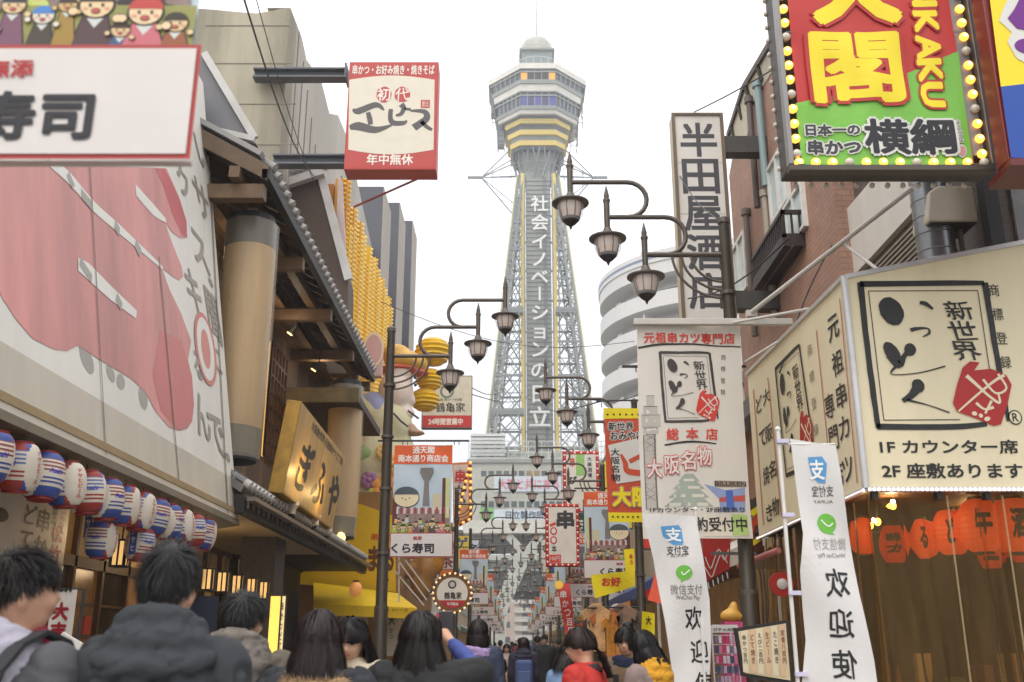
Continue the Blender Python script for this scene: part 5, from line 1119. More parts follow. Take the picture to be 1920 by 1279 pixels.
cl.text('横綱', 1616, 226, 1788, 294, M(34, 36, 40, var=0), h=5, bold=.036, out=[(wo_, .07)]); cl.text('よこづな', 1790, 228, 1800, 272, M(60, 60, 60, var=0), h=4, bold=.01, vert=True, out=[(wo_, .2)]); cl.ell(1800, 287, 9, 12, wo_, 3, 'seal'); cl.ell(1800, 287, 7, 9, M(210, 150, 150, var=.3, sc_=60), 4, 'seal')
cl.build()
for (px, py) in ((1486, 60), (1788, 60), (1510, 308), (1820, 308)):
    mb = MB(); c = W(px, py, SY-.05); mb.tube([c, c+V((-.05 if px < 1600 else .05, 0, 0))], .004, 5); mb.build('hook', STEEL, bsg)
lit = [1, 1, 0, 1, 1, 1, 0, 1, 1, 1, 0, 1]
for k in range(24):
    z = v0+.105+k*.118; bulb((u0+.062, SY-.0, z), k % 4 != 0, bsg)
    bulb((u1-.075, SY-.0, z), (k+1) % 4 != 0, bsg)
nb = 12
for k in range(nb): bulb((u0+.07+(u1-u0-.14)*k/(nb-1), SY, v0+.038), k not in (3, 7, 11), bsg)
mb = MB()
for k in range(24): c = V((u0-.004, SY+.19, v0+.1+k*.118)); mb.ball(c, .02, 8, 5)
for k in range(12): mb.ball((u0+.1+k*.11, SY+.19, v0-.03), .022, 8, 5)
tag(mb.build('side_bulb_row', M(210, 200, 184, rough=.3)), kind='stuff'); par(bpy.data.objects[-1] if False else [o for o in COL.objects if o.name.startswith('side_bulb_row')][0], bsg)
# ---- dark red box sign at the right edge
rs = thing('edge_sign', 'yellow, blue and purple sign with dark red box at the right edge', 'sign', (W(1900, 330, 6.0).x, 6, W(1900, 350, 6).z)); p = facing(5.98, rs)
a = p.q(1893, 298); mb = MB(); zz = a[1]; mb.box(a[0]+.0, a[0]+1.3, 6.0, 6.16, zz, zz+3); mb.build('housing', M(120, 30, 26, rough=.4), rs, bevel=.01)
mb = MB(); mb.prism([V((a[0]-.0, 5.97, zz)), V((a[0]+1.3, 5.97, zz)), V((a[0]+1.3, 6.3, zz-.02)), V((a[0]-.0, 6.3, zz-.02))], (0, 0, -.05)); mb.build('bottom_plate', M(104, 28, 24, rough=.4), rs)
p.poly([(1895, 296), (1876, 163), (1990, 150), (1990, 300)], M(20, 70, 160, rough=.4, var=0), 1, 'face'); p.poly([(1876, 163), (1848, -60), (1990, -60), (1990, 150)], M(240, 214, 20, rough=.4, var=0), 1, 'face')
p.poly([(1898, -20), (1880, 18), (1872, 40), (1896, 62), (1888, 80), (1905, 110), (1940, 130), (1990, 120), (1990, -20)], wo_, 2, 'print'); p.poly([(1920, -20), (1900, 20), (1888, 36), (1905, 55), (1940, 62), (1940, -20)], M(110, 30, 130, var=0), 3, 'print'); p.ell(1925, 88, 24, 14, M(110, 30, 130, var=0), 3, 'print'); p.build()
# ---- tall vertical shop sign
ts = thing('tall_sign', 'tall narrow white sign with five black characters on steel brackets', 'sign', (W(1320, 600, 13).x, 13, 5.8)); p = facing(13, ts)
u0, _, u1, _ = p.bx(1276, 500, 1376, 520); zt, zb_ = W(1310, 213, 13).z, W(1330, 603, 13).z
u0 = W(1280, 595, 13).x; u1 = W(1380, 595, 13).x; ua = W(1263, 213, 13).x; 
mb = MB(); mb.box(u0, u1, 13.0, 13.28, zb_, zt); mb.build('housing', M(196, 186, 160, rough=.5), ts, bevel=.01)
mb = MB(); e = .035
mb.box(u0-.01, u0+e, 12.97, 13.0, zb_, zt); mb.box(u1-e, u1+.01, 12.97, 13.0, zb_, zt); mb.box(u0+e, u1-e, 12.97, 13.0, zt-e, zt); mb.build('frame', M(110, 92, 70, rough=.5), ts)
hh = (zt-zb_)/4
for k in range(4): p.urect(u0+.04, zb_+hh*k+.006, u1-.04, zb_+hh*(k+1)-.006, M(214, 210, 202, rough=.4, var=.05, sc_=2), 1, 'face_panel')
tk = M(62, 62, 66, rough=.5, var=0); uc = (u0+u1)/2
for k, ch in enumerate('半田屋酒店'):
    zc = zt-.42-k*(zt-zb_-.45)/4.72; p.utext(ch, uc-.27, zc-.29, uc+.27, zc+.27, tk, h=2, bold=.028)
p.build()
for z in (W(1400, 268, 13).z, W(1400, 560, 13).z):
    mb = MB(); mb.box(u1, 3.75, 13.03, 13.25, z-.13, z+.13); mb.build('bracket', M(76, 74, 70, rough=.5, metal=.3), ts)
# ---- brown tiled building
BX = 3.72
bb = thing('brown_tiled_building', 'brown tiled apartment building with black balcony and drainpipes', 'building', (5.5, 13, 0)); TB = M(168, 130, 110, rough=.6, var=.14, sc_=2, kind='tile')
yN, yF = WX(1578, 500, BX).y, WX(1372, 400, BX).y; zt = WX(1447, 130, BX).z
pts = [V((BX, yN, 2.6)), V((BX, yN, 12)), V((BX, WX(1447, 75, BX).y, WX(1447, 130, BX).z+.2))]
q = [WX(x, y, BX) for x, y in ((1448, 100), (1380, 255), (1370, 330))]
poly = [V((BX, yN, 2.6)), V((BX, yN, q[0].z+1.5)), q[0], q[1], V((BX, yF, q[1].z-.4)), V((BX, yF, 2.6))]
mb = MB(); mb.prism(poly, (4, 0, 0)); mb.build('wall', TB, bb)
mb = MB(); mb.box(BX+.3, BX+4, yN, yF-.2, 2.6, 10); mb.build('core_wall', TB, bb)
# mansard parapet with dark brackets and cream band shaped nearly upright to catch light
e0, e1, e2 = WX(1447, 78, BX-.07), WX(1395, 165, BX-.07), WX(1366, 255, BX-.07)
i0, i1, i2 = WX(1450, 130, BX-.01), WX(1408, 200, BX-.01), WX(1400, 265, BX-.01)
mb = MB(); mb.add([e0, e1, e2, i2, i1, i0], [(0, 1, 4, 5), (1, 2, 3, 4)]); mb.build('cream_band', M(206, 198, 176, rough=.6, var=.1), bb)
mb = MB(); mb.beam(e0, e1, .07, .10); mb.beam(e1, e2, .07, .10); mb.build('parapet_edge', M(84, 70, 60, rough=.6), bb)
for t in (.02, .45, .9):
    c = e0.lerp(e1, t); mb = MB(); mb.beam(c+V((.0, 0, -.02)), c+V((.05, 0, -.28)), .07, .09); mb.build('bracket', M(60, 54, 52), bb)
for t in (.3, .75):
    c = e1.lerp(e2, t); mb = MB(); mb.beam(c+V((.0, 0, -.02)), c+V((.05, 0, -.28)), .07, .09); mb.build('bracket', M(60, 54, 52), bb)
# pipes
for (x, ya, yb_, r_, c) in ((1420, 155, 360, .055, (138, 160, 162)), (1404, 185, 400, .05, (96, 84, 78)), (1433, 360, 620, .05, (170, 158, 142)), (1398, 395, 640, .05, (110, 98, 90))):
    A, B_ = WX(x, ya, BX-.07), WX(x, ya, BX-.07); B_ = V((A.x, A.y, WX(x+10, yb_, BX-.07).z)); mb = MB(); mb.tube([A, B_], r_, 10); mb.lathe([(r_*1.5, -.08), (r_*1.5, .02)], 10, A); mb.build('drainpipe', M(*c, rough=.45, streak=1), bb, smooth=True)
# windows
def rwin(poly4, root, X=BX, fcol=WHITE):
    P = [WX(x, y, X-.015) for x, y in poly4]; ys = [q_.y for q_ in P]; zs_ = [q_.z for q_ in P]; y0, y1 = min(ys), max(ys); z0, z1 = sorted(zs_)[1], sorted(zs_)[2]; z0 = min(zs_[2], zs_[3]) if False else (zs_[2]+zs_[3])/2; z1 = (zs_[0]+zs_[1])/2
    mb = MB(); mb.box(X-.02, X+.05, y0, y1, z0, z1); o = mb.build('window', M(196, 210, 208, rough=.15, var=.1), root)
    mb = MB(); t = .05
    for (a, b, c, d) in ((y0-t, y1+t, z0-t, z0), (y0-t, y1+t, z1, z1+t), (y0-t, y0, z0, z1), (y1, y1+t, z0, z1), ((y0+y1)/2-t/2, (y0+y1)/2+t/2, z0, z1)): mb.box(X-.06, X+.0, a, b, c, d)
    mb.build('frame', fcol, o); return o
rwin(((1447, 305), (1472, 280), (1478, 390), (1450, 400)), bb); rwin(((1380, 465), (1396, 440), (1400, 548), (1382, 556)), bb)
# balcony
A = WX(1413, 540, BX); B_ = WX(1508, 445, BX); y1, y0 = WX(1440, 500, BX).y, WX(1545, 500, BX).y
BXo = BX-.28; n0 = WX(1468, 440, BXo); f0 = WX(1411, 530, BXo); z0 = (n0.z+f0.z)/2-.02; z1 = (WX(1470, 392, BXo).z+WX(1412, 470, BXo).z)/2
y0, y1 = n0.y, f0.y; BLM = M(52, 42, 40, rough=.45, metal=.2); bal = MB(); bal.box(BXo, BX, y0, y1, z0-.12, z0); balo = bal.build('balcony', BLM, bb)
for (a, b, c, d) in ((BXo, BXo+.05, y0, y1), (BXo, BX, y0, y0+.05), (BXo, BX, y1-.05, y1)):
    mb = MB(); mb.box(a, b, c, d, z1-.05, z1); mb.box(a, b, c, d, z0, z0+.05); mb.build('handrail', BLM, balo)
n_ = 18
for k in range(n_): y = y0+(y1-y0)*(k+.5)/n_; mb = MB(); mb.box(BXo+.01, BXo+.035, y-.012, y+.012, z0, z1); mb.build('baluster', BLM, balo)
for k in range(5): x = BXo+.02+.5*k/5; mb = MB(); mb.box(x, x+.025, y0+.012, y0+.036, z0, z1); mb.build('baluster', BLM, balo)
for k in range(3): mb = MB(); x = BXo+.1+k*.16; mb.box(x, x+.015, y0, y1, z0-.135, z0-.12); mb.build('underside_slat', M(120, 110, 106), balo)
rwin(((1478, 385), (1505, 350), (1508, 440), (1480, 450)), bb)
# ---- pale building nearer with louvres, duct and hood
pb = thing('pale_clad_building', 'pale grey clad building with louvred soffit, round steel duct and vent hood', 'building', (5.5, 8, 0)); PX = 3.95
yF2 = WX(1582, 480, PX).y
mb = MB(); mb.box(PX, PX+4, 7.4, yF2, 2.7, 8.5); mb.build('wall', M(92, 82, 76, rough=.6, kind='brick'), pb)
P = [WX(x, y, PX-.03) for x, y in ((1580, 512), (1576, 410), (1626, 352), (1722, 352), (1722, 370), (1600, 512))]
mb = MB(); mb.prism([WX(x, y, PX-.10) for x, y in ((1582, 525), (1574, 408), (1640, 330), (1745, 300), (1722, 385), (1598, 520))], (.08, 0, 0)); mb.build('cladding', M(212, 206, 196, rough=.5, var=.08, streak=1), pb)
for k in range(12):
    t = k/11; a = V((1600, 518)).lerp(V((1722, 385)), 0) if False else None
    x0, y0_ = 1602+t*2, 514-t*0; A = WX(1610+k*10, 515-k*11+14, PX-.08); B_ = WX(1725, 400+k*11, PX-.08)
    if k > 0 and A.y > B_.y: 
        mb = MB(); mb.box(PX-.09, PX-.04, B_.y, A.y, B_.z-.012, B_.z+.012); mb.build('louvre_slat', M(140, 132, 118, rough=.5), pb)
mb = MB(); mb.prism([WX(x, y, PX-.035) for x, y in ((1604, 516), (1722, 388), (1735, 540), (1610, 560))], (.02, 0, 0)); mb.build('recess', M(100, 92, 80, rough=.6), pb)
c0 = W(1744, 380, 7.75); mb = MB(); c1 = W(1745, 480, 7.75); pts = [c0+V((0, 0, 1.2)), c0, V((c0.x, c0.y, c1.z+.08))]
rd = .155; prof = []
H0, H1 = c1.z-.12, c0.z+1.2; nn_ = 12
for k in range(nn_): z = H0+(H1-H0)*k/nn_; prof += [(rd, z), (rd, z+(H1-H0)/nn_-.012), (rd+.006, z+(H1-H0)/nn_-.006)]
mb.lathe(prof, 24, (c0.x, c0.y, 0)); mb.lathe([(rd+.05, H0-.1), (rd+.04, H0), (rd+.01, H0+.06)], 24, (c0.x, c0.y, 0)); mb.build('duct', M(150, 152, 156, rough=.32, metal=.75, var=.12, sc_=8), pb, smooth=True)
hc = W(1742, 415, 7.55); h1 = W(1835, 412, 7.55); hz = W(1790, 352, 7.55).z
mb = MB(); prf = [V((hc.x, 7.55, hc.z)), V((hc.x, 7.55, hc.z+.05)), V((hc.x+.04, 7.55, hz-.03)), V((hc.x+.12, 7.55, hz+.02)), V((h1.x, 7.55, hz+.02)), V((h1.x, 7.55, hc.z))]; mb.prism(prf, (0, .35, 0)); mb.build('vent_hood', M(206, 196, 176, rough=.45), pb, bevel=.015)
mb = MB(); mb.box(hc.x+.015, h1.x-.015, 7.56, 7.89, hc.z-.012, hc.z-.002); mb.build('hood_mouth', M(60, 52, 44), pb)
mb = MB(); a = W(1797, 415, 7.7); mb.tube([a, a-V((0, 0, .55))], .022, 8); mb.build('thin_pipe', M(130, 126, 120), pb)
mb = MB(); mb.box(3.84, 3.95, 7.38, 7.5, 3.6, 6.6); mb.build('corner_post', BLK, pb)
mb = MB(); mb.box(4.05, 5.0, 7.37, 7.42, 4.3, 5.6); mb.build('window', M(110, 104, 104, rough=.12, var=.3), pb)
# ---- stay poles and white crossbeam of the awning
sp = thing('awning_stay_frame', 'white steel poles and crossbeam bracing the cream light box over the lane', 'frame', (2.4, 8.8, 4))
def pole(a, b, r_, m=WSTEEL):
    mb = MB(); mb.tube([a, b], r_, 10); mb.build('stay_pole', m, sp, smooth=True)
bz_ = W(1350, 604, 8.85).z
mb = MB(); a, b = W(1188, 604, 8.85), W(1508, 604, 8.85); mb.box(a.x, 2.62, 8.82, 8.88, bz_-.03, bz_+.03); mb.build('crossbeam', WSTEEL, sp, bevel=.005)
pole(W(1403, 590, 8.85), W(1712, 352, 7.3), .022); pole(W(1370, 606, 8.85), W(1535, 576, 8.2), .014); pole(W(1395, 680, 9.1), W(1505, 612, 9.1), .012); pole(W(1583, 458, 7.95), W(1645, 505, 7.4), .014)
mb = MB(); c = W(1408, 588, 8.85); mb.box(c.x-.05, c.x+.05, 8.8, 8.86, c.z-.04, c.z+.02); mb.build('joint_plate', WSTEEL, sp)
# ---- cream light box (front and left faces)
lbx = thing('cream_light_box', 'large cream wraparound light box with black brush logo and red seal', 'sign', (3, 7.3, 2.6))
CF = M(214, 203, 172, rough=.4, var=.09, sc_=1.5, streak=1, emit=.10, ecol=(240, 220, 170)); CX, CYY = 2.60, 7.3
C_tl = W(1588, 520, CYY); C_bl = W(1620, 916, CYY); CX = (C_tl.x+C_bl.x)/2
fz = W(1408, 705, 10.4)
far = V((W(1412, 850, 10.3).x, 10.3, 0))
ud = V((CX, CYY, 0))-far; ul = ud.length; ud.normalize()
zl_t, zl_b = W(1408, 702, 10.3).z, W(1420, 1008, 10.3).z; zc_t, zc_b = C_tl.z, C_bl.z
xr = 4.6; zr_t = W(1920, 455, CYY).z
# extrapolate the sloping top of the front face
zr_t = zc_t+(zr_t-zc_t)/(W(1920, 455, CYY).x-CX)*(xr-CX)
mb = MB(); mb.prism([V((CX, CYY, zc_b)), V((xr, CYY, zc_b)), V((xr, CYY, zr_t)), V((CX, CYY, zc_t))], (0, .04, 0)); mb.build('front_face', CF, lbx)
mb = MB(); nl_ = ud.cross(Z_); mb.prism([V((far.x, far.y, zl_b)), V((CX, CYY, zc_b)), V((CX, CYY, zc_t)), V((far.x, far.y, zl_t))], V((.04, .02, 0))); mb.build('side_face', CF, lbx)
AL = M(206, 204, 204, rough=.3, metal=.4)
mb = MB(); mb.tube([V((CX-.01, CYY-.01, zc_b)), V((CX-.01, CYY-.01, zc_t))], .028, 10); mb.build('corner_trim', AL, lbx, smooth=True)
for (a, b) in ((V((CX, CYY-.01, zc_t)), V((xr, CYY-.01, zr_t))), (V((CX-.01, CYY, zc_t)), V((far.x-.01, far.y, zl_t)))): mb = MB(); mb.beam(a, b, .03, .035); mb.build('edge_trim', AL, lbx)
LED = M(255, 244, 240, emit=1.6, var=0)
for (a, b) in ((V((CX, CYY-.02, zc_b-.01)), V((xr, CYY-.02, zc_b-.01))), (V((CX-.015, CYY, zc_b-.01)), V((far.x-.015, far.y, zl_b-.01)))):
    mb = MB(); mb.beam(a, b, .04, .03); t_ = mb.build('led_strip', AL, lbx); mb = MB(); n2 = int((b-a).length/.035)
    for k in range(n2):
        c = a.lerp(b, (k+.5)/n2)+V((-.012, -.024, -.004)); mb.ball(c, .012, 6, 4)
    par(tag(mb.build('led', LED), kind='stuff'), t_)
def logo(p, f, s_=1, blk=BLACKP, red=M(170, 26, 22, rough=.5, var=0), bg=None, h=1):
    """brush logo; f maps logo coordinates (photo pixels of the front face) to panel pixels"""
    L = lambda pts: [f(*q) for q in pts]
    for pts in ([(1612, 533), (1700, 532), (1780, 531), (1845, 531)], [(1846, 530), (1864, 640), (1882, 740), (1890, 790)], [(1613, 530), (1622, 620), (1635, 720), (1646, 803)], [(1644, 800), (1720, 801), (1800, 800), (1850, 795)]):
        p.line(L(pts), [12*s_, 11*s_, 11*s_, (9 if pts[0][0] < 1700 else 5)*s_], blk, h, 'brush_frame', jit=.12)
    for pts in ([(1628, 546), (1833, 545)], [(1833, 545), (1868, 780)], [(1628, 546), (1657, 788)], [(1657, 788), (1800, 787)]): p.line(L(pts), 1.7*s_, blk, h, 'brush_frame')
    def E(cx, cy, rx, ry, rot, m=blk, hh=h+.5):
        q0 = f(cx, cy); q1 = f(cx+rx, cy); q2 = f(cx, cy-ry); a_ = math.hypot(q1[0]-q0[0], 0); b_ = abs(q2[1]-q0[1]); p.ell(q0[0], q0[1], a_, b_, m, hh, 'brush_lettering', rot=rot, n=28, jit=.03)
    E(1671, 584, 22, 27, .35)
    p.line(L([(1724, 568), (1735, 570), (1749, 580)]), [6*s_, 9*s_, 4*s_], blk, h+.5, 'brush_lettering')
    p.line(L([(1707, 620), (1716, 617), (1738, 616), (1742, 625), (1730, 632)]), [8*s_, 7*s_, 3*s_, 5*s_, 2*s_], blk, h+.5, 'brush_lettering')
    E(1672, 661, 13, 21, .5); E(1706, 656, 11, 12, -.2); p.line(L([(1668, 665), (1685, 684), (1695, 668), (1708, 655)]), [18*s_, 16*s_, 9*s_, 10*s_], blk, h+.55, 'brush_lettering')
    p.line(L([(1682, 685), (1671, 702), (1720, 700), (1772, 687)]), [7*s_, 2*s_, 2.2*s_, 3*s_], blk, h+.6, 'brush_lettering')
    E(1721, 724, 12, 13, 0); p.line(L([(1722, 724), (1708, 742), (1692, 752)]), [20*s_, 13*s_, 8*s_], blk, h+.6, 'brush_lettering'); p.line(L([(1700, 750), (1740, 760), (1780, 774)]), [5*s_, 2*s_, 3*s_], blk, h+.6, 'brush_lettering')
    for k, ch in enumerate('新世界'):
        a = f(1771+k*7, 565+k*38); b = f(1823+k*7, 600+k*38); p.text(ch, a[0], a[1], b[0], b[1], blk, h=h+.5, bold=.012, rough=.07, shear=-.15)
    # red seal
    S = [(1804, 690), (1818, 678), (1836, 680), (1826, 695), (1858, 692), (1886, 704), (1896, 722), (1888, 760), (1876, 796), (1862, 799), (1830, 785), (1794, 772), (1786, 756), (1794, 722)]
    p.poly(L(S), red, h+1, 'red_seal'); bgm = bg or CF
    p.line(L([(1811, 705), (1830, 722), (1852, 742), (1873, 756), (1870, 736)]), [8*s_, 6*s_, 5*s_, 5*s_, 3*s_], bgm, h+1.5, 'seal_lettering'); p.line(L([(1796, 772), (1830, 742), (1862, 716), (1882, 704)]), [3*s_, 4*s_, 5*s_, 6*s_], bgm, h+1.6, 'seal_lettering')
    p.line(L([(1842, 712), (1866, 738), (1886, 728), (1870, 702)]), [5*s_, 4*s_, 4*s_, 5*s_], bgm, h+1.7, 'seal_lettering'); p.line(L([(1829, 756), (1845, 768), (1862, 764)]), [6*s_, 4*s_, 6*s_], bgm, h+1.7, 'seal_lettering'); p.line(L([(1858, 752), (1846, 776)]), [5*s_, 4*s_], bgm, h+1.8, 'seal_lettering')
    E(1826, 776, 5, 4, 0, bgm, h+1.6); E(1838, 780, 4, 4, 0, bgm, h+1.6); E(1850, 786, 6, 4, .3, bgm, h+1.6)
p = facing(CYY-.002, lbx)
logo(p, lambda x, y: (x, y))
for k, ch in enumerate('商標登録'): p.text(ch, 1853+k*7.5, 533+k*45, 1873+k*7.5, 556+k*45, K, h=1, bold=.005)
p.ell(1903, 783, 13, 14, K, 1, 'registered_mark', n=28); p.ell(1903, 783, 10.5, 11.5, CF, 1.5, 'registered_mark', n=28); p.text('R', 1897, 775, 1909, 791, K, h=2, bold=.02)
p.text('1F カウンター席', 1649, 824, 1909, 852, K, h=1, bold=.03, rough=.01); p.text('2F 座敷あります', 1653, 868, 1918, 898, K, h=1, bold=.03, rough=.01)
p.build()
lp = Panel((far.x-.004, far.y-.002, 0), ud, Z_, lbx)
# logo on the receding side: perspective quad map from logo space
def quadmap(src, dst):
    (x0, y0), (x1, y1) = src; (tl, tr, br_, bl_) = dst
    T = [lp.q(*c) for c in dst]
    def f(x, y):
        s_, t_ = (x-x0)/(x1-x0), (y-y0)/(y1-y0); U_ = (T[0][0]*(1-s_)+T[1][0]*s_)*(1-t_)+(T[3][0]*(1-s_)+T[2][0]*s_)*t_; V_ = (T[0][1]*(1-s_)+T[1][1]*s_)*(1-t_)+(T[3][1]*(1-s_)+T[2][1]*s_)*t_
        return (U_, V_)
    return f
class UVPanel(Panel):
    """same panel, but coordinates already in its own plane"""
    def q(s, px, py): return (px, py)
up = UVPanel((far.x-.004, far.y-.002, 0), ud, Z_, lbx); fm = quadmap(((1612, 530), (1890, 803)), ((1454, 690), (1508, 637), (1530, 868), (1468, 897)))
k_ = abs(fm(1890, 600)[0]-fm(1612, 600)[0])/278
_tx = up.text
def tx2(st, x0, y0, x1, y1, m, **k): up.utext(st, min(x0, x1), min(y0, y1), max(x0, x1), max(y0, y1), m, **k)
up.text = tx2; _el = up.ell
def el2(cx, cy, rx, ry, m, h=1, part='print', n=24, rot=0, jit=0):
    up.upoly([(cx+rx*math.cos(6.2832*i/n)*(1+jit*random.uniform(-1, 1)), cy+ry*math.sin(6.2832*i/n)) for i in range(n)], m, h, part)
up.ell = el2
logo(up, fm, k_)
up.build()
RL = M(176, 70, 50, var=0)
lp.text('元祖串カツ', 1556, 600, 1590, 905, K, h=1, bold=.012, vert=True, rough=.05) if False else None
for ch, x, y, w_, h_ in (('元', 1563, 615, 11, 24), ('祖', 1571, 680, 11, 24), ('串', 1578, 742, 10, 24), ('カ', 1583, 802, 10, 22), ('ツ', 1590, 880, 10, 24), ('専', 1556, 762, 9, 24), ('門', 1564, 822, 9, 24), ('店', 1573, 890, 9, 24), ('大', 1437, 744, 7, 15), ('阪', 1442, 812, 7, 17), ('名', 1449, 880, 7, 17), ('物', 1455, 950, 7, 18), ('ど', 1424, 758, 6, 16), ('て', 1430, 822, 6, 16), ('焼', 1437, 892, 6, 18), ('き', 1443, 962, 6, 16)):
    lp.text(ch, x-w_, y-h_, x+w_, y+h_, K, h=1, bold=.014, rough=.05)
for k, ch in enumerate('商標登録'): lp.text(ch, 1514+k*4, 645+k*50, 1523+k*4, 668+k*50, M(110, 100, 90, var=0), h=1)
for a, b in (((1413, 730), (1432, 985)), ((1440, 708), (1466, 968)), ((1531, 618), (1560, 908)), ((1575, 560), (1608, 906))): lp.line([a, b], 1.3, RL, 1, 'red_rule')
lp.build()
# ---- vinyl curtain and lantern interior
vc = thing('vinyl_curtain', 'clear crinkled vinyl curtain hanging under the cream light box', 'curtain', (3, 7.33, 0))
VM = M(196, 160, 108, rough=.13, var=.2, sc_=14, streak=1, kind='vinyl')
def curt(a, b, zt_, zb_, name):
    n = 320; vs = []; fs = []; d = (b-a); nn = d.cross(Z_).normalized()
    for i in range(n+1):
        for j in range(9):
            t, s_ = i/n, j/8; off = (.03*math.sin(t*70+3*noise.noise((t*9, s_, 4)))+.045*noise.noise((t*22, s_*1.2, 1)))*(0.5+.7*s_); pnt = a.lerp(b, t)+nn*off; vs.append((pnt.x, pnt.y, zt_+(zb_-zt_)*s_))
    for i in range(n):
        for j in range(8): k = i*9+j; fs.append((k, k+9, k+10, k+1))
    mb = MB(); mb.add(vs, fs); return mb.build(name, VM, vc, smooth=True)
curt(V((CX+.02, CYY+.06, 0)), V((xr, CYY+.06, 0)), zc_b-.03, .1, 'curtain_sheet'); curt(V((far.x+.05, far.y, 0)), V((CX+.02, CYY+.06, 0)), zl_b-.02, .1, 'curtain_sheet')
for px in (1776, 1880):
    mb = MB(); c = W(px, 950, CYY+.02); mb.box(c.x-.006, c.x+.006, CYY+.0, CYY+.008, .1, zc_b-.05); mb.build('seam_strip', M(190, 166, 126, rough=.3, alpha=.35, var=0), vc)
mb = MB()
for px in (1640, 1760, 1850): c = W(px, 925, CYY); mb.box(c.x-.02, c.x+.02, CYY-.02, CYY+.05, zc_b-.08, zc_b-.02)
mb.build('clip', BLK, vc)
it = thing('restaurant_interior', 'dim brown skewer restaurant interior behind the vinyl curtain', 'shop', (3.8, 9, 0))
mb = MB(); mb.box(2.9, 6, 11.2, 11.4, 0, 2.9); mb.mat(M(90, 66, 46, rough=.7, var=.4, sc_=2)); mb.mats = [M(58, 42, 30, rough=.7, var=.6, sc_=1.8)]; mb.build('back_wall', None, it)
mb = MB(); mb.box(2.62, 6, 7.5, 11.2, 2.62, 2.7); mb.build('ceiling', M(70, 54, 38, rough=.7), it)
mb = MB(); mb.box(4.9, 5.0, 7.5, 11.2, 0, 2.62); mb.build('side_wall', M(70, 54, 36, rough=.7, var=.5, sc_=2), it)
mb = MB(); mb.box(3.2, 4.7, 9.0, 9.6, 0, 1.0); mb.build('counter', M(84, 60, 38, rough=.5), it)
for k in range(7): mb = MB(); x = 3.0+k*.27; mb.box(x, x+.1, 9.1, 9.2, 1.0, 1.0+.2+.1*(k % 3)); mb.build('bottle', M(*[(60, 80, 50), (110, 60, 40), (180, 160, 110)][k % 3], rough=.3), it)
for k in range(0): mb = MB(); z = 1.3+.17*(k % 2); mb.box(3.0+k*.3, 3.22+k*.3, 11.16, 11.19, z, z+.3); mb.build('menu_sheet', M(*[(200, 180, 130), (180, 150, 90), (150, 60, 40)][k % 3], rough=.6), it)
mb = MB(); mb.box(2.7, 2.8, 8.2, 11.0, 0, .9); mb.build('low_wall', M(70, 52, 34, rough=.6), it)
LO = M(214, 74, 30, rough=.5, emit=.42, var=.2, sc_=5, ecol=(255, 96, 26)); LOD = M(196, 60, 30, rough=.5, emit=.25, var=.1, ecol=(240, 70, 20))
def red_lantern(c, rx, rz, lab, lit_=True, txt='串'):
    rx *= .86; rz *= .92
    o = thing('red_lantern', lab, 'lantern', c, 'red paper lanterns behind the vinyl curtain'); n = 13; pr = []
    for i in range(n*2+1): t = i/(n*2); a = math.pi*(.12+.76*t); pr.append((rx*math.sin(a)*(1-.045*(i % 2)), -rz*math.cos(a)/math.cos(math.pi*.12)))
    mb = MB(); mb.lathe(pr, 28, c); mb.build('lantern_shade', LO if lit_ else LOD, o, smooth=True)
    for z in (-rz, rz): mb = MB(); mb.lathe([(rx*.4, -.015), (rx*.4, .015)], 18, c+V((0, 0, z))); mb.build('cap_ring', BLK, o)
    pp = Panel((c.x, c.y, c.z), X_, Z_, o, warp=lambda u, v: (0, 0, rx*math.sqrt(max(.05, 1-(u/rx)**2-(v/rz)**2*.7))), eps=.006, lim=.04)
    if txt: pp.utext(txt, -rx*.5-.02, -rz*.55, rx*.15-.02, rz*.6, M(50, 20, 14, var=0), h=2, bold=.05, vert=len(txt) > 1)
    pp.build(); return o
for (px, py, Y, rx, rz, lit_, tx) in ((1610, 1005, 8.6, .13, .17, 1, ''), (1680, 1020, 8.5, .14, .17, 0, '串か'), (1735, 1010, 8.4, .15, .18, 1, 'る'), (1785, 998, 8.2, .17, .2, 1, 'ど'), (1838, 985, 8.0, .21, .23, 1, '牛'), (1905, 985, 7.9, .22, .23, 1, '酒'), (1860, 1035, 8.5, .14, .15, 0, '二'), (1915, 1020, 8.5, .16, .17, 0, '')):
    red_lantern(W(px, py, Y), rx, rz, 'glowing red paper lantern behind the curtain, near '+{1610: 'its left corner', 1680: 'the welcome flag', 1735: 'the third seam from the left', 1785: 'the middle seam', 1838: 'the centre, large round one', 1905: 'the right edge, the largest', 1860: 'the lower right, small', 1915: 'the right edge, lowest'}[px], lit_, tx)
for i, (px, py, Y) in enumerate(((1632, 985, 8.0), (1648, 978, 8.0), (1673, 948, 8.1))):
    o = thing('warm_bulb', ['small bare warm bulb behind the curtain corner', 'bright bare warm bulb behind the curtain corner', 'bare warm bulb high behind the curtain'][i], 'light bulb', W(px, py, Y)); mb = MB(); mb.ball(W(px, py, Y), .03, 10, 6); mb.build('glass_bulb', M(255, 214, 120, emit=9, var=0, ecol=(255, 200, 90)), o); mb = MB(); mb.tube([W(px, py, Y)+V((0, 0, .03)), V((W(px, py, Y).x, Y, 2.62))], .006, 5); mb.build('flex', BLK, o)
for (x, y, z, e_) in ((*W(1640, 975, 7.95), 4), (*W(1673, 940, 8.05), 5), (3.9, 8.5, 2.55, 6), (4.5, 8.6, 2.55, 6)):
    ld = bpy.data.lights.new('interior_light', 'POINT'); ld.energy = e_; ld.color = (1, .66, .36); ld.shadow_soft_size = .015; lo = bpy.data.objects.new('interior_light', ld); COL.objects.link(lo); lo.location = (x, y, z)

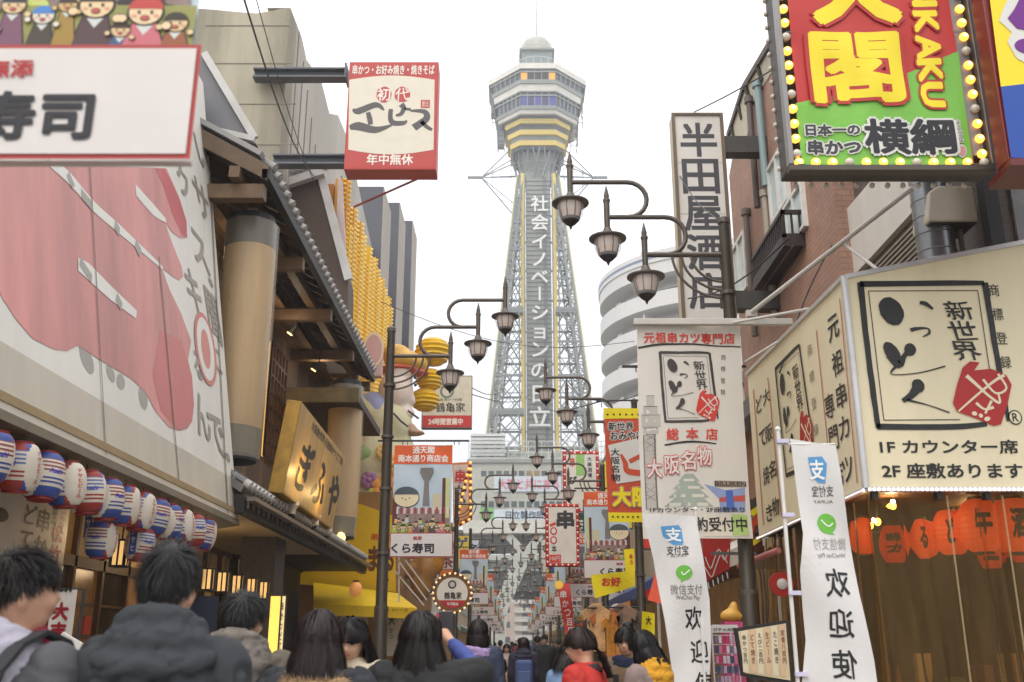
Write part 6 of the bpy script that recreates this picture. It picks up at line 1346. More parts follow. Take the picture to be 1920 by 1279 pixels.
# ---- hanging white banner
HB = 8.9
hb = thing('hanging_banner', 'long white hanging banner with brush logo, red seal and castle print', 'banner', (W(1300, 610, HB).x, HB, bz_))
hu0, hu1 = W(1200, 800, HB).x, W(1399, 800, HB).x; hv1, hv0 = W(1300, 608, HB).z, W(1300, 1010, HB).z
hp = Panel((0, HB, 0), X_, Z_, hb, warp=lambda u, v: (.012*math.sin(v*1.6)*1, 0, .018*math.sin(u*6+v*1.3)+.008*math.sin(u*17+v*7)), eps=.004, lim=.07)
HW = M(216, 210, 200, rough=.55, var=.06, sc_=2, streak=1); hp.urect(hu0, hv0, hu1, hv1, HW, 0, 'cloth')
rt = M(206, 60, 42, rough=.5, var=0); hp.text('元祖串カツ専門店', 1205, 624, 1377, 645, rt, h=2, bold=.03)
hp.line([(1196, 652), (1240, 647), (1300, 646), (1388, 650)], [4, 4, 3, 2], K, 1, 'brush_rule', jit=.3)
cx0, cy0, sxx, syy = 1236, 661, (1350-1236)/(1890-1612), (792-661)/(803-530)
logo(hp, lambda x, y: (cx0+(x-1612)*sxx*.98, cy0+(y-530)*syy), .45, blk=M(62, 56, 54, rough=.6, var=0), red=M(204, 56, 40, rough=.5, var=0), bg=HW)
for k, ch in enumerate('商標登録'): hp.text(ch, 1352, 664+k*22, 1361, 674+k*22, M(80, 76, 74, var=0), h=1)
for ch, x in (('総', 1263), ('本', 1299), ('店', 1336)): hp.text(ch, x-12, 803, x+12, 826, rt, h=2, bold=.03)
hp.line([(1248, 835), (1290, 829), (1345, 832)], [3, 4, 2], K, 1, 'brush_rule', jit=.3)
for k, (ch, x, y) in enumerate((('大', 1230, 878), ('阪', 1262, 872), ('名', 1292, 864), ('物', 1322, 856))): hp.text(ch, x-14, y-18, x+14, y+18, wo_, h=3, bold=.02, out=[(rt, .045)])
gs = M(186, 180, 172, rough=.6, var=.08); gl = M(110, 104, 100, var=0)
for (x0, y0, x1, y1) in ((1213, 742, 1228, 762), (1208, 762, 1234, 776), (1205, 778, 1240, 800), (1208, 802, 1236, 812), (1213, 814, 1232, 955)): hp.rect(x0, y0, x1, y1, gs, .6, 'tower_print'); hp.line([(x0, y0), (x1, y0)], 1, gl, .9, 'tower_print')
for y in range(826, 950, 14): hp.line([(1213, y), (1232, y-12)], .8, gl, .9, 'tower_print'); hp.line([(1213, y-12), (1232, y)], .8, gl, 1.0, 'tower_print')
for x0, x1 in ((1211, 1213), (1231, 1234)): hp.rect(x0, 815, x1, 955, gl, 1.1, 'tower_print')
cg = M(160, 170, 158, rough=.6, var=.08)
for (xa, xb, ya, yb_) in ((1254, 1334, 932, 950), (1262, 1326, 917, 933), (1270, 1318, 903, 917), (1280, 1308, 889, 903)):
    hp.poly([(xa-6, yb_), ((xa+xb)/2-(xb-xa)*.3, ya), ((xa+xb)/2+(xb-xa)*.3, ya), (xb+6, yb_)], cg, .7, 'castle_print')
    hp.rect(xa+4, (ya+yb_)/2+2, xb-4, yb_, M(206, 206, 190, var=0), .9, 'castle_print')
# plinth of the (left out) statue print, with its lettering
hp.rect(1341, 902, 1401, 913, M(150, 132, 116, rough=.6), 1, 'plinth_print'); hp.text('BILLIKEN', 1342, 903, 1402, 912, M(60, 52, 48, var=0), h=2, bold=.01)
hp.poly([(1322, 908), (1362, 920), (1400, 914), (1400, 960), (1352, 960), (1350, 936)], M(140, 156, 196, rough=.6), .8, 'cloth_print'); hp.poly([(1350, 934), (1400, 928), (1400, 940), (1350, 942)], M(190, 80, 70, rough=.6), 1.2, 'cloth_print'); hp.rect(1363, 920, 1377, 956, M(70, 100, 180, var=0), 1.6, 'cloth_print')
hp.text('1Fカウンター・2F座敷あり', 1221, 951, 1398, 961, K, h=2, bold=.015)
hp.rect(1320, 965, 1404, 1006, M(216, 208, 192, rough=.6), .8, 'reservation_strip'); hp.rect(1374, 965, 1404, 1004, M(170, 200, 116, rough=.6), 1.2, 'reservation_strip'); hp.text('約受付中', 1305, 970, 1402, 997, K, h=2, bold=.02)
hp.build()
# ---- nobori flags
def nobori(name_lab, Y, pole_top, pole_bot, cloth, texts, mirror, wf):
    o = thing('nobori_flag', name_lab, 'flag', (W(*pole_bot, Y).x, Y, 0), 'white payment welcome flags'); a, b = W(*pole_top, Y), W(*pole_bot, Y); b = V((a.x+(b.x-a.x)*.0+0, Y, 0)); a.x = b.x = (W(*pole_top, Y).x+W(*pole_bot, Y).x)/2
    mb = MB(); mb.tube([b, a+V((0, 0, .02))], .012, 10); mb.build('pole', WHITE, o, smooth=True)
    mb = MB(); mb.ball(a+V((0, 0, .03)), .018, 8, 6); mb.build('pole_cap', WHITE, o)
    p = Panel((0, Y-.012, 0), X_, Z_, o, warp=wf, eps=.003, lim=.05); p.poly(cloth, M(214, 211, 208, rough=.6, var=.05, sc_=3), 0, 'cloth'); texts(p); p.build()
    mb = MB(); e = W(cloth[1][0], cloth[1][1]-3, Y); mb.tube([V((a.x, Y, e.z+.0)), V((e.x, Y, e.z))], .006, 6); mb.build('top_rod', WHITE, o)
    return o, a
BLU = M(84, 148, 200, rough=.5, var=0); GRN = M(104, 178, 60, rough=.5, var=0); TG_ = M(90, 86, 84, rough=.5, var=0)
def t1(p):
    W2 = M(236, 236, 232, var=0)
    p.poly([(1238, 988), (1272, 985), (1277, 992), (1281, 1018), (1272, 1021), (1255, 1014), (1243, 1006)], BLU, 1, 'blue_logo'); p.poly([(1252, 1014), (1281, 1020), (1280, 1022), (1262, 1022)], BLU, 1, 'blue_logo'); p.text('支', 1246, 990, 1278, 1016, W2, h=2, bold=.03)
    p.text('支付宝', 1250, 1023, 1290, 1041, K, h=1, bold=.012); p.text('ALIPAY', 1257, 1040, 1288, 1045, TG_, h=1)
    p.ell(1282, 1074, 15, 14, GRN, 1, 'green_logo'); p.poly([(1276, 1085), (1285, 1086), (1276, 1093)], GRN, 1.2, 'green_logo'); p.line([(1277, 1072), (1281, 1078), (1292, 1069)], 2, W2, 2, 'green_logo')
    p.text('微信支付', 1257, 1096, 1316, 1115, M(120, 116, 112, var=0), h=1, bold=.0); p.text('WeChat Pay', 1267, 1116, 1312, 1127, TG_, h=1)
    for ch, x, y in (('欢', 1301, 1160), ('迎', 1312, 1222), ('使', 1320, 1282)): p.text(ch, x-16, y-22, x+16, y+22, K, h=1, bold=.012, rough=.04)
nobori('white payment flag beside the hanging banner, text reading normally', 7.6, (1304, 962), (1322, 1279), [(1204, 963), (1304, 968), (1318, 1050), (1330, 1125), (1333, 1200), (1329, 1330), (1272, 1330), (1262, 1270), (1246, 1160), (1226, 1050)], t1, False, lambda u, v: (0, 0, .02*math.sin(u*9+v*4)+.012*math.sin(v*7-u*14)))
def t2(p):
    W2 = M(236, 236, 232, var=0)
    p.poly([(1515, 857), (1541, 856), (1550, 870), (1548, 906), (1535, 905), (1524, 893), (1519, 876)], BLU, 1, 'blue_logo'); p.text('支', 1518, 862, 1546, 900, W2, h=2, bold=.03, mirror=True)
    p.text('支付宝', 1524, 910, 1563, 931, TG_, h=1, bold=.012, mirror=True); p.text('ALIPAY', 1527, 937, 1563, 943, TG_, h=1, mirror=True)
    p.ell(1552, 981, 18, 19, GRN, 1, 'green_logo'); p.poly([(1560, 995), (1568, 1002), (1553, 1000)], GRN, 1.2, 'green_logo'); p.line([(1541, 974), (1555, 986), (1564, 980)], 2.4, W2, 2, 'green_logo')
    p.text('微信支付', 1524, 1008, 1589, 1031, M(150, 146, 142, var=0), h=1, mirror=True); p.text('WeChat Pay', 1531, 1037, 1588, 1048, M(120, 116, 112, var=0), h=1, mirror=True)
    for ch, x, y in (('欢', 1569, 1094), ('迎', 1576, 1170), ('使', 1583, 1246)): p.text(ch, x-24, y-27, x+24, y+27, K, h=1, bold=.014, rough=.04, mirror=True)
o2_, a2_ = nobori('white payment flag on white pole before the cream light box, seen from behind', 6.0, (1468, 814), (1486, 1279), [(1482, 822), (1566, 836), (1574, 880), (1592, 990), (1614, 1120), (1640, 1240), (1652, 1330), (1500, 1330), (1512, 1200), (1498, 1070), (1504, 1000), (1490, 880)], t2, True, lambda u, v: (0, 0, .02*math.sin(u*11+v*4)+.010*math.sin(v*9+u*9)))
for py in (828, 966, 1112, 1264):
    mb = MB(); z = W(1480, py, 6).z; mb.box(a2_.x-.015, a2_.x+.055, 5.975, 6.0, z-.012, z+.012); mb.build('tab', M(206, 200, 226, rough=.5), o2_)
# ---- more signs on the right, middle distance
sv = thing('souvenir_banner', 'red banner with yellow dotted ends and big lettering, behind the white banner', 'banner', W(1170, 870, 13)); p = Panel((0, 13, 0), X_, Z_, sv, warp=lambda u, v: (0, 0, .02*math.sin(u*5+v*3)), lim=.1)
RO = M(200, 76, 38, rough=.5, var=.04); YB = M(236, 216, 24, rough=.5, var=.03)
p.poly([(1132, 766), (1215, 768), (1215, 978), (1141, 978)], RO, 0, 'cloth'); p.poly([(1131, 766), (1215, 766), (1215, 785), (1132, 786)], YB, 1, 'cloth'); p.poly([(1140, 961), (1215, 961), (1215, 979), (1141, 979)], YB, 1, 'cloth')
for k in range(7): p.ell(1139+k*11.5, 778, 2, 2, K, 2, 'dot', n=8); p.ell(1149+k*9.5, 969, 2, 2, K, 2, 'dot', n=8)
p.text('新世界', 1140, 792, 1188, 808, K, h=2, bold=.03, out=[(wo_, .09)]); p.text('おみやげ', 1144, 809, 1208, 826, K, h=2, bold=.03, out=[(wo_, .09)])
p.poly([(1140, 835), (1215, 818), (1215, 899), (1156, 907)], wo_, 1.5, 'white_patch'); p.text('大阪名物', 1145, 840, 1163, 903, K, h=2.5, bold=.02, vert=True)
p.line([(1164, 852), (1172, 868), (1178, 884), (1215, 888)], [4, 9, 11, 11], RO, 2.5, 'big_letter'); p.line([(1180, 866), (1215, 848)], 8, RO, 2.6, 'big_letter')
p.text('大阪', 1147, 912, 1222, 952, M(240, 220, 24, var=0), h=4, bold=.05, out=[(M(150, 40, 20, var=0), .03), (wo_, .05)]); p.build()
mb = MB(); mb.tube([W(1118, 752, 13), W(1215, 750, 13)], .012, 6); mb.tube([W(1128, 764, 13), W(1128, 752, 13)], .006, 5); mb.build('hanging_rod', DSTEEL, sv)
# lower signs
def bulbsign(lab, name, Y, box, depth, hc_, n, rr, face, cols):
    o = thing(name, lab, 'sign', W((box[0]+box[2])/2, box[3], Y)); p = facing(Y, o); backbox(p, *box, depth, hc_); g_ = 5*20/Y if False else 0
    p.rect(box[0]+6, box[1]+6, box[2]-6, box[3]-6, face, 1, 'face')
    u0, v0, u1, v1 = p.bx(box[0]+3, box[1]+3, box[2]-3, box[3]-3); bulb_border([V((u0, Y, v0)), V((u1, Y, v0)), V((u1, Y, v1)), V((u0, Y, v1))], n, Y, rr, o, cols)
    return o, p
o, p = bulbsign('green and white food sign with red bulb border under the far lamps', 'food_sign', 31, (1056, 846, 1124, 960), .2, M(196, 50, 40), 56, .035, M(226, 220, 206, rough=.5), [M(214, 60, 50, rough=.4, var=0), M(240, 220, 210, rough=.4, emit=.2, var=0)])
p.rect(1080, 852, 1096, 892, M(150, 196, 110), 2, 'print'); p.rect(1100, 854, 1112, 898, wo_, 2, 'print'); p.text('大衆酒場', 1101, 856, 1110, 896, K, h=3, vert=True, bold=.02); p.text('串', 1068, 858, 1078, 876, RO, h=2, bold=.04); p.text('ぴ', 1066, 893, 1082, 908, K, h=2, bold=.05, out=[(wo_, .06)]); p.build()
o, p = bulbsign('white skewer price sign with red dotted border', 'skewer_sign', 22, (1023, 945, 1086, 1062), .2, M(196, 50, 40), 60, .022, M(222, 214, 202, rough=.5), [M(196, 50, 40, rough=.4, var=0), M(236, 214, 200, rough=.4, emit=.2, var=0)])
p.text('串', 1043, 957, 1077, 992, M(56, 52, 52, var=0), h=2, bold=.05); p.line([(1031, 986), (1042, 981)], 5, rt, 2, 'lettering')
for y in (996, 1013): p.ell(1038, y, 6.5, 7.5, M(196, 50, 60, var=0), 2, 'lettering'); p.ell(1038, y, 4, 5, M(222, 214, 202, var=0), 3, 'lettering')
p.text('本', 1034, 1022, 1044, 1036, K, h=2, bold=.02); p.rect(1030, 1040, 1052, 1055, rt, 2, 'print'); p.text('100円', 1032, 1043, 1050, 1052, wo_, h=3); p.build()
yb = thing('yellow_cloth_banner', 'drooping yellow cloth banner with red lettering below the picture banners', 'banner', W(1150, 1085, 15)); p = Panel((0, 15, 0), X_, Z_, yb, warp=lambda u, v: (0, 0, .04*math.sin(u*7+v*6)), lim=.1)
p.poly([(1108, 1078), (1190, 1070), (1190, 1100), (1115, 1122)], YB, 0, 'cloth'); p.poly([(1170, 1030), (1190, 1028), (1190, 1075), (1172, 1075)], YB, 0, 'cloth'); p.text('お好', 1128, 1082, 1164, 1100, rt, h=1.5, bold=.05); p.text('串カ', 1180, 1038, 1187, 1060, rt, h=1.5, vert=True, bold=.04); p.build()
rsn = thing('red_streamer', 'long slanting red lettered streamer flag at the middle right', 'flag', W(1066, 1150, 19)); p = Panel((0, 19, 0), X_, Z_, rsn, warp=lambda u, v: (0, 0, .04*math.sin(v*6)), lim=.1)
p.poly([(1044, 1094), (1068, 1094), (1080, 1196), (1062, 1200)], M(196, 52, 42, rough=.5), 0, 'cloth'); p.ell(1048, 1097, 8, 8, M(240, 190, 60, var=0), 1, 'round_patch')
for k, ch in enumerate('串かつ百円'): p.text(ch, 1050+k*4, 1108+k*17, 1062+k*4, 1122+k*17, wo_, h=1.5, bold=.02)
p.build()
# ---- curved white apartment block
ca = thing('curved_apartment_block', 'white apartment block with rounded balconies stacked beside the tower', 'building', (18, 88, 0)); CC = V((18.2, 90, 0)); CRr = 11
WBL = M(214, 212, 208, rough=.6, var=.05, sc_=.4); cxl = W(1126, 600, 90).x; CC.x = cxl+CRr+.0
zt = W(1240, 490, 80).z; zb0 = W(1200, 480, 80).z
mb = MB(); mb.lathe([(CRr-1.6, 0), (CRr-1.6, zb0-.3)], 64, CC); mb.build('core_wall', M(204, 202, 198, rough=.7, kind='panel'), ca)
fl = 2.95; nf = 10
for k in range(nf):
    z = zb0-1.2-k*fl
    mb = MB(); mb.lathe([(CRr-1.7, z-.25), (CRr-.4, z-.25), (CRr, z), (CRr, z+1.4), (CRr-.12, z+1.4), (CRr-.12, z), (CRr-1.7, z)], 72, CC); bo = mb.build('balcony', WBL, ca, smooth=True)
    for a in (-2.6, -2.2, -1.8, -1.4, -1.0):
        mb = MB(); c = CC+V((math.cos(a)*(CRr-1.58), math.sin(a)*(CRr-1.58), z)); mx = Matrix.Translation(c) @ Matrix.Rotation(a, 4, 'Z'); mb.box(-.02, .04, -1.0, 1.0, .1, 2.1, mx); mb.build('window', M(96, 104, 110, rough=.2), bo)
    for a in (-2.75, -2.0, -1.2):
        mb = MB(); c = CC+V((math.cos(a)*(CRr-.7), math.sin(a)*(CRr-.7), z)); mx = Matrix.Translation(c) @ Matrix.Rotation(a, 4, 'Z'); mb.box(-.2, .2, -.4, .4, 1.2, 1.9, mx); mb.build('air_conditioner', M(176, 176, 172, rough=.5), bo)
    for a in (-2.4, -1.6, -.8):
        mb = MB(); c = CC+V((math.cos(a)*(CRr-.9), math.sin(a)*(CRr-.9), z)); mx = Matrix.Translation(c) @ Matrix.Rotation(a, 4, 'Z'); mb.box(-.75, .6, -.08, .08, 0, fl-.25, mx); mb.build('partition', WBL, bo)
mb = MB(); mb.lathe([(CRr-1.8, zb0), (CRr+.1, zb0), (CRr+.1, zb0+1.0), (CRr-.1, zb0+1.0), (CRr-.1, zb0+.2), (.1, zb0+.2)], 72, CC); mb.build('roof_parapet', WBL, ca, smooth=True)
mb = MB(); mb.lathe([(CRr+.11, zb0+.35), (CRr+.11, zb0+.6)], 72, CC); mb.build('blue_band', M(120, 134, 160), ca)
# far right slim buildings and shops beneath
for i, (a, b, h, c, X) in enumerate(((12, 20, 4.6, (150, 110, 80), 3.6), (20.5, 31, 6.8, (190, 176, 150), 3.4), (31.5, 42, 7.6, (206, 200, 186), 3.5), (42.5, 55, 8.5, (176, 150, 130), 3.7), (55.5, 72, 9.5, (210, 206, 196), 3.9), (72.5, 95, 11, (190, 186, 176), 4.1), (95.5, 120, 11, (204, 196, 180), 4.3))):
    shop_block(1, a, b, X, h, c, ['low shop house behind the glasses woman on the right', 'second shop house on the right behind the picture banners', 'third background shop house on the right, pale', 'fourth background shop house on the right, brown grey', 'fifth background shop house on the right', 'sixth background shop house on the right', 'last background shop house on the right before the tower'][i])
# ---- stall zone on the right between the box and the flags
rc = thing('red_canopy', 'red canopy with white zigzag pattern and striped fringe', 'canopy', W(1345, 1060, 10.6)); p = facing(10.6, rc)
mb = MB(); mb.prism([W(1318, 1010, 10.6), W(1370, 1010, 10.6), W(1368, 1066, 10.6), W(1322, 1092, 10.6)], (0, .05, 0)); mb.build('cloth', M(178, 40, 34, rough=.5), rc)
p.line([(1322, 1044), (1332, 1066), (1340, 1046), (1348, 1030), (1358, 1050), (1366, 1030)], 2.0, wo_, 1, 'zigzag'); p.line([(1322, 1064), (1334, 1082), (1342, 1062), (1352, 1040), (1364, 1056)], 2.0, wo_, 1.4, 'zigzag')
for k in range(11): x = 1323+k*4.4; y = 1094-k*2.3; p.line([(x, y), (x+2, y+12)], 2.2, wo_ if k % 2 else M(60, 50, 44), 1.5, 'fringe')
p.build(); mb = MB(); a, b = W(1335, 1038, 10.4), W(1420, 1038, 10.0); mb.beam(a, b, .03); mb.build('rail', STEEL, rc)
ysn = thing('yellow_striped_sign', 'yellow, red and black striped sign edge below the cream light box', 'sign', W(1415, 1000, 10.9)); p = facing(10.9, ysn); backbox(p, 1405, 935, 1428, 1035, .5, M(90, 40, 30))
p.poly([(1406, 940), (1425, 925), (1425, 955), (1408, 968)], M(70, 64, 58), 1, 'stripe'); p.poly([(1407, 958), (1425, 945), (1425, 958), (1408, 972)], YB, 1.5, 'stripe'); p.poly([(1408, 972), (1425, 960), (1425, 990), (1409, 1000)], RO, 1, 'stripe'); p.poly([(1400, 1022), (1426, 1002), (1426, 1015), (1394, 1035)], YB, 1.5, 'stripe'); p.build()
stl = thing('glass_stall', 'shop stall with curtained glass, red round sign and pink roller awning', 'stall', (2.75, 10.8, 0))
mb = MB(); a, b = W(1385, 1062, 9.9), W(1460, 1032, 9.3); mb.tube([a, b], .03, 10); mb.build('awning_roller', M(196, 120, 110, rough=.5), stl)
mb = MB(); a, b = W(1392, 1075, 10.6), W(1480, 1075, 10.6); mb.box(a.x, b.x+.3, 10.6, 10.7, .2, a.z+.2); mb.build('back_wall', M(110, 92, 72, rough=.5, var=.4, sc_=3), stl)
for k in range(9): x = 1400+k*8; c = W(x, 1120, 10.5); mb = MB(); mb.tube([c+V((0, 0, .28)), c+V((.01, 0, 0)), c-V((0, 0, .28))], [.018, .024, .02], 8); mb.build('curtain_fold', M(*[(150, 120, 70), (120, 100, 76), (176, 160, 140)][k % 3], rough=.3), stl)
c = W(1466, 1095, 9.4); mb = MB(); mb.lathe([(.11, 0), (.11, .04)], 28, c, Matrix.Rotation(R(-90), 4, 'X')); mb.build('round_sign', M(190, 44, 34, rough=.4), stl); mb = MB(); mb.lathe([(.05, 0), (.02, .01)], 12, c-V((0, .015, 0)), Matrix.Rotation(R(90), 4, 'X')); mb.build('emblem', wo_, stl)
for x in (1396, 1462): c = W(x, 1100, 9.9); mb = MB(); mb.box(c.x-.02, c.x+.02, 9.9, 9.94, 0, c.z+.12); mb.build('post', WSTEEL, stl)
mb = MB(); a, b = W(1375, 1160, 9.6), W(1470, 1160, 9.6); mb.box(a.x, b.x, 9.6, 10.5, 0, .9); mb.build('counter', M(90, 66, 60, rough=.6), stl)
# golden seated figurine (plain rounded buns stacked like dumplings)
gb = thing('golden_figurine', 'small golden rounded figurine on a pink box before the stall', 'figurine', W(1370, 1165, 8.6)); w86 = lambda x, y: W(x, y, 8.6)
blob([(w86(1370, 1154), .065, (1.25, 1, .85)), (w86(1358, 1156), .04), (w86(1384, 1156), .04), (w86(1375, 1140), .042), (w86(1376, 1133), .028)], 'body', M(206, 158, 66, rough=.45, var=.15, sc_=20), gb, .012)
mb = MB(); a, b = w86(1356, 1166), w86(1390, 1166); mb.box(a.x, b.x, 8.55, 8.75, a.z-.62, a.z); mb.build('pink_box', M(196, 70, 120, rough=.5, var=.3, sc_=14), gb)
tr = thing('capsule_toy_rack', 'wire rack of small pink packaged toys beside the flag', 'rack', (W(1358, 1240, 8.2).x, 8.2, 0))
mb = MB(); a, b = W(1334, 1174, 8.2), W(1382, 1174, 8.2)
for x in (a.x, b.x): mb.beam((x, 8.2, 0), (x, 8.2, a.z), .012); mb.beam((x, 8.45, 0), (x, 8.45, a.z), .012)
for k in range(7): z = a.z-k*.07; mb.beam((a.x, 8.2, z), (b.x, 8.2, z), .006)
mb.build('wire_frame', M(200, 190, 196), tr)
mb = MB(); mb.box(a.x, b.x, 8.19, 8.2, a.z-.05, a.z+.01); mb.build('header_card', M(206, 200, 196), tr); p = facing(8.188, tr); p.text('ガチャ大阪', 1337, 1177, 1380, 1184, K, h=1, bold=.02); p.build()
rr_ = random.Random(9)
for r_ in range(6):
    for c_ in range(6):
        x = a.x+.02+c_*(b.x-a.x-.03)/6; z = a.z-.13-r_*.075; mb = MB(); mb.box(x, x+.024, 8.19, 8.22, z, z+.055)
        mb.build('toy_packet', M(*rr_.choice([(206, 120, 150), (190, 160, 180), (180, 60, 90), (120, 110, 130), (214, 196, 206), (70, 80, 110)]), rough=.35, var=.2, sc_=60), tr)
mbd = thing('menu_board', 'framed cream menu board with vertical handwritten strips', 'menu board', (W(1435, 1279, 7.6).x, 7.6, 0)); Q = [(1378, 1178), (1478, 1162), (1488, 1285), (1392, 1268)]
mb = MB(); mb.prism([W(x, y, 7.6) for x, y in Q], (0, .06, 0)); mb.build('frame', BLK, mbd); p = facing(7.595, mbd)
p.poly([(1384, 1184), (1473, 1169), (1482, 1276), (1396, 1262)], M(206, 190, 150, rough=.5, var=.1), 1, 'sheet')
for k in range(6): x = 1389+k*14; p.poly([(x, 1184-k*2.4), (x+12, 1182-k*2.4), (x+15, 1262+k*1.5), (x+4, 1260+k*1.5)], M(*[(214, 200, 170), (206, 176, 140)][k % 2], rough=.5), 2, 'strip')
rm_ = M(120, 70, 60, var=0)
for k in range(6): p.text(['串かつ百円', 'どて焼き', 'えび二百円', '生ビール', 'たこ焼き', '定食八百円'][k], 1392+k*14.5, 1190-k*2, 1400+k*14.5, 1245, rm_ if k % 2 else K, h=3, vert=True, bold=.01)
p.build()
mb = MB(); a = W(1432, 1279, 7.7); mb.box(a.x-.2, a.x+.25, 7.7, 7.8, 0, .6); mb.build('stand', BLK, mbd)
ro = thing('orange_red_umbrella', 'folded orange and red shade cloth behind the right lamp', 'umbrella', W(1230, 1100, 12)); mb = MB(); mb.add([W(1232, 1062, 12), W(1214, 1125, 11.7), W(1250, 1135, 11.7), W(1232, 1062, 12.4), W(1262, 1120, 12.3)], [(0, 1, 2), (0, 2, 4), (3, 4, 1)]); mb.build('cloth', M(214, 80, 40, rough=.6), ro); mb = MB(); mb.tube([W(1232, 1062, 12.2), V((W(1232, 1062, 12.2).x, 12.2, 0))], .02, 6); mb.build('pole', WSTEEL, ro)
hg = thing('hanging_goods', 'orange and tan fabric goods hanging at the shop behind the red coat', 'goods', W(1150, 1180, 13))
SHP = [(-.05, .26), (.05, .26), (.09, .23), (.2, .16), (.17, .04), (.12, .08), (.12, -.32), (-.12, -.32), (-.12, .08), (-.17, .04), (-.2, .16), (-.09, .23)]
for k, (x, c) in enumerate(((1118, (206, 160, 110)), (1136, (190, 110, 56)), (1152, (222, 150, 60)), (1168, (140, 112, 90)), (1184, (104, 90, 80)), (1128, (96, 88, 84)), (1160, (200, 190, 176)))):
    c0_ = W(x, 1172+(k % 3)*9, 12.9+.12*(k > 4)); yw = R(28*(k % 3-1)); mb = MB(); mb.prism([c0_+V((u_*math.cos(yw), u_*math.sin(yw), v_)) for u_, v_ in SHP], (0, .05, 0)); mb.build('garment', M(*c, rough=.85, var=.3, sc_=7, bump=.4, bsc=9), hg, bevel=.012)
mb = MB(); mb.tube([W(1100, 1140, 12.9), W(1195, 1138, 12.9)], .012, 6); mb.build('rail', BLK, hg)
yn = thing('yellow_noren', 'small yellow cloth with a black mark hanging by the right lamp', 'cloth', W(1216, 1165, 11)); p = Panel((0, 11, 0), X_, Z_, yn, warp=lambda u, v: (0, 0, .02*math.sin(u*20)), lim=.08); p.poly([(1204, 1146), (1228, 1150), (1228, 1190), (1202, 1188)], YB, 0, 'cloth'); p.text('大', 1210, 1155, 1222, 1172, K, h=2, bold=.03); p.build()
# far end of the street
fb = thing('far_apartment', 'pale apartment building with balcony rows far beyond the arch', 'building', (4, 230, 0))
a, b = W(962, 1118, 230), W(1062, 1118, 230); mb = MB(); mb.box(a.x, b.x, 230, 245, 0, a.z); mb.build('wall', M(196, 184, 170, rough=.7), fb)
for k in range(5):
    z = W(1000, 1128+k*17, 230).z; mb = MB(); mb.box(a.x+.3, b.x-4, 229, 230, z-.5, z+.6); bo = mb.build('balcony', M(206, 200, 190), fb); mb = MB(); mb.box(a.x+2, b.x-6, 229.9, 230.05, z-1.8, z-.6); mb.build('window', M(80, 86, 96), bo)
for i, (x0, x1, y0, Y, c) in enumerate(((900, 962, 1128, 200, (206, 186, 170)), (1056, 1110, 1120, 210, (190, 190, 186)), (860, 905, 1090, 180, (186, 180, 170)))):
    o = thing('far_house', ['pinkish house far beyond the arch on the left', 'grey house far beyond the arch on the right', 'grey brown house far beyond the left banners'][i], 'building', (W(x0, y0, Y).x, Y, 0)); a, b = W(x0, y0, Y), W(x1, y0, Y); mb = MB(); mb.box(a.x, b.x, Y, Y+12, 0, a.z); mb.build('wall', M(*c, rough=.7), o)
    for k in range(4):
        for j in range(3): xx = a.x+(b.x-a.x)*(j+.3)/3; z = a.z-1.5-k*2.8; mb = MB(); mb.box(xx, xx+.9, Y-.05, Y, z-.6, z+.5); mb.build('window', M(90, 96, 104), o)
for i, x in enumerate((1068, 1086)):
    o = thing('street_tree', ['small green street tree on the right pavement', 'second small green street tree behind the streamer'][i], 'tree', (W(x, 1200, 40).x, 40+i*5, 0)); c = V(o.location); mb = MB(); mb.tube([c, c+V((0, 0, 2.2))], [.08, .05], 7); mb.build('trunk', M(80, 64, 50), o); mb = MB(); rt_ = random.Random(i)
    for k in range(420):
        d = V((rt_.gauss(0, .42), rt_.gauss(0, .42), rt_.gauss(0, .75))); q = c+V((0, 0, 2.4))+d; s_ = .07; n1 = V((rt_.random()-.5, rt_.random()-.5, rt_.random()-.5)).normalized(); n2 = n1.orthogonal().normalized(); mb.add([q-n1*s_, q+n2*s_*.6, q+n1*s_, q-n2*s_*.6], [(0, 1, 2, 3)])
    tag(mb.build('crown', M(84, 104, 44, rough=.7, var=.3, sc_=5), o), kind='stuff')
# overhead cables
for i, (a, b, sag, r_) in enumerate(((W(452, -20, 9), W(588, 330, 19), .3, .012), (W(470, -40, 12), W(590, 345, 21), .2, .008), (W(1302, 210, 13), W(1450, 130, 11), .02, .01), (W(1128, 752, 15), W(1000, 742, 60), .5, .012), (W(886, 728, 34), W(935, 735, 60), .2, .02), (W(886, 740, 34), W(980, 750, 60), .2, .02), (W(1290, 560, 12), W(1480, 445, 9), .15, .01), (W(1462, 700, 9), W(1560, 460, 9), -.1, .008), (W(640, 330, 24), W(740, 640, 40), .4, .012), (W(700, 560, 30), W(1190, 640, 34), .8, .012), (W(1352, 415, 9), W(1275, 330, 13), .1, .007), (W(1090, 745, 24), W(1215, 735, 20), .15, .01))):
    mb = MB(); mb.tube([a.lerp(b, t)-V((0, 0, sag*math.sin(math.pi*t))) for t in [k/16 for k in range(17)]], r_, 5)
    tag(mb.build('overhead_cable', M(60, 56, 54, rough=.6)), ['black cable slanting down over the concrete building at upper left', 'thinner cable beside the slanting one at upper left', 'short cable from the tall white sign to the roof edge', 'cable crossing the tower below the round letter', 'upper thin cable right of the rooftop sign', 'lower thin cable right of the rooftop sign', 'cable crossing the brown tiles behind the tall sign', 'looping cable on the brown tiled wall', 'thin cable from the red cream sign to the tower side', 'long faint cable crossing the lane high up', 'thin cable from the tall white sign down to the near lamp', 'thin low cable beneath the souvenir banner rod'][i], 'cable', 'overhead cables')
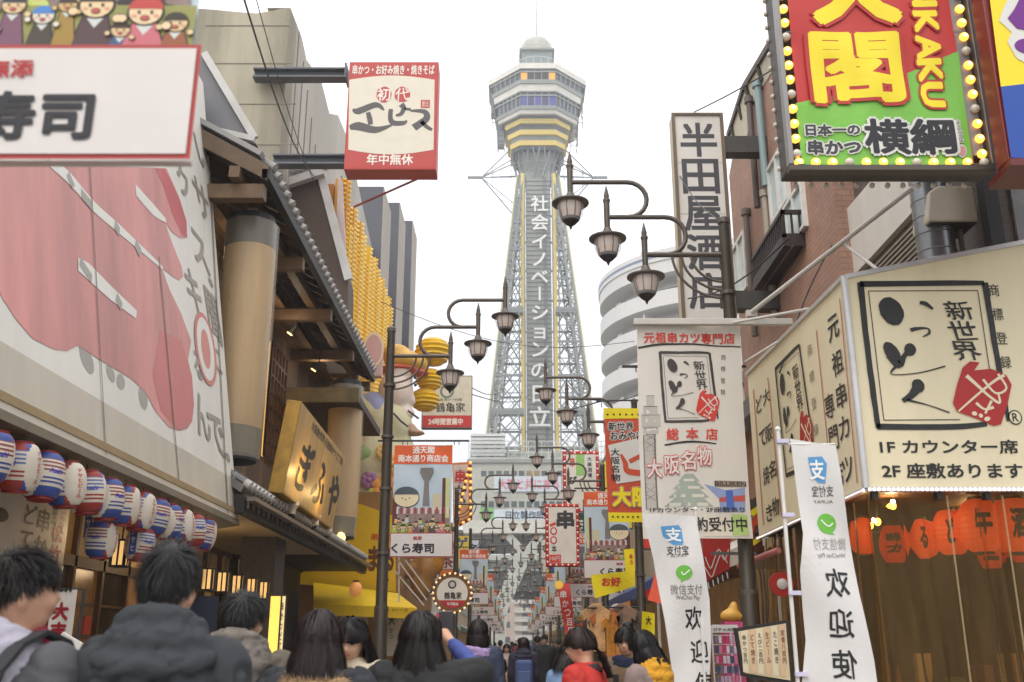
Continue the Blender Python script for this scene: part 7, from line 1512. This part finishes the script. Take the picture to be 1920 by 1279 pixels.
# ================================================================ people
SK = M(206, 160, 132, rough=.5, var=.06, sc_=14); HAIRS = {}
def hairm(c): 
    if c not in HAIRS: HAIRS[c] = M(c[0]*.75, c[1]*.75, c[2]*.75, rough=.46, var=.55, sc_=150, streak=1); HAIRS[c].node_tree.nodes['Principled BSDF'].inputs['Specular IOR Level'].default_value = .32
    return HAIRS[c]
def limb(mb, a, b, r0, r1):
    a, b = V(a), V(b); mb.tube([a, a.lerp(b, .5), b], [r0, (r0+r1)/2, r1], 12); mb.ball(a, r0*.99, 10, 7); mb.ball(b, r1*.99, 10, 7)
def rings(mb, prof, n=28, mx=None):
    vs = []; fs = []
    for (z, w_, d_, yo) in prof:
        for j in range(n):
            t = 2*math.pi*j/n; c, s_ = math.cos(t), math.sin(t); e = .8
            v = V((w_*abs(c)**e*(1 if c > 0 else -1), yo+d_*abs(s_)**e*(1 if s_ > 0 else -1), z)); vs.append(mx @ v if mx else v)
    for i in range(len(prof)-1):
        for j in range(n): a, b = i*n+j, i*n+(j+1) % n; fs.append((a, b, b+n, a+n))
    fs.append(tuple(range(n))[::-1]); fs.append(tuple(range(len(vs)-n, len(vs)))); mb.add(vs, fs)
def remesh(mb, name, m, root, vox, it=4, wr=0, ws=9, seed=0, wz=1.):
    o = mb.build(name, m, root); r_ = o.modifiers.new('r', 'REMESH'); r_.mode = 'VOXEL'; r_.voxel_size = vox; s = o.modifiers.new('s', 'SMOOTH'); s.factor = .5; s.iterations = it; bake(o)
    if wr:
        me = o.data; me.update(); ns = [v.normal.copy() for v in me.vertices]
        for v, n in zip(me.vertices, ns):
            c = v.co; k = noise.noise((c.x*ws+seed, c.y*ws, c.z*ws*wz))+.5*noise.noise((c.x*ws*2.3+seed, c.y*ws*2.3, c.z*ws*2.3*wz))
            v.co = c+n*wr*(k*.8-(1-min(1, abs(noise.noise((c.x*ws*.9+k*.35, c.y*ws*.9+seed, c.z*ws*1.8*wz+k*.35)))*6))*1.3)
        me.update()
    return o
def person(label, px, Y, H, yaw=0, head=(0, 0, 0), coat=(40, 42, 44), puff=.03, hair='short', hc=(34, 28, 26), det=1, arms=None, sleeve=None, trousers=(40, 42, 56), extras=(), face=False, coat_len=.8, wr=.006, group=None, hw_=1., cname='coat', top=None):
    rs_ = random.Random(int(px)*7+int(Y*10)); k = H/1.72; fem = .92 if hair in ('long', 'bob', 'tail', 'bun') else 1.
    base = V((W(px, 1215, Y).x, Y, 0)); vox = (.011, .02, .035)[det]; n_h = (4600, 1200, 260)[det]
    root = thing('person', label, 'person', (0, 0, 0), group)
    Hm = Matrix.Translation(V((0, -.005, 1.49))) @ Matrix.Rotation(R(head[0]), 4, 'Z') @ Matrix.Rotation(R(head[1]), 4, 'X') @ Matrix.Rotation(R(head[2]), 4, 'Y')   # head frame at the neck pivot
    hcn = V((0, .012, .118))
    arms = arms or {}
    def armpts(s_):
        sh = V((s_*.178*fem, 0, 1.405)); el, ha = arms.get(s_, ((s_*.235*fem, -.02, 1.13), (s_*.23*fem, .09, .90))); return sh, V(el), V(ha)
    # body
    b = MB(); rings(b, [(.88, .155*fem, .11, 0), (1.0, .145*fem, .105, 0), (1.15, .135*fem, .10, 0), (1.28, .16*fem, .115, .005), (1.38, .175*fem, .10, 0), (1.43, .12*fem, .075, 0), (1.455, .062, .06, 0)])
    limb(b, (0, -.012, 1.40), (0, .0, 1.54), .06, .054)
    hb = MB(); hb.ball(hcn, 1, 20, 14, (.074, .093, .112)); hb.ball(hcn+V((0, .022, -.058)), 1, 14, 10, (.056, .066, .058)); hb.ball(hcn+V((0, .058, -.088)), .022, 10, 7, (1.1, .9, .8))
    hb.tube([hcn+V((0, .088, .012)), hcn+V((0, .108, -.022)), hcn+V((0, .092, -.034))], [.008, .014, .012], 8)
    for s_ in (-1, 1): hb.ball(hcn+V((s_*.078, -.008, -.016)), 1, 10, 7, (.011, .02, .032)); hb.ball(hcn+V((s_*.03, .074, -.03)), .024, 10, 7); hb.ball(hcn+V((s_*.028, .082, .028)), .018, 8, 6, (1.3, .6, .5))
    hb.ball(hcn+V((0, .088, -.055)), 1, 10, 6, (.022, .012, .010))
    b.add([Hm @ V(v) for v in hb.v], hb.f)
    for s_ in (-1, 1):
        sh, el, ha = armpts(s_); limb(b, sh, el, .048, .038); limb(b, el, ha, .038, .026)
        d = (ha-el).normalized(); sd_ = d.cross(V((0, 0, 1))); sd_ = sd_.normalized() if sd_.length > .1 else X_; up_ = sd_.cross(d)
        limb(b, ha, ha+d*.07, .026, .03); b.ball(ha+d*.06, 1, 10, 7, (.034, .034, .034))
        if det < 2:
            for f_ in range(4):
                st = ha+d*.085+sd_*(.027-.018*f_); L_ = (.062, .072, .068, .052)[f_]; cu = up_*.018; b.tube([st-d*.02, st+d*L_*.5-cu*.4, st+d*L_*.85-cu*1.6], [.0095, .009, .0075], 7)
            b.tube([ha+d*.03+sd_*.025*s_, ha+d*.07+sd_*.05*s_-up_*.01, ha+d*.10+sd_*.05*s_-up_*.022], [.012, .0105, .009], 7)
        limb(b, (s_*.085, 0, .90), (s_*.09, .01, .49), .082, .052); limb(b, (s_*.09, .01, .49), (s_*.09, -.02, .09), .052, .036); limb(b, (s_*.09, -.03, .05), (s_*.095, .12, .035), .04, .03)
    remesh(b, 'body', SK, root, vox, 3 if det < 2 else 1)
    # coat / jacket
    c = MB(); p_ = puff; zb_ = .9-coat_len*.25
    rings(c, [(zb_, .17*fem+p_, .125+p_, 0), (1.0, .155*fem+p_, .115+p_, 0), (1.15, .15*fem+p_, .112+p_, 0), (1.28, .172*fem+p_, .122+p_, 0), (1.375, .185*fem+p_, .105+p_, 0), (1.425+p_*.6, .135*fem+p_*.6, .08+p_*.6, -.005), (1.46+p_*.6, .078+p_*.5, .072+p_*.5, -.01), (1.48+p_*.5, .066+p_*.4, .066+p_*.4, -.01)])
    for s_ in (-1, 1):
        sh, el, ha = armpts(s_)
        limb(c, sh+V((0, 0, -.005)), el, .062+p_*.8, .052+p_*.5)
        if not (sleeve and arms.get(s_)): limb(c, el, el.lerp(ha, .93), .052+p_*.6, .040+p_*.5)
    remesh(c, cname, M(*coat, rough=.75, var=.12, sc_=9, bump=.15, bsc=220), root, max(vox, .013), 5, wr, 8, px, .6)
    if sleeve:
        c = MB()
        for s_ in (-1, 1):
            if arms.get(s_): sh, el, ha = armpts(s_); limb(c, el.lerp(sh, .2), el, .06, .058); limb(c, el, el.lerp(ha, .93), .056, .036)
        remesh(c, 'sleeve', M(*sleeve, rough=.8), root, max(vox, .013), 4, .004, 14, px)
    c = MB()
    for s_ in (-1, 1): limb(c, (s_*.088, 0, .92), (s_*.09, .01, .49), .1, .068); limb(c, (s_*.09, .01, .49), (s_*.09, -.02, .1), .068, .055)
    remesh(c, 'trousers', M(*trousers, rough=.8), root, .03, 2)
    for s_ in (-1, 1): c = MB(); c.ball((s_*.095, .04, .045), 1, 12, 7, (.05, .14, .05)); c.build('shoe', M(50, 46, 44, rough=.5), root, smooth=True)
    # face details
    if det < 2 or face:
        for s_ in (-1, 1):
            e = MB(); e.ball(Hm @ (hcn+V((s_*.029, .083, .005))), .0085, 10, 7); e.build('eye', M(30, 22, 20, rough=.15, var=0), root, smooth=True)
            e = MB(); e.tube([Hm @ (hcn+V((s_*(.014+.028*t), .094-.012*t, .024+.006*math.sin(t*3.1)))) for t in (0, .5, 1)], [.003, .004, .002], 6); e.build('eyebrow', hairm(hc), root)
        e = MB(); e.ball(Hm @ (hcn+V((0, .0975, -.056))), 1, 10, 6, (.021, .006, .006)); e.build('mouth', M(168, 88, 80, rough=.4), root, smooth=True)
    # hair: a scalp shell and many strands
    hm = hairm(hc); cap_ = MB(); a_, b_, h_ = .080, .098, .116
    def lim(az):   # az 0 = front; lowest z (fraction) covered
        f = math.cos(az)
        if hair == 'short': return .42 if f > .5 else (.42-(.5-f)*.55 if f > -.2 else .04-(-.2-f)*.62)
        return .40 if f > .55 else (.40-(.55-f)*1.3 if f > -.1 else -.45)
    nA, nB = 36, 22; idx = {}; vs = []; fs = []
    for i in range(nB+1):
        for j in range(nA):
            th = math.pi*.82*i/nB; az = 2*math.pi*j/nA; vs.append(Hm @ (hcn+V((0, -.004, .004))+V((math.sin(az)*math.sin(th)*a_, math.cos(az)*math.sin(th)*b_, math.cos(th)*h_))))
    for i in range(nB):
        for j in range(nA):
            th = math.pi*.82*(i+1)/nB; az = 2*math.pi*(j+.5)/nA
            if math.cos(th) > lim(az): q0, q1 = i*nA+j, i*nA+(j+1) % nA; fs.append((q0, q1, q1+nA, q0+nA))
    cap_.add(vs, fs); ho = cap_.build('hair', hm, root, smooth=True)
    st = MB(); longL = {'short': .0, 'long': .30, 'bob': .13, 'tail': .06, 'bun': .05}[hair]
    for q in range(n_h):
        az = rs_.uniform(-math.pi, math.pi); f = math.cos(az)
        if hair == 'short':
            cz = rs_.uniform(lim(az), 1.0); th = math.acos(max(-1, min(1, cz))); topness = max(0, cz); L0 = .022+.052*topness*rs_.uniform(.5, 1.15)
            if cz < .1: L0 *= .55
            n0 = V((math.sin(az)*math.sin(th)*a_, math.cos(az)*math.sin(th)*b_, math.cos(th)*h_)); nn_ = n0.normalized(); whorl = V((.2, -.5, .85)).normalized()
            tg = (n0.normalized()-whorl); tg = (tg-nn_*tg.dot(nn_)); tg = tg.normalized() if tg.length > .05 else nn_.orthogonal()
            tg = (tg+V((rs_.gauss(0, .35), rs_.gauss(0, .35), rs_.gauss(0, .25)))).normalized(); lift = .10+.26*topness*rs_.random(); pts = []
            clump = noise.noise((az*3, th*5, px))*.6
            for s_ in range(5): t = s_/4; pts.append(hcn+n0+(tg*L0*t+nn_*L0*(lift+clump*.4)*(t-.55*t*t))+V((0, 0, -.020*t*t)))
            w0 = .0032 if det == 0 else .007
        else:
            th = math.acos(rs_.uniform(.15 if f > .3 else -.1, 1.0)); th0 = th; pts = []; Lr = longL*rs_.uniform(.8, 1.05)
            front = f > .45; thl = (1.15 if front else 1.75); ns_ = 7
            for s_ in range(ns_):
                t = s_/(ns_-1); tt = th0+(thl-th0)*t if th0 < thl else th0+.1*t; side = 1.0+.13*noise.noise((az*7, tt*1.3, px))+q%5*.013+(.06*rs_.random() if q%23 == 0 else 0)
                azz = az+(.55*(1 if az > 0 else -1)*t if front and hair != 'bob' else 0)
                pts.append(hcn+V((math.sin(azz)*math.sin(tt)*(a_+.016)*side, math.cos(azz)*math.sin(tt)*(b_+.012)*side, math.cos(tt)*(h_+.004)*side)))
            if not front or hair == 'bob' and False:
                last = pts[-1]; wv = rs_.uniform(0, 6)
                if hair in ('tail', 'bun'):
                    tgt = hcn+V((0, -.10, -.03 if hair == 'tail' else .10)); pts = pts[:4]; last = pts[-1]
                    for s_ in (.4, .8, 1.0): pts.append(last.lerp(tgt, s_)+V((rs_.gauss(0, .006), -.01*math.sin(3*s_), rs_.gauss(0, .006))))
                    if hair == 'tail':
                        for s_ in (1, 2, 3): pts.append(tgt+V((rs_.gauss(0, .018), -.03-.012*s_+rs_.gauss(0, .01), -.07*s_)))
                else:
                    for s_ in range(1, 6):
                        t = s_/5; pts.append(last+V((math.sin(az)*.03*math.sin(min(t*2.2, 1.57))+.007*math.sin(t*6+wv+az*6), (-.03*t if f < 0 else .01*t)+.009*math.sin(t*5+wv), -Lr*t-.02*t))+V((math.sin(az)*(-.03*t if hair == 'bob' else .012*t), 0, 0)))
            w0 = .0042 if det == 0 else .008
        P_ = [Hm @ q_ if not (hair == 'long' and i_ > 8) else Hm @ q_ for i_, q_ in enumerate(pts)]
        vs = []
        for i_, q_ in enumerate(P_):
            d = (P_[min(i_+1, len(P_)-1)]-P_[max(i_-1, 0)]); o_ = d.cross((q_-(Hm @ hcn))); o_ = o_.normalized() if o_.length > 1e-6 else X_; ww = w0*(1-.75*(i_/(len(P_)-1))**1.5)
            vs += [q_-o_*ww/2, q_+o_*ww/2]
        st.add(vs, [(2*i_, 2*i_+1, 2*i_+3, 2*i_+2) for i_ in range(len(P_)-1)])
    tag(st.build('strands', hm, ho, smooth=True, fix=False), kind='stuff')
    if hair == 'bun': q = MB(); q.ball(Hm @ (hcn+V((0, -.09, .11))), .05, 12, 8, (1, .9, .85)); remesh(q, 'bun', hm, root, .012, 2, .004, 30)
    for e in extras: e(root, Hm, hcn, fem)
    root.location = base; root.rotation_euler = (0, 0, R(yaw)); root.scale = (k*hw_, k*hw_, k)
    return root
def hood(col, size=1., sag=0, stand=.0, pat=None, nm='hood'):
    def f(root, Hm, hcn, fem):
        h = MB(); m_ = 26
        # collar ring high around the nape, open at the front
        pts = [V((.098*size*math.sin(a), -.022+.085*size*math.cos(a)*(-1), 1.475+stand+.035*math.cos(a))) for a in [math.radians(-135+270*i/m_) for i in range(m_+1)]]
        h.tube(pts, [.026+.014*math.sin(math.pi*i/m_) for i in range(m_+1)], 12)
        for t, (rx, ry, zz, rr) in enumerate(((.125, .105, 1.44, .040), (.150, .125, 1.405, .040), (.150, .140, 1.365-sag, .036))):
            pts = [V((rx*size*math.sin(a), -.03-ry*size*math.cos(a), zz+stand*.5-.06*math.cos(a)*(t/2.)+.02)) for a in [math.radians(-105+210*i/m_) for i in range(m_+1)]]
            h.tube(pts, [rr*(.55+.45*math.sin(math.pi*i/m_)) for i in range(m_+1)], 12)
        h.ball((0, -.12*size, 1.40-sag*.5), 1, 16, 10, (.115*size, .05, .06))
        remesh(h, nm, pat or M(*col, rough=.8, var=.1, sc_=12), root, .011, 3, .007, 15, 3, .8)
    return f
def fur(col):
    def f(root, Hm, hcn, fem):
        h = MB(); rr = random.Random(4); m_ = 24; base_ = [V((.125*math.sin(a), -.02-.12*math.cos(a), 1.445-.03*math.cos(a))) for a in [math.radians(-120+240*i/m_) for i in range(m_+1)]]
        h.tube(base_, .028, 10); o = h.build('fur_collar', M(*col, rough=.9, var=.3, sc_=40), root, smooth=True); s = MB()
        for k in range(3600):
            i = rr.randrange(m_); c = base_[i].lerp(base_[i+1], rr.random()); d = V((rr.gauss(0, 1), rr.gauss(0, 1), rr.gauss(0, 1))).normalized(); q = c+d*.026; e = q+(d+V((0, 0, -.3))+V((rr.gauss(0, .3), rr.gauss(0, .3), rr.gauss(0, .3)))).normalized()*rr.uniform(.015, .034); n = d.orthogonal()*.0022
            s.add([q-n, q+n, e], [(0, 1, 2)])
        tag(s.build('fur', M(*col, rough=.9, var=.35, sc_=30), o, fix=False), kind='stuff')
    return f
def strap(col, both=False, w_=.03):
    def f(root, Hm, hcn, fem):
        for s_ in ((-1, 1) if both else (1,)):
            pts = [V((s_*.15, -.19, 1.15)), V((s_*.145, -.19, 1.30)), V((s_*.14, -.155, 1.41)), V((s_*.135, -.09, 1.475)), V((s_*.13, -.01, 1.505)), V((s_*.13, .07, 1.48)), V((s_*.13, .15, 1.36))]
            mb = MB()
            for a, b in zip(pts, pts[1:]): mb.beam(a, b, w_*1.5, .012)
            mb.build('bag_strap', M(*col, rough=.7), root)
    return f
def backpack(col, c2=None, z=1.15):
    def f(root, Hm, hcn, fem):
        mb = MB(); mb.box(-.15, .15, -.32, -.15, z-.22, z+.2); o = mb.build('backpack', M(*col, rough=.7, var=.1), root, bevel=.05)
        mb = MB(); mb.box(-.11, .11, -.35, -.32, z-.18, z+.02); mb.build('pocket', M(*(c2 or col), rough=.7), o, bevel=.02)
    return f
def scarf(col, z=1.47, r_=.09, th=.034, n=2):
    def f(root, Hm, hcn, fem):
        h = MB()
        for k in range(n): h.tube([V(((r_+.01*k)*math.sin(a), -.005+(r_+.005)*math.cos(a), z-.045*k+.012*math.sin(a*2+k))) for a in [2*math.pi*i/20 for i in range(21)]], th, 10)
        remesh(h, 'scarf', M(*col, rough=.9, var=.15, sc_=20), root, .013, 2, .008, 18)
    return f
def glasses(root, Hm, hcn, fem):
    mb = MB()
    for s_ in (-1, 1):
        c = hcn+V((s_*.031, .098, .004)); mb.tube([Hm @ (c+V((.021*math.cos(a), 0, .019*math.sin(a)))) for a in [2*math.pi*i/16 for i in range(17)]], .0022, 5)
        mb.tube([Hm @ (c+V((s_*.02, -.002, .004))), Hm @ (hcn+V((s_*.078, -.01, .004)))], .002, 5)
    mb.tube([Hm @ (hcn+V((-.011, .1, .006))), Hm @ (hcn+V((.011, .1, .006)))], .002, 5); mb.build('glasses', M(120, 100, 70, rough=.3), root)
def phone(pos):
    def f(root, Hm, hcn, fem): mb = MB(); c = V(pos); mb.box(c.x-.036, c.x+.036, c.y-.005, c.y+.005, c.z-.075, c.z+.075); mb.build('held_phone', M(60, 56, 60, rough=.3), root, bevel=.004)
    return f
camo = M(120, 112, 104, rough=.8, var=.35, sc_=18)
# the near row
person('person at the left edge in a red collar and pale hoodie with dark strap', 22, 2.75, 1.70, yaw=-25, head=(-28, 4, 0), hw_=.93, coat=(84, 84, 88), puff=.03, hair='short', hc=(36, 28, 24), det=0, extras=(hood((178, 173, 186), .92, .0), scarf((150, 24, 50), 1.485, .078, .026, 2), strap((46, 46, 50), True, .034)))
person('black haired person in a charcoal hooded jacket seen from behind, largest in the crowd', 303, 2.75, 1.715, yaw=3, head=(-6, 0, 0), coat=(50, 53, 57), puff=.038, hair='short', hc=(30, 26, 25), det=0, extras=(hood((53, 57, 61), 1.08, .02, .02),), wr=.014, hw_=.89)
person('person with short black hair and a patterned camouflage hood over an olive parka', 450, 4.25, 1.665, yaw=-4, head=(-10, 0, 0), coat=(100, 92, 78), puff=.035, hair='short', hc=(26, 24, 25), det=0, extras=(hood((120, 112, 104), .98, -.01, .03, camo),), wr=.010)
person('person with long brown hair and tan fur collar on a dark coat', 597, 4.1, 1.585, yaw=4, head=(4, -4, 0), coat=(38, 40, 46), puff=.05, hair='long', hc=(58, 40, 40), det=0, extras=(fur((176, 146, 110)),), wr=.012)
person('person with shoulder length black hair in a cream knit looking down at a phone', 664, 5.6, 1.61, yaw=160, head=(10, -22, 0), coat=(204, 190, 164), puff=.03, hair='long', hc=(32, 26, 25), det=0, arms={1: ((.25, .02, 1.14), (.06, .28, 1.19)), -1: ((-.24, .02, 1.14), (-.02, .26, 1.17))}, extras=(phone((.02, .31, 1.25)),))
person('person in a black cape raising a blue sleeved arm with a phone', 788, 4.75, 1.60, yaw=-4, head=(8, 0, 0), coat=(24, 25, 26), puff=.055, hair='long', hc=(44, 34, 32), det=0, arms={1: ((.27, .08, 1.44), (.12, .20, 1.585))}, sleeve=(66, 82, 150), extras=(phone((.085, .25, 1.665)),), hw_=1.04)
person('person with a lilac scarf, navy coat and dark backpack walking away', 896, 10, 1.70, yaw=-6, coat=(54, 62, 86), puff=.035, hair='bob', hc=(44, 32, 30), det=1, extras=(scarf((176, 150, 200), 1.44, .12, .035), backpack((40, 40, 42), (60, 60, 56))))
person('child in a tan coat holding the hand of the person with the blue backpack', 940, 17.6, 1.27, yaw=-3, coat=(196, 158, 104), puff=.03, hair='long', hc=(48, 36, 32), det=1, arms={1: ((.28, .0, 1.18), (.42, .02, 1.36))}, hw_=1.12)
person('person in a navy coat with a blue backpack walking with the child', 982, 17, 1.60, yaw=0, coat=(44, 42, 62), puff=.05, hair='long', hc=(52, 34, 30), det=1, extras=(hood((44, 42, 62), 1.05), backpack((72, 92, 140), (84, 104, 150))))
person('person in a black overcoat walking towards the camera', 1021, 24, 1.73, yaw=178, coat=(30, 30, 32), puff=.04, hair='short', hc=(30, 26, 26), det=1, face=True, coat_len=1.6)
person('person in a dark navy jacket partly behind the black overcoat', 1008, 27, 1.74, yaw=10, coat=(40, 50, 80), puff=.04, hair='short', hc=(28, 26, 30), det=1)
person('person facing the camera holding something pink in the far crowd', 950, 23.5, 1.52, yaw=176, coat=(176, 160, 150), puff=.04, hair='long', hc=(84, 60, 46), det=1, face=True, extras=(scarf((206, 150, 170), 1.2, .1, .05),))
person('person in a bright blue jacket in the far crowd', 927, 21, 1.44, yaw=20, coat=(40, 60, 160), puff=.04, hair='short', hc=(30, 28, 30), det=1)
# right hand group
person('person in a denim jacket leaning behind the red coat', 1062, 8.2, 1.50, yaw=-50, head=(0, -14, 0), coat=(118, 148, 186), puff=.03, hair='bob', hc=(40, 32, 30), det=1, wr=.008)
person('person in a red coat with tied brown hair seen in profile', 1096, 6.5, 1.565, yaw=62, head=(8, -10, 0), coat=(186, 44, 34), puff=.035, hair='tail', hc=(58, 36, 30), det=0, extras=(scarf((58, 50, 52), 1.455, .088, .026, 1),), wr=.005)
person('person with round glasses, navy scarf and brown coat with hair in a bun', 1176, 8.1, 1.60, yaw=150, head=(12, -10, 0), coat=(104, 84, 60), puff=.035, hair='bun', hc=(34, 28, 28), det=0, extras=(glasses, scarf((34, 40, 66), 1.455, .095, .036)))
person('person with a black bob and yellow hood over a grey coat, holding a phone', 1216, 7.0, 1.56, yaw=48, head=(6, -18, 0), coat=(140, 122, 116), puff=.035, hair='bob', hc=(30, 26, 26), det=0, arms={1: ((.24, .04, 1.16), (.10, .27, 1.27)), -1: ((-.24, .02, 1.14), (-.05, .28, 1.25))}, extras=(hood((206, 150, 30), .88, .01), phone((.03, .33, 1.33))))
# far crowd under the arch, each a figure of its own
rc_ = random.Random(12); cs = [(40, 42, 50), (60, 60, 66), (120, 60, 56), (170, 160, 150), (60, 76, 110), (90, 80, 70), (30, 30, 34), (150, 120, 90)]
locs = [(905, 30), (918, 36), (966, 40), (938, 33), (1002, 45), (1036, 38), (1048, 31), (990, 52), (960, 58), (1015, 60), (975, 33), (928, 48)]
descr = ['dark', 'slate', 'rust red', 'pale grey', 'blue grey', 'brown', 'black', 'tan']
for i, (px, Y) in enumerate(locs):
    person('tiny far pedestrian in a %s coat, %s' % (descr[i % 8], ['left of the lilac scarf', 'behind the blue jacket', 'between child and backpack', 'over the child', 'right of the backpack', 'right of the overcoat', 'beside the denim jacket', 'deep under the arch', 'farthest left of centre', 'farthest right of centre', 'beside the backpack wearer', 'behind the child'][i]), px, Y, rc_.uniform(1.55, 1.76), yaw=rc_.choice([0, 170, 185, 10, -15]), coat=cs[i % 8], puff=.035, hair=rc_.choice(['short', 'long', 'bob']), hc=rc_.choice([(30, 26, 26), (50, 36, 30)]), det=2, group='far pedestrians under the arch')
# ================================================================ thin city haze
hz = MB(); hz.box(-150, 150, -30, 300, -1.3, 132); m = bpy.data.materials.new('haze'); m.use_nodes = True; t = m.node_tree; t.nodes.clear()
pv = t.nodes.new('ShaderNodeVolumePrincipled'); mo = t.nodes.new('ShaderNodeOutputMaterial'); t.links.new(pv.outputs[0], mo.inputs['Volume'])
pv.inputs['Color'].default_value = (.96, .97, 1, 1); pv.inputs['Density'].default_value = .0014; pv.inputs['Anisotropy'].default_value = .2
tag(hz.build('haze', m), kind='stuff')
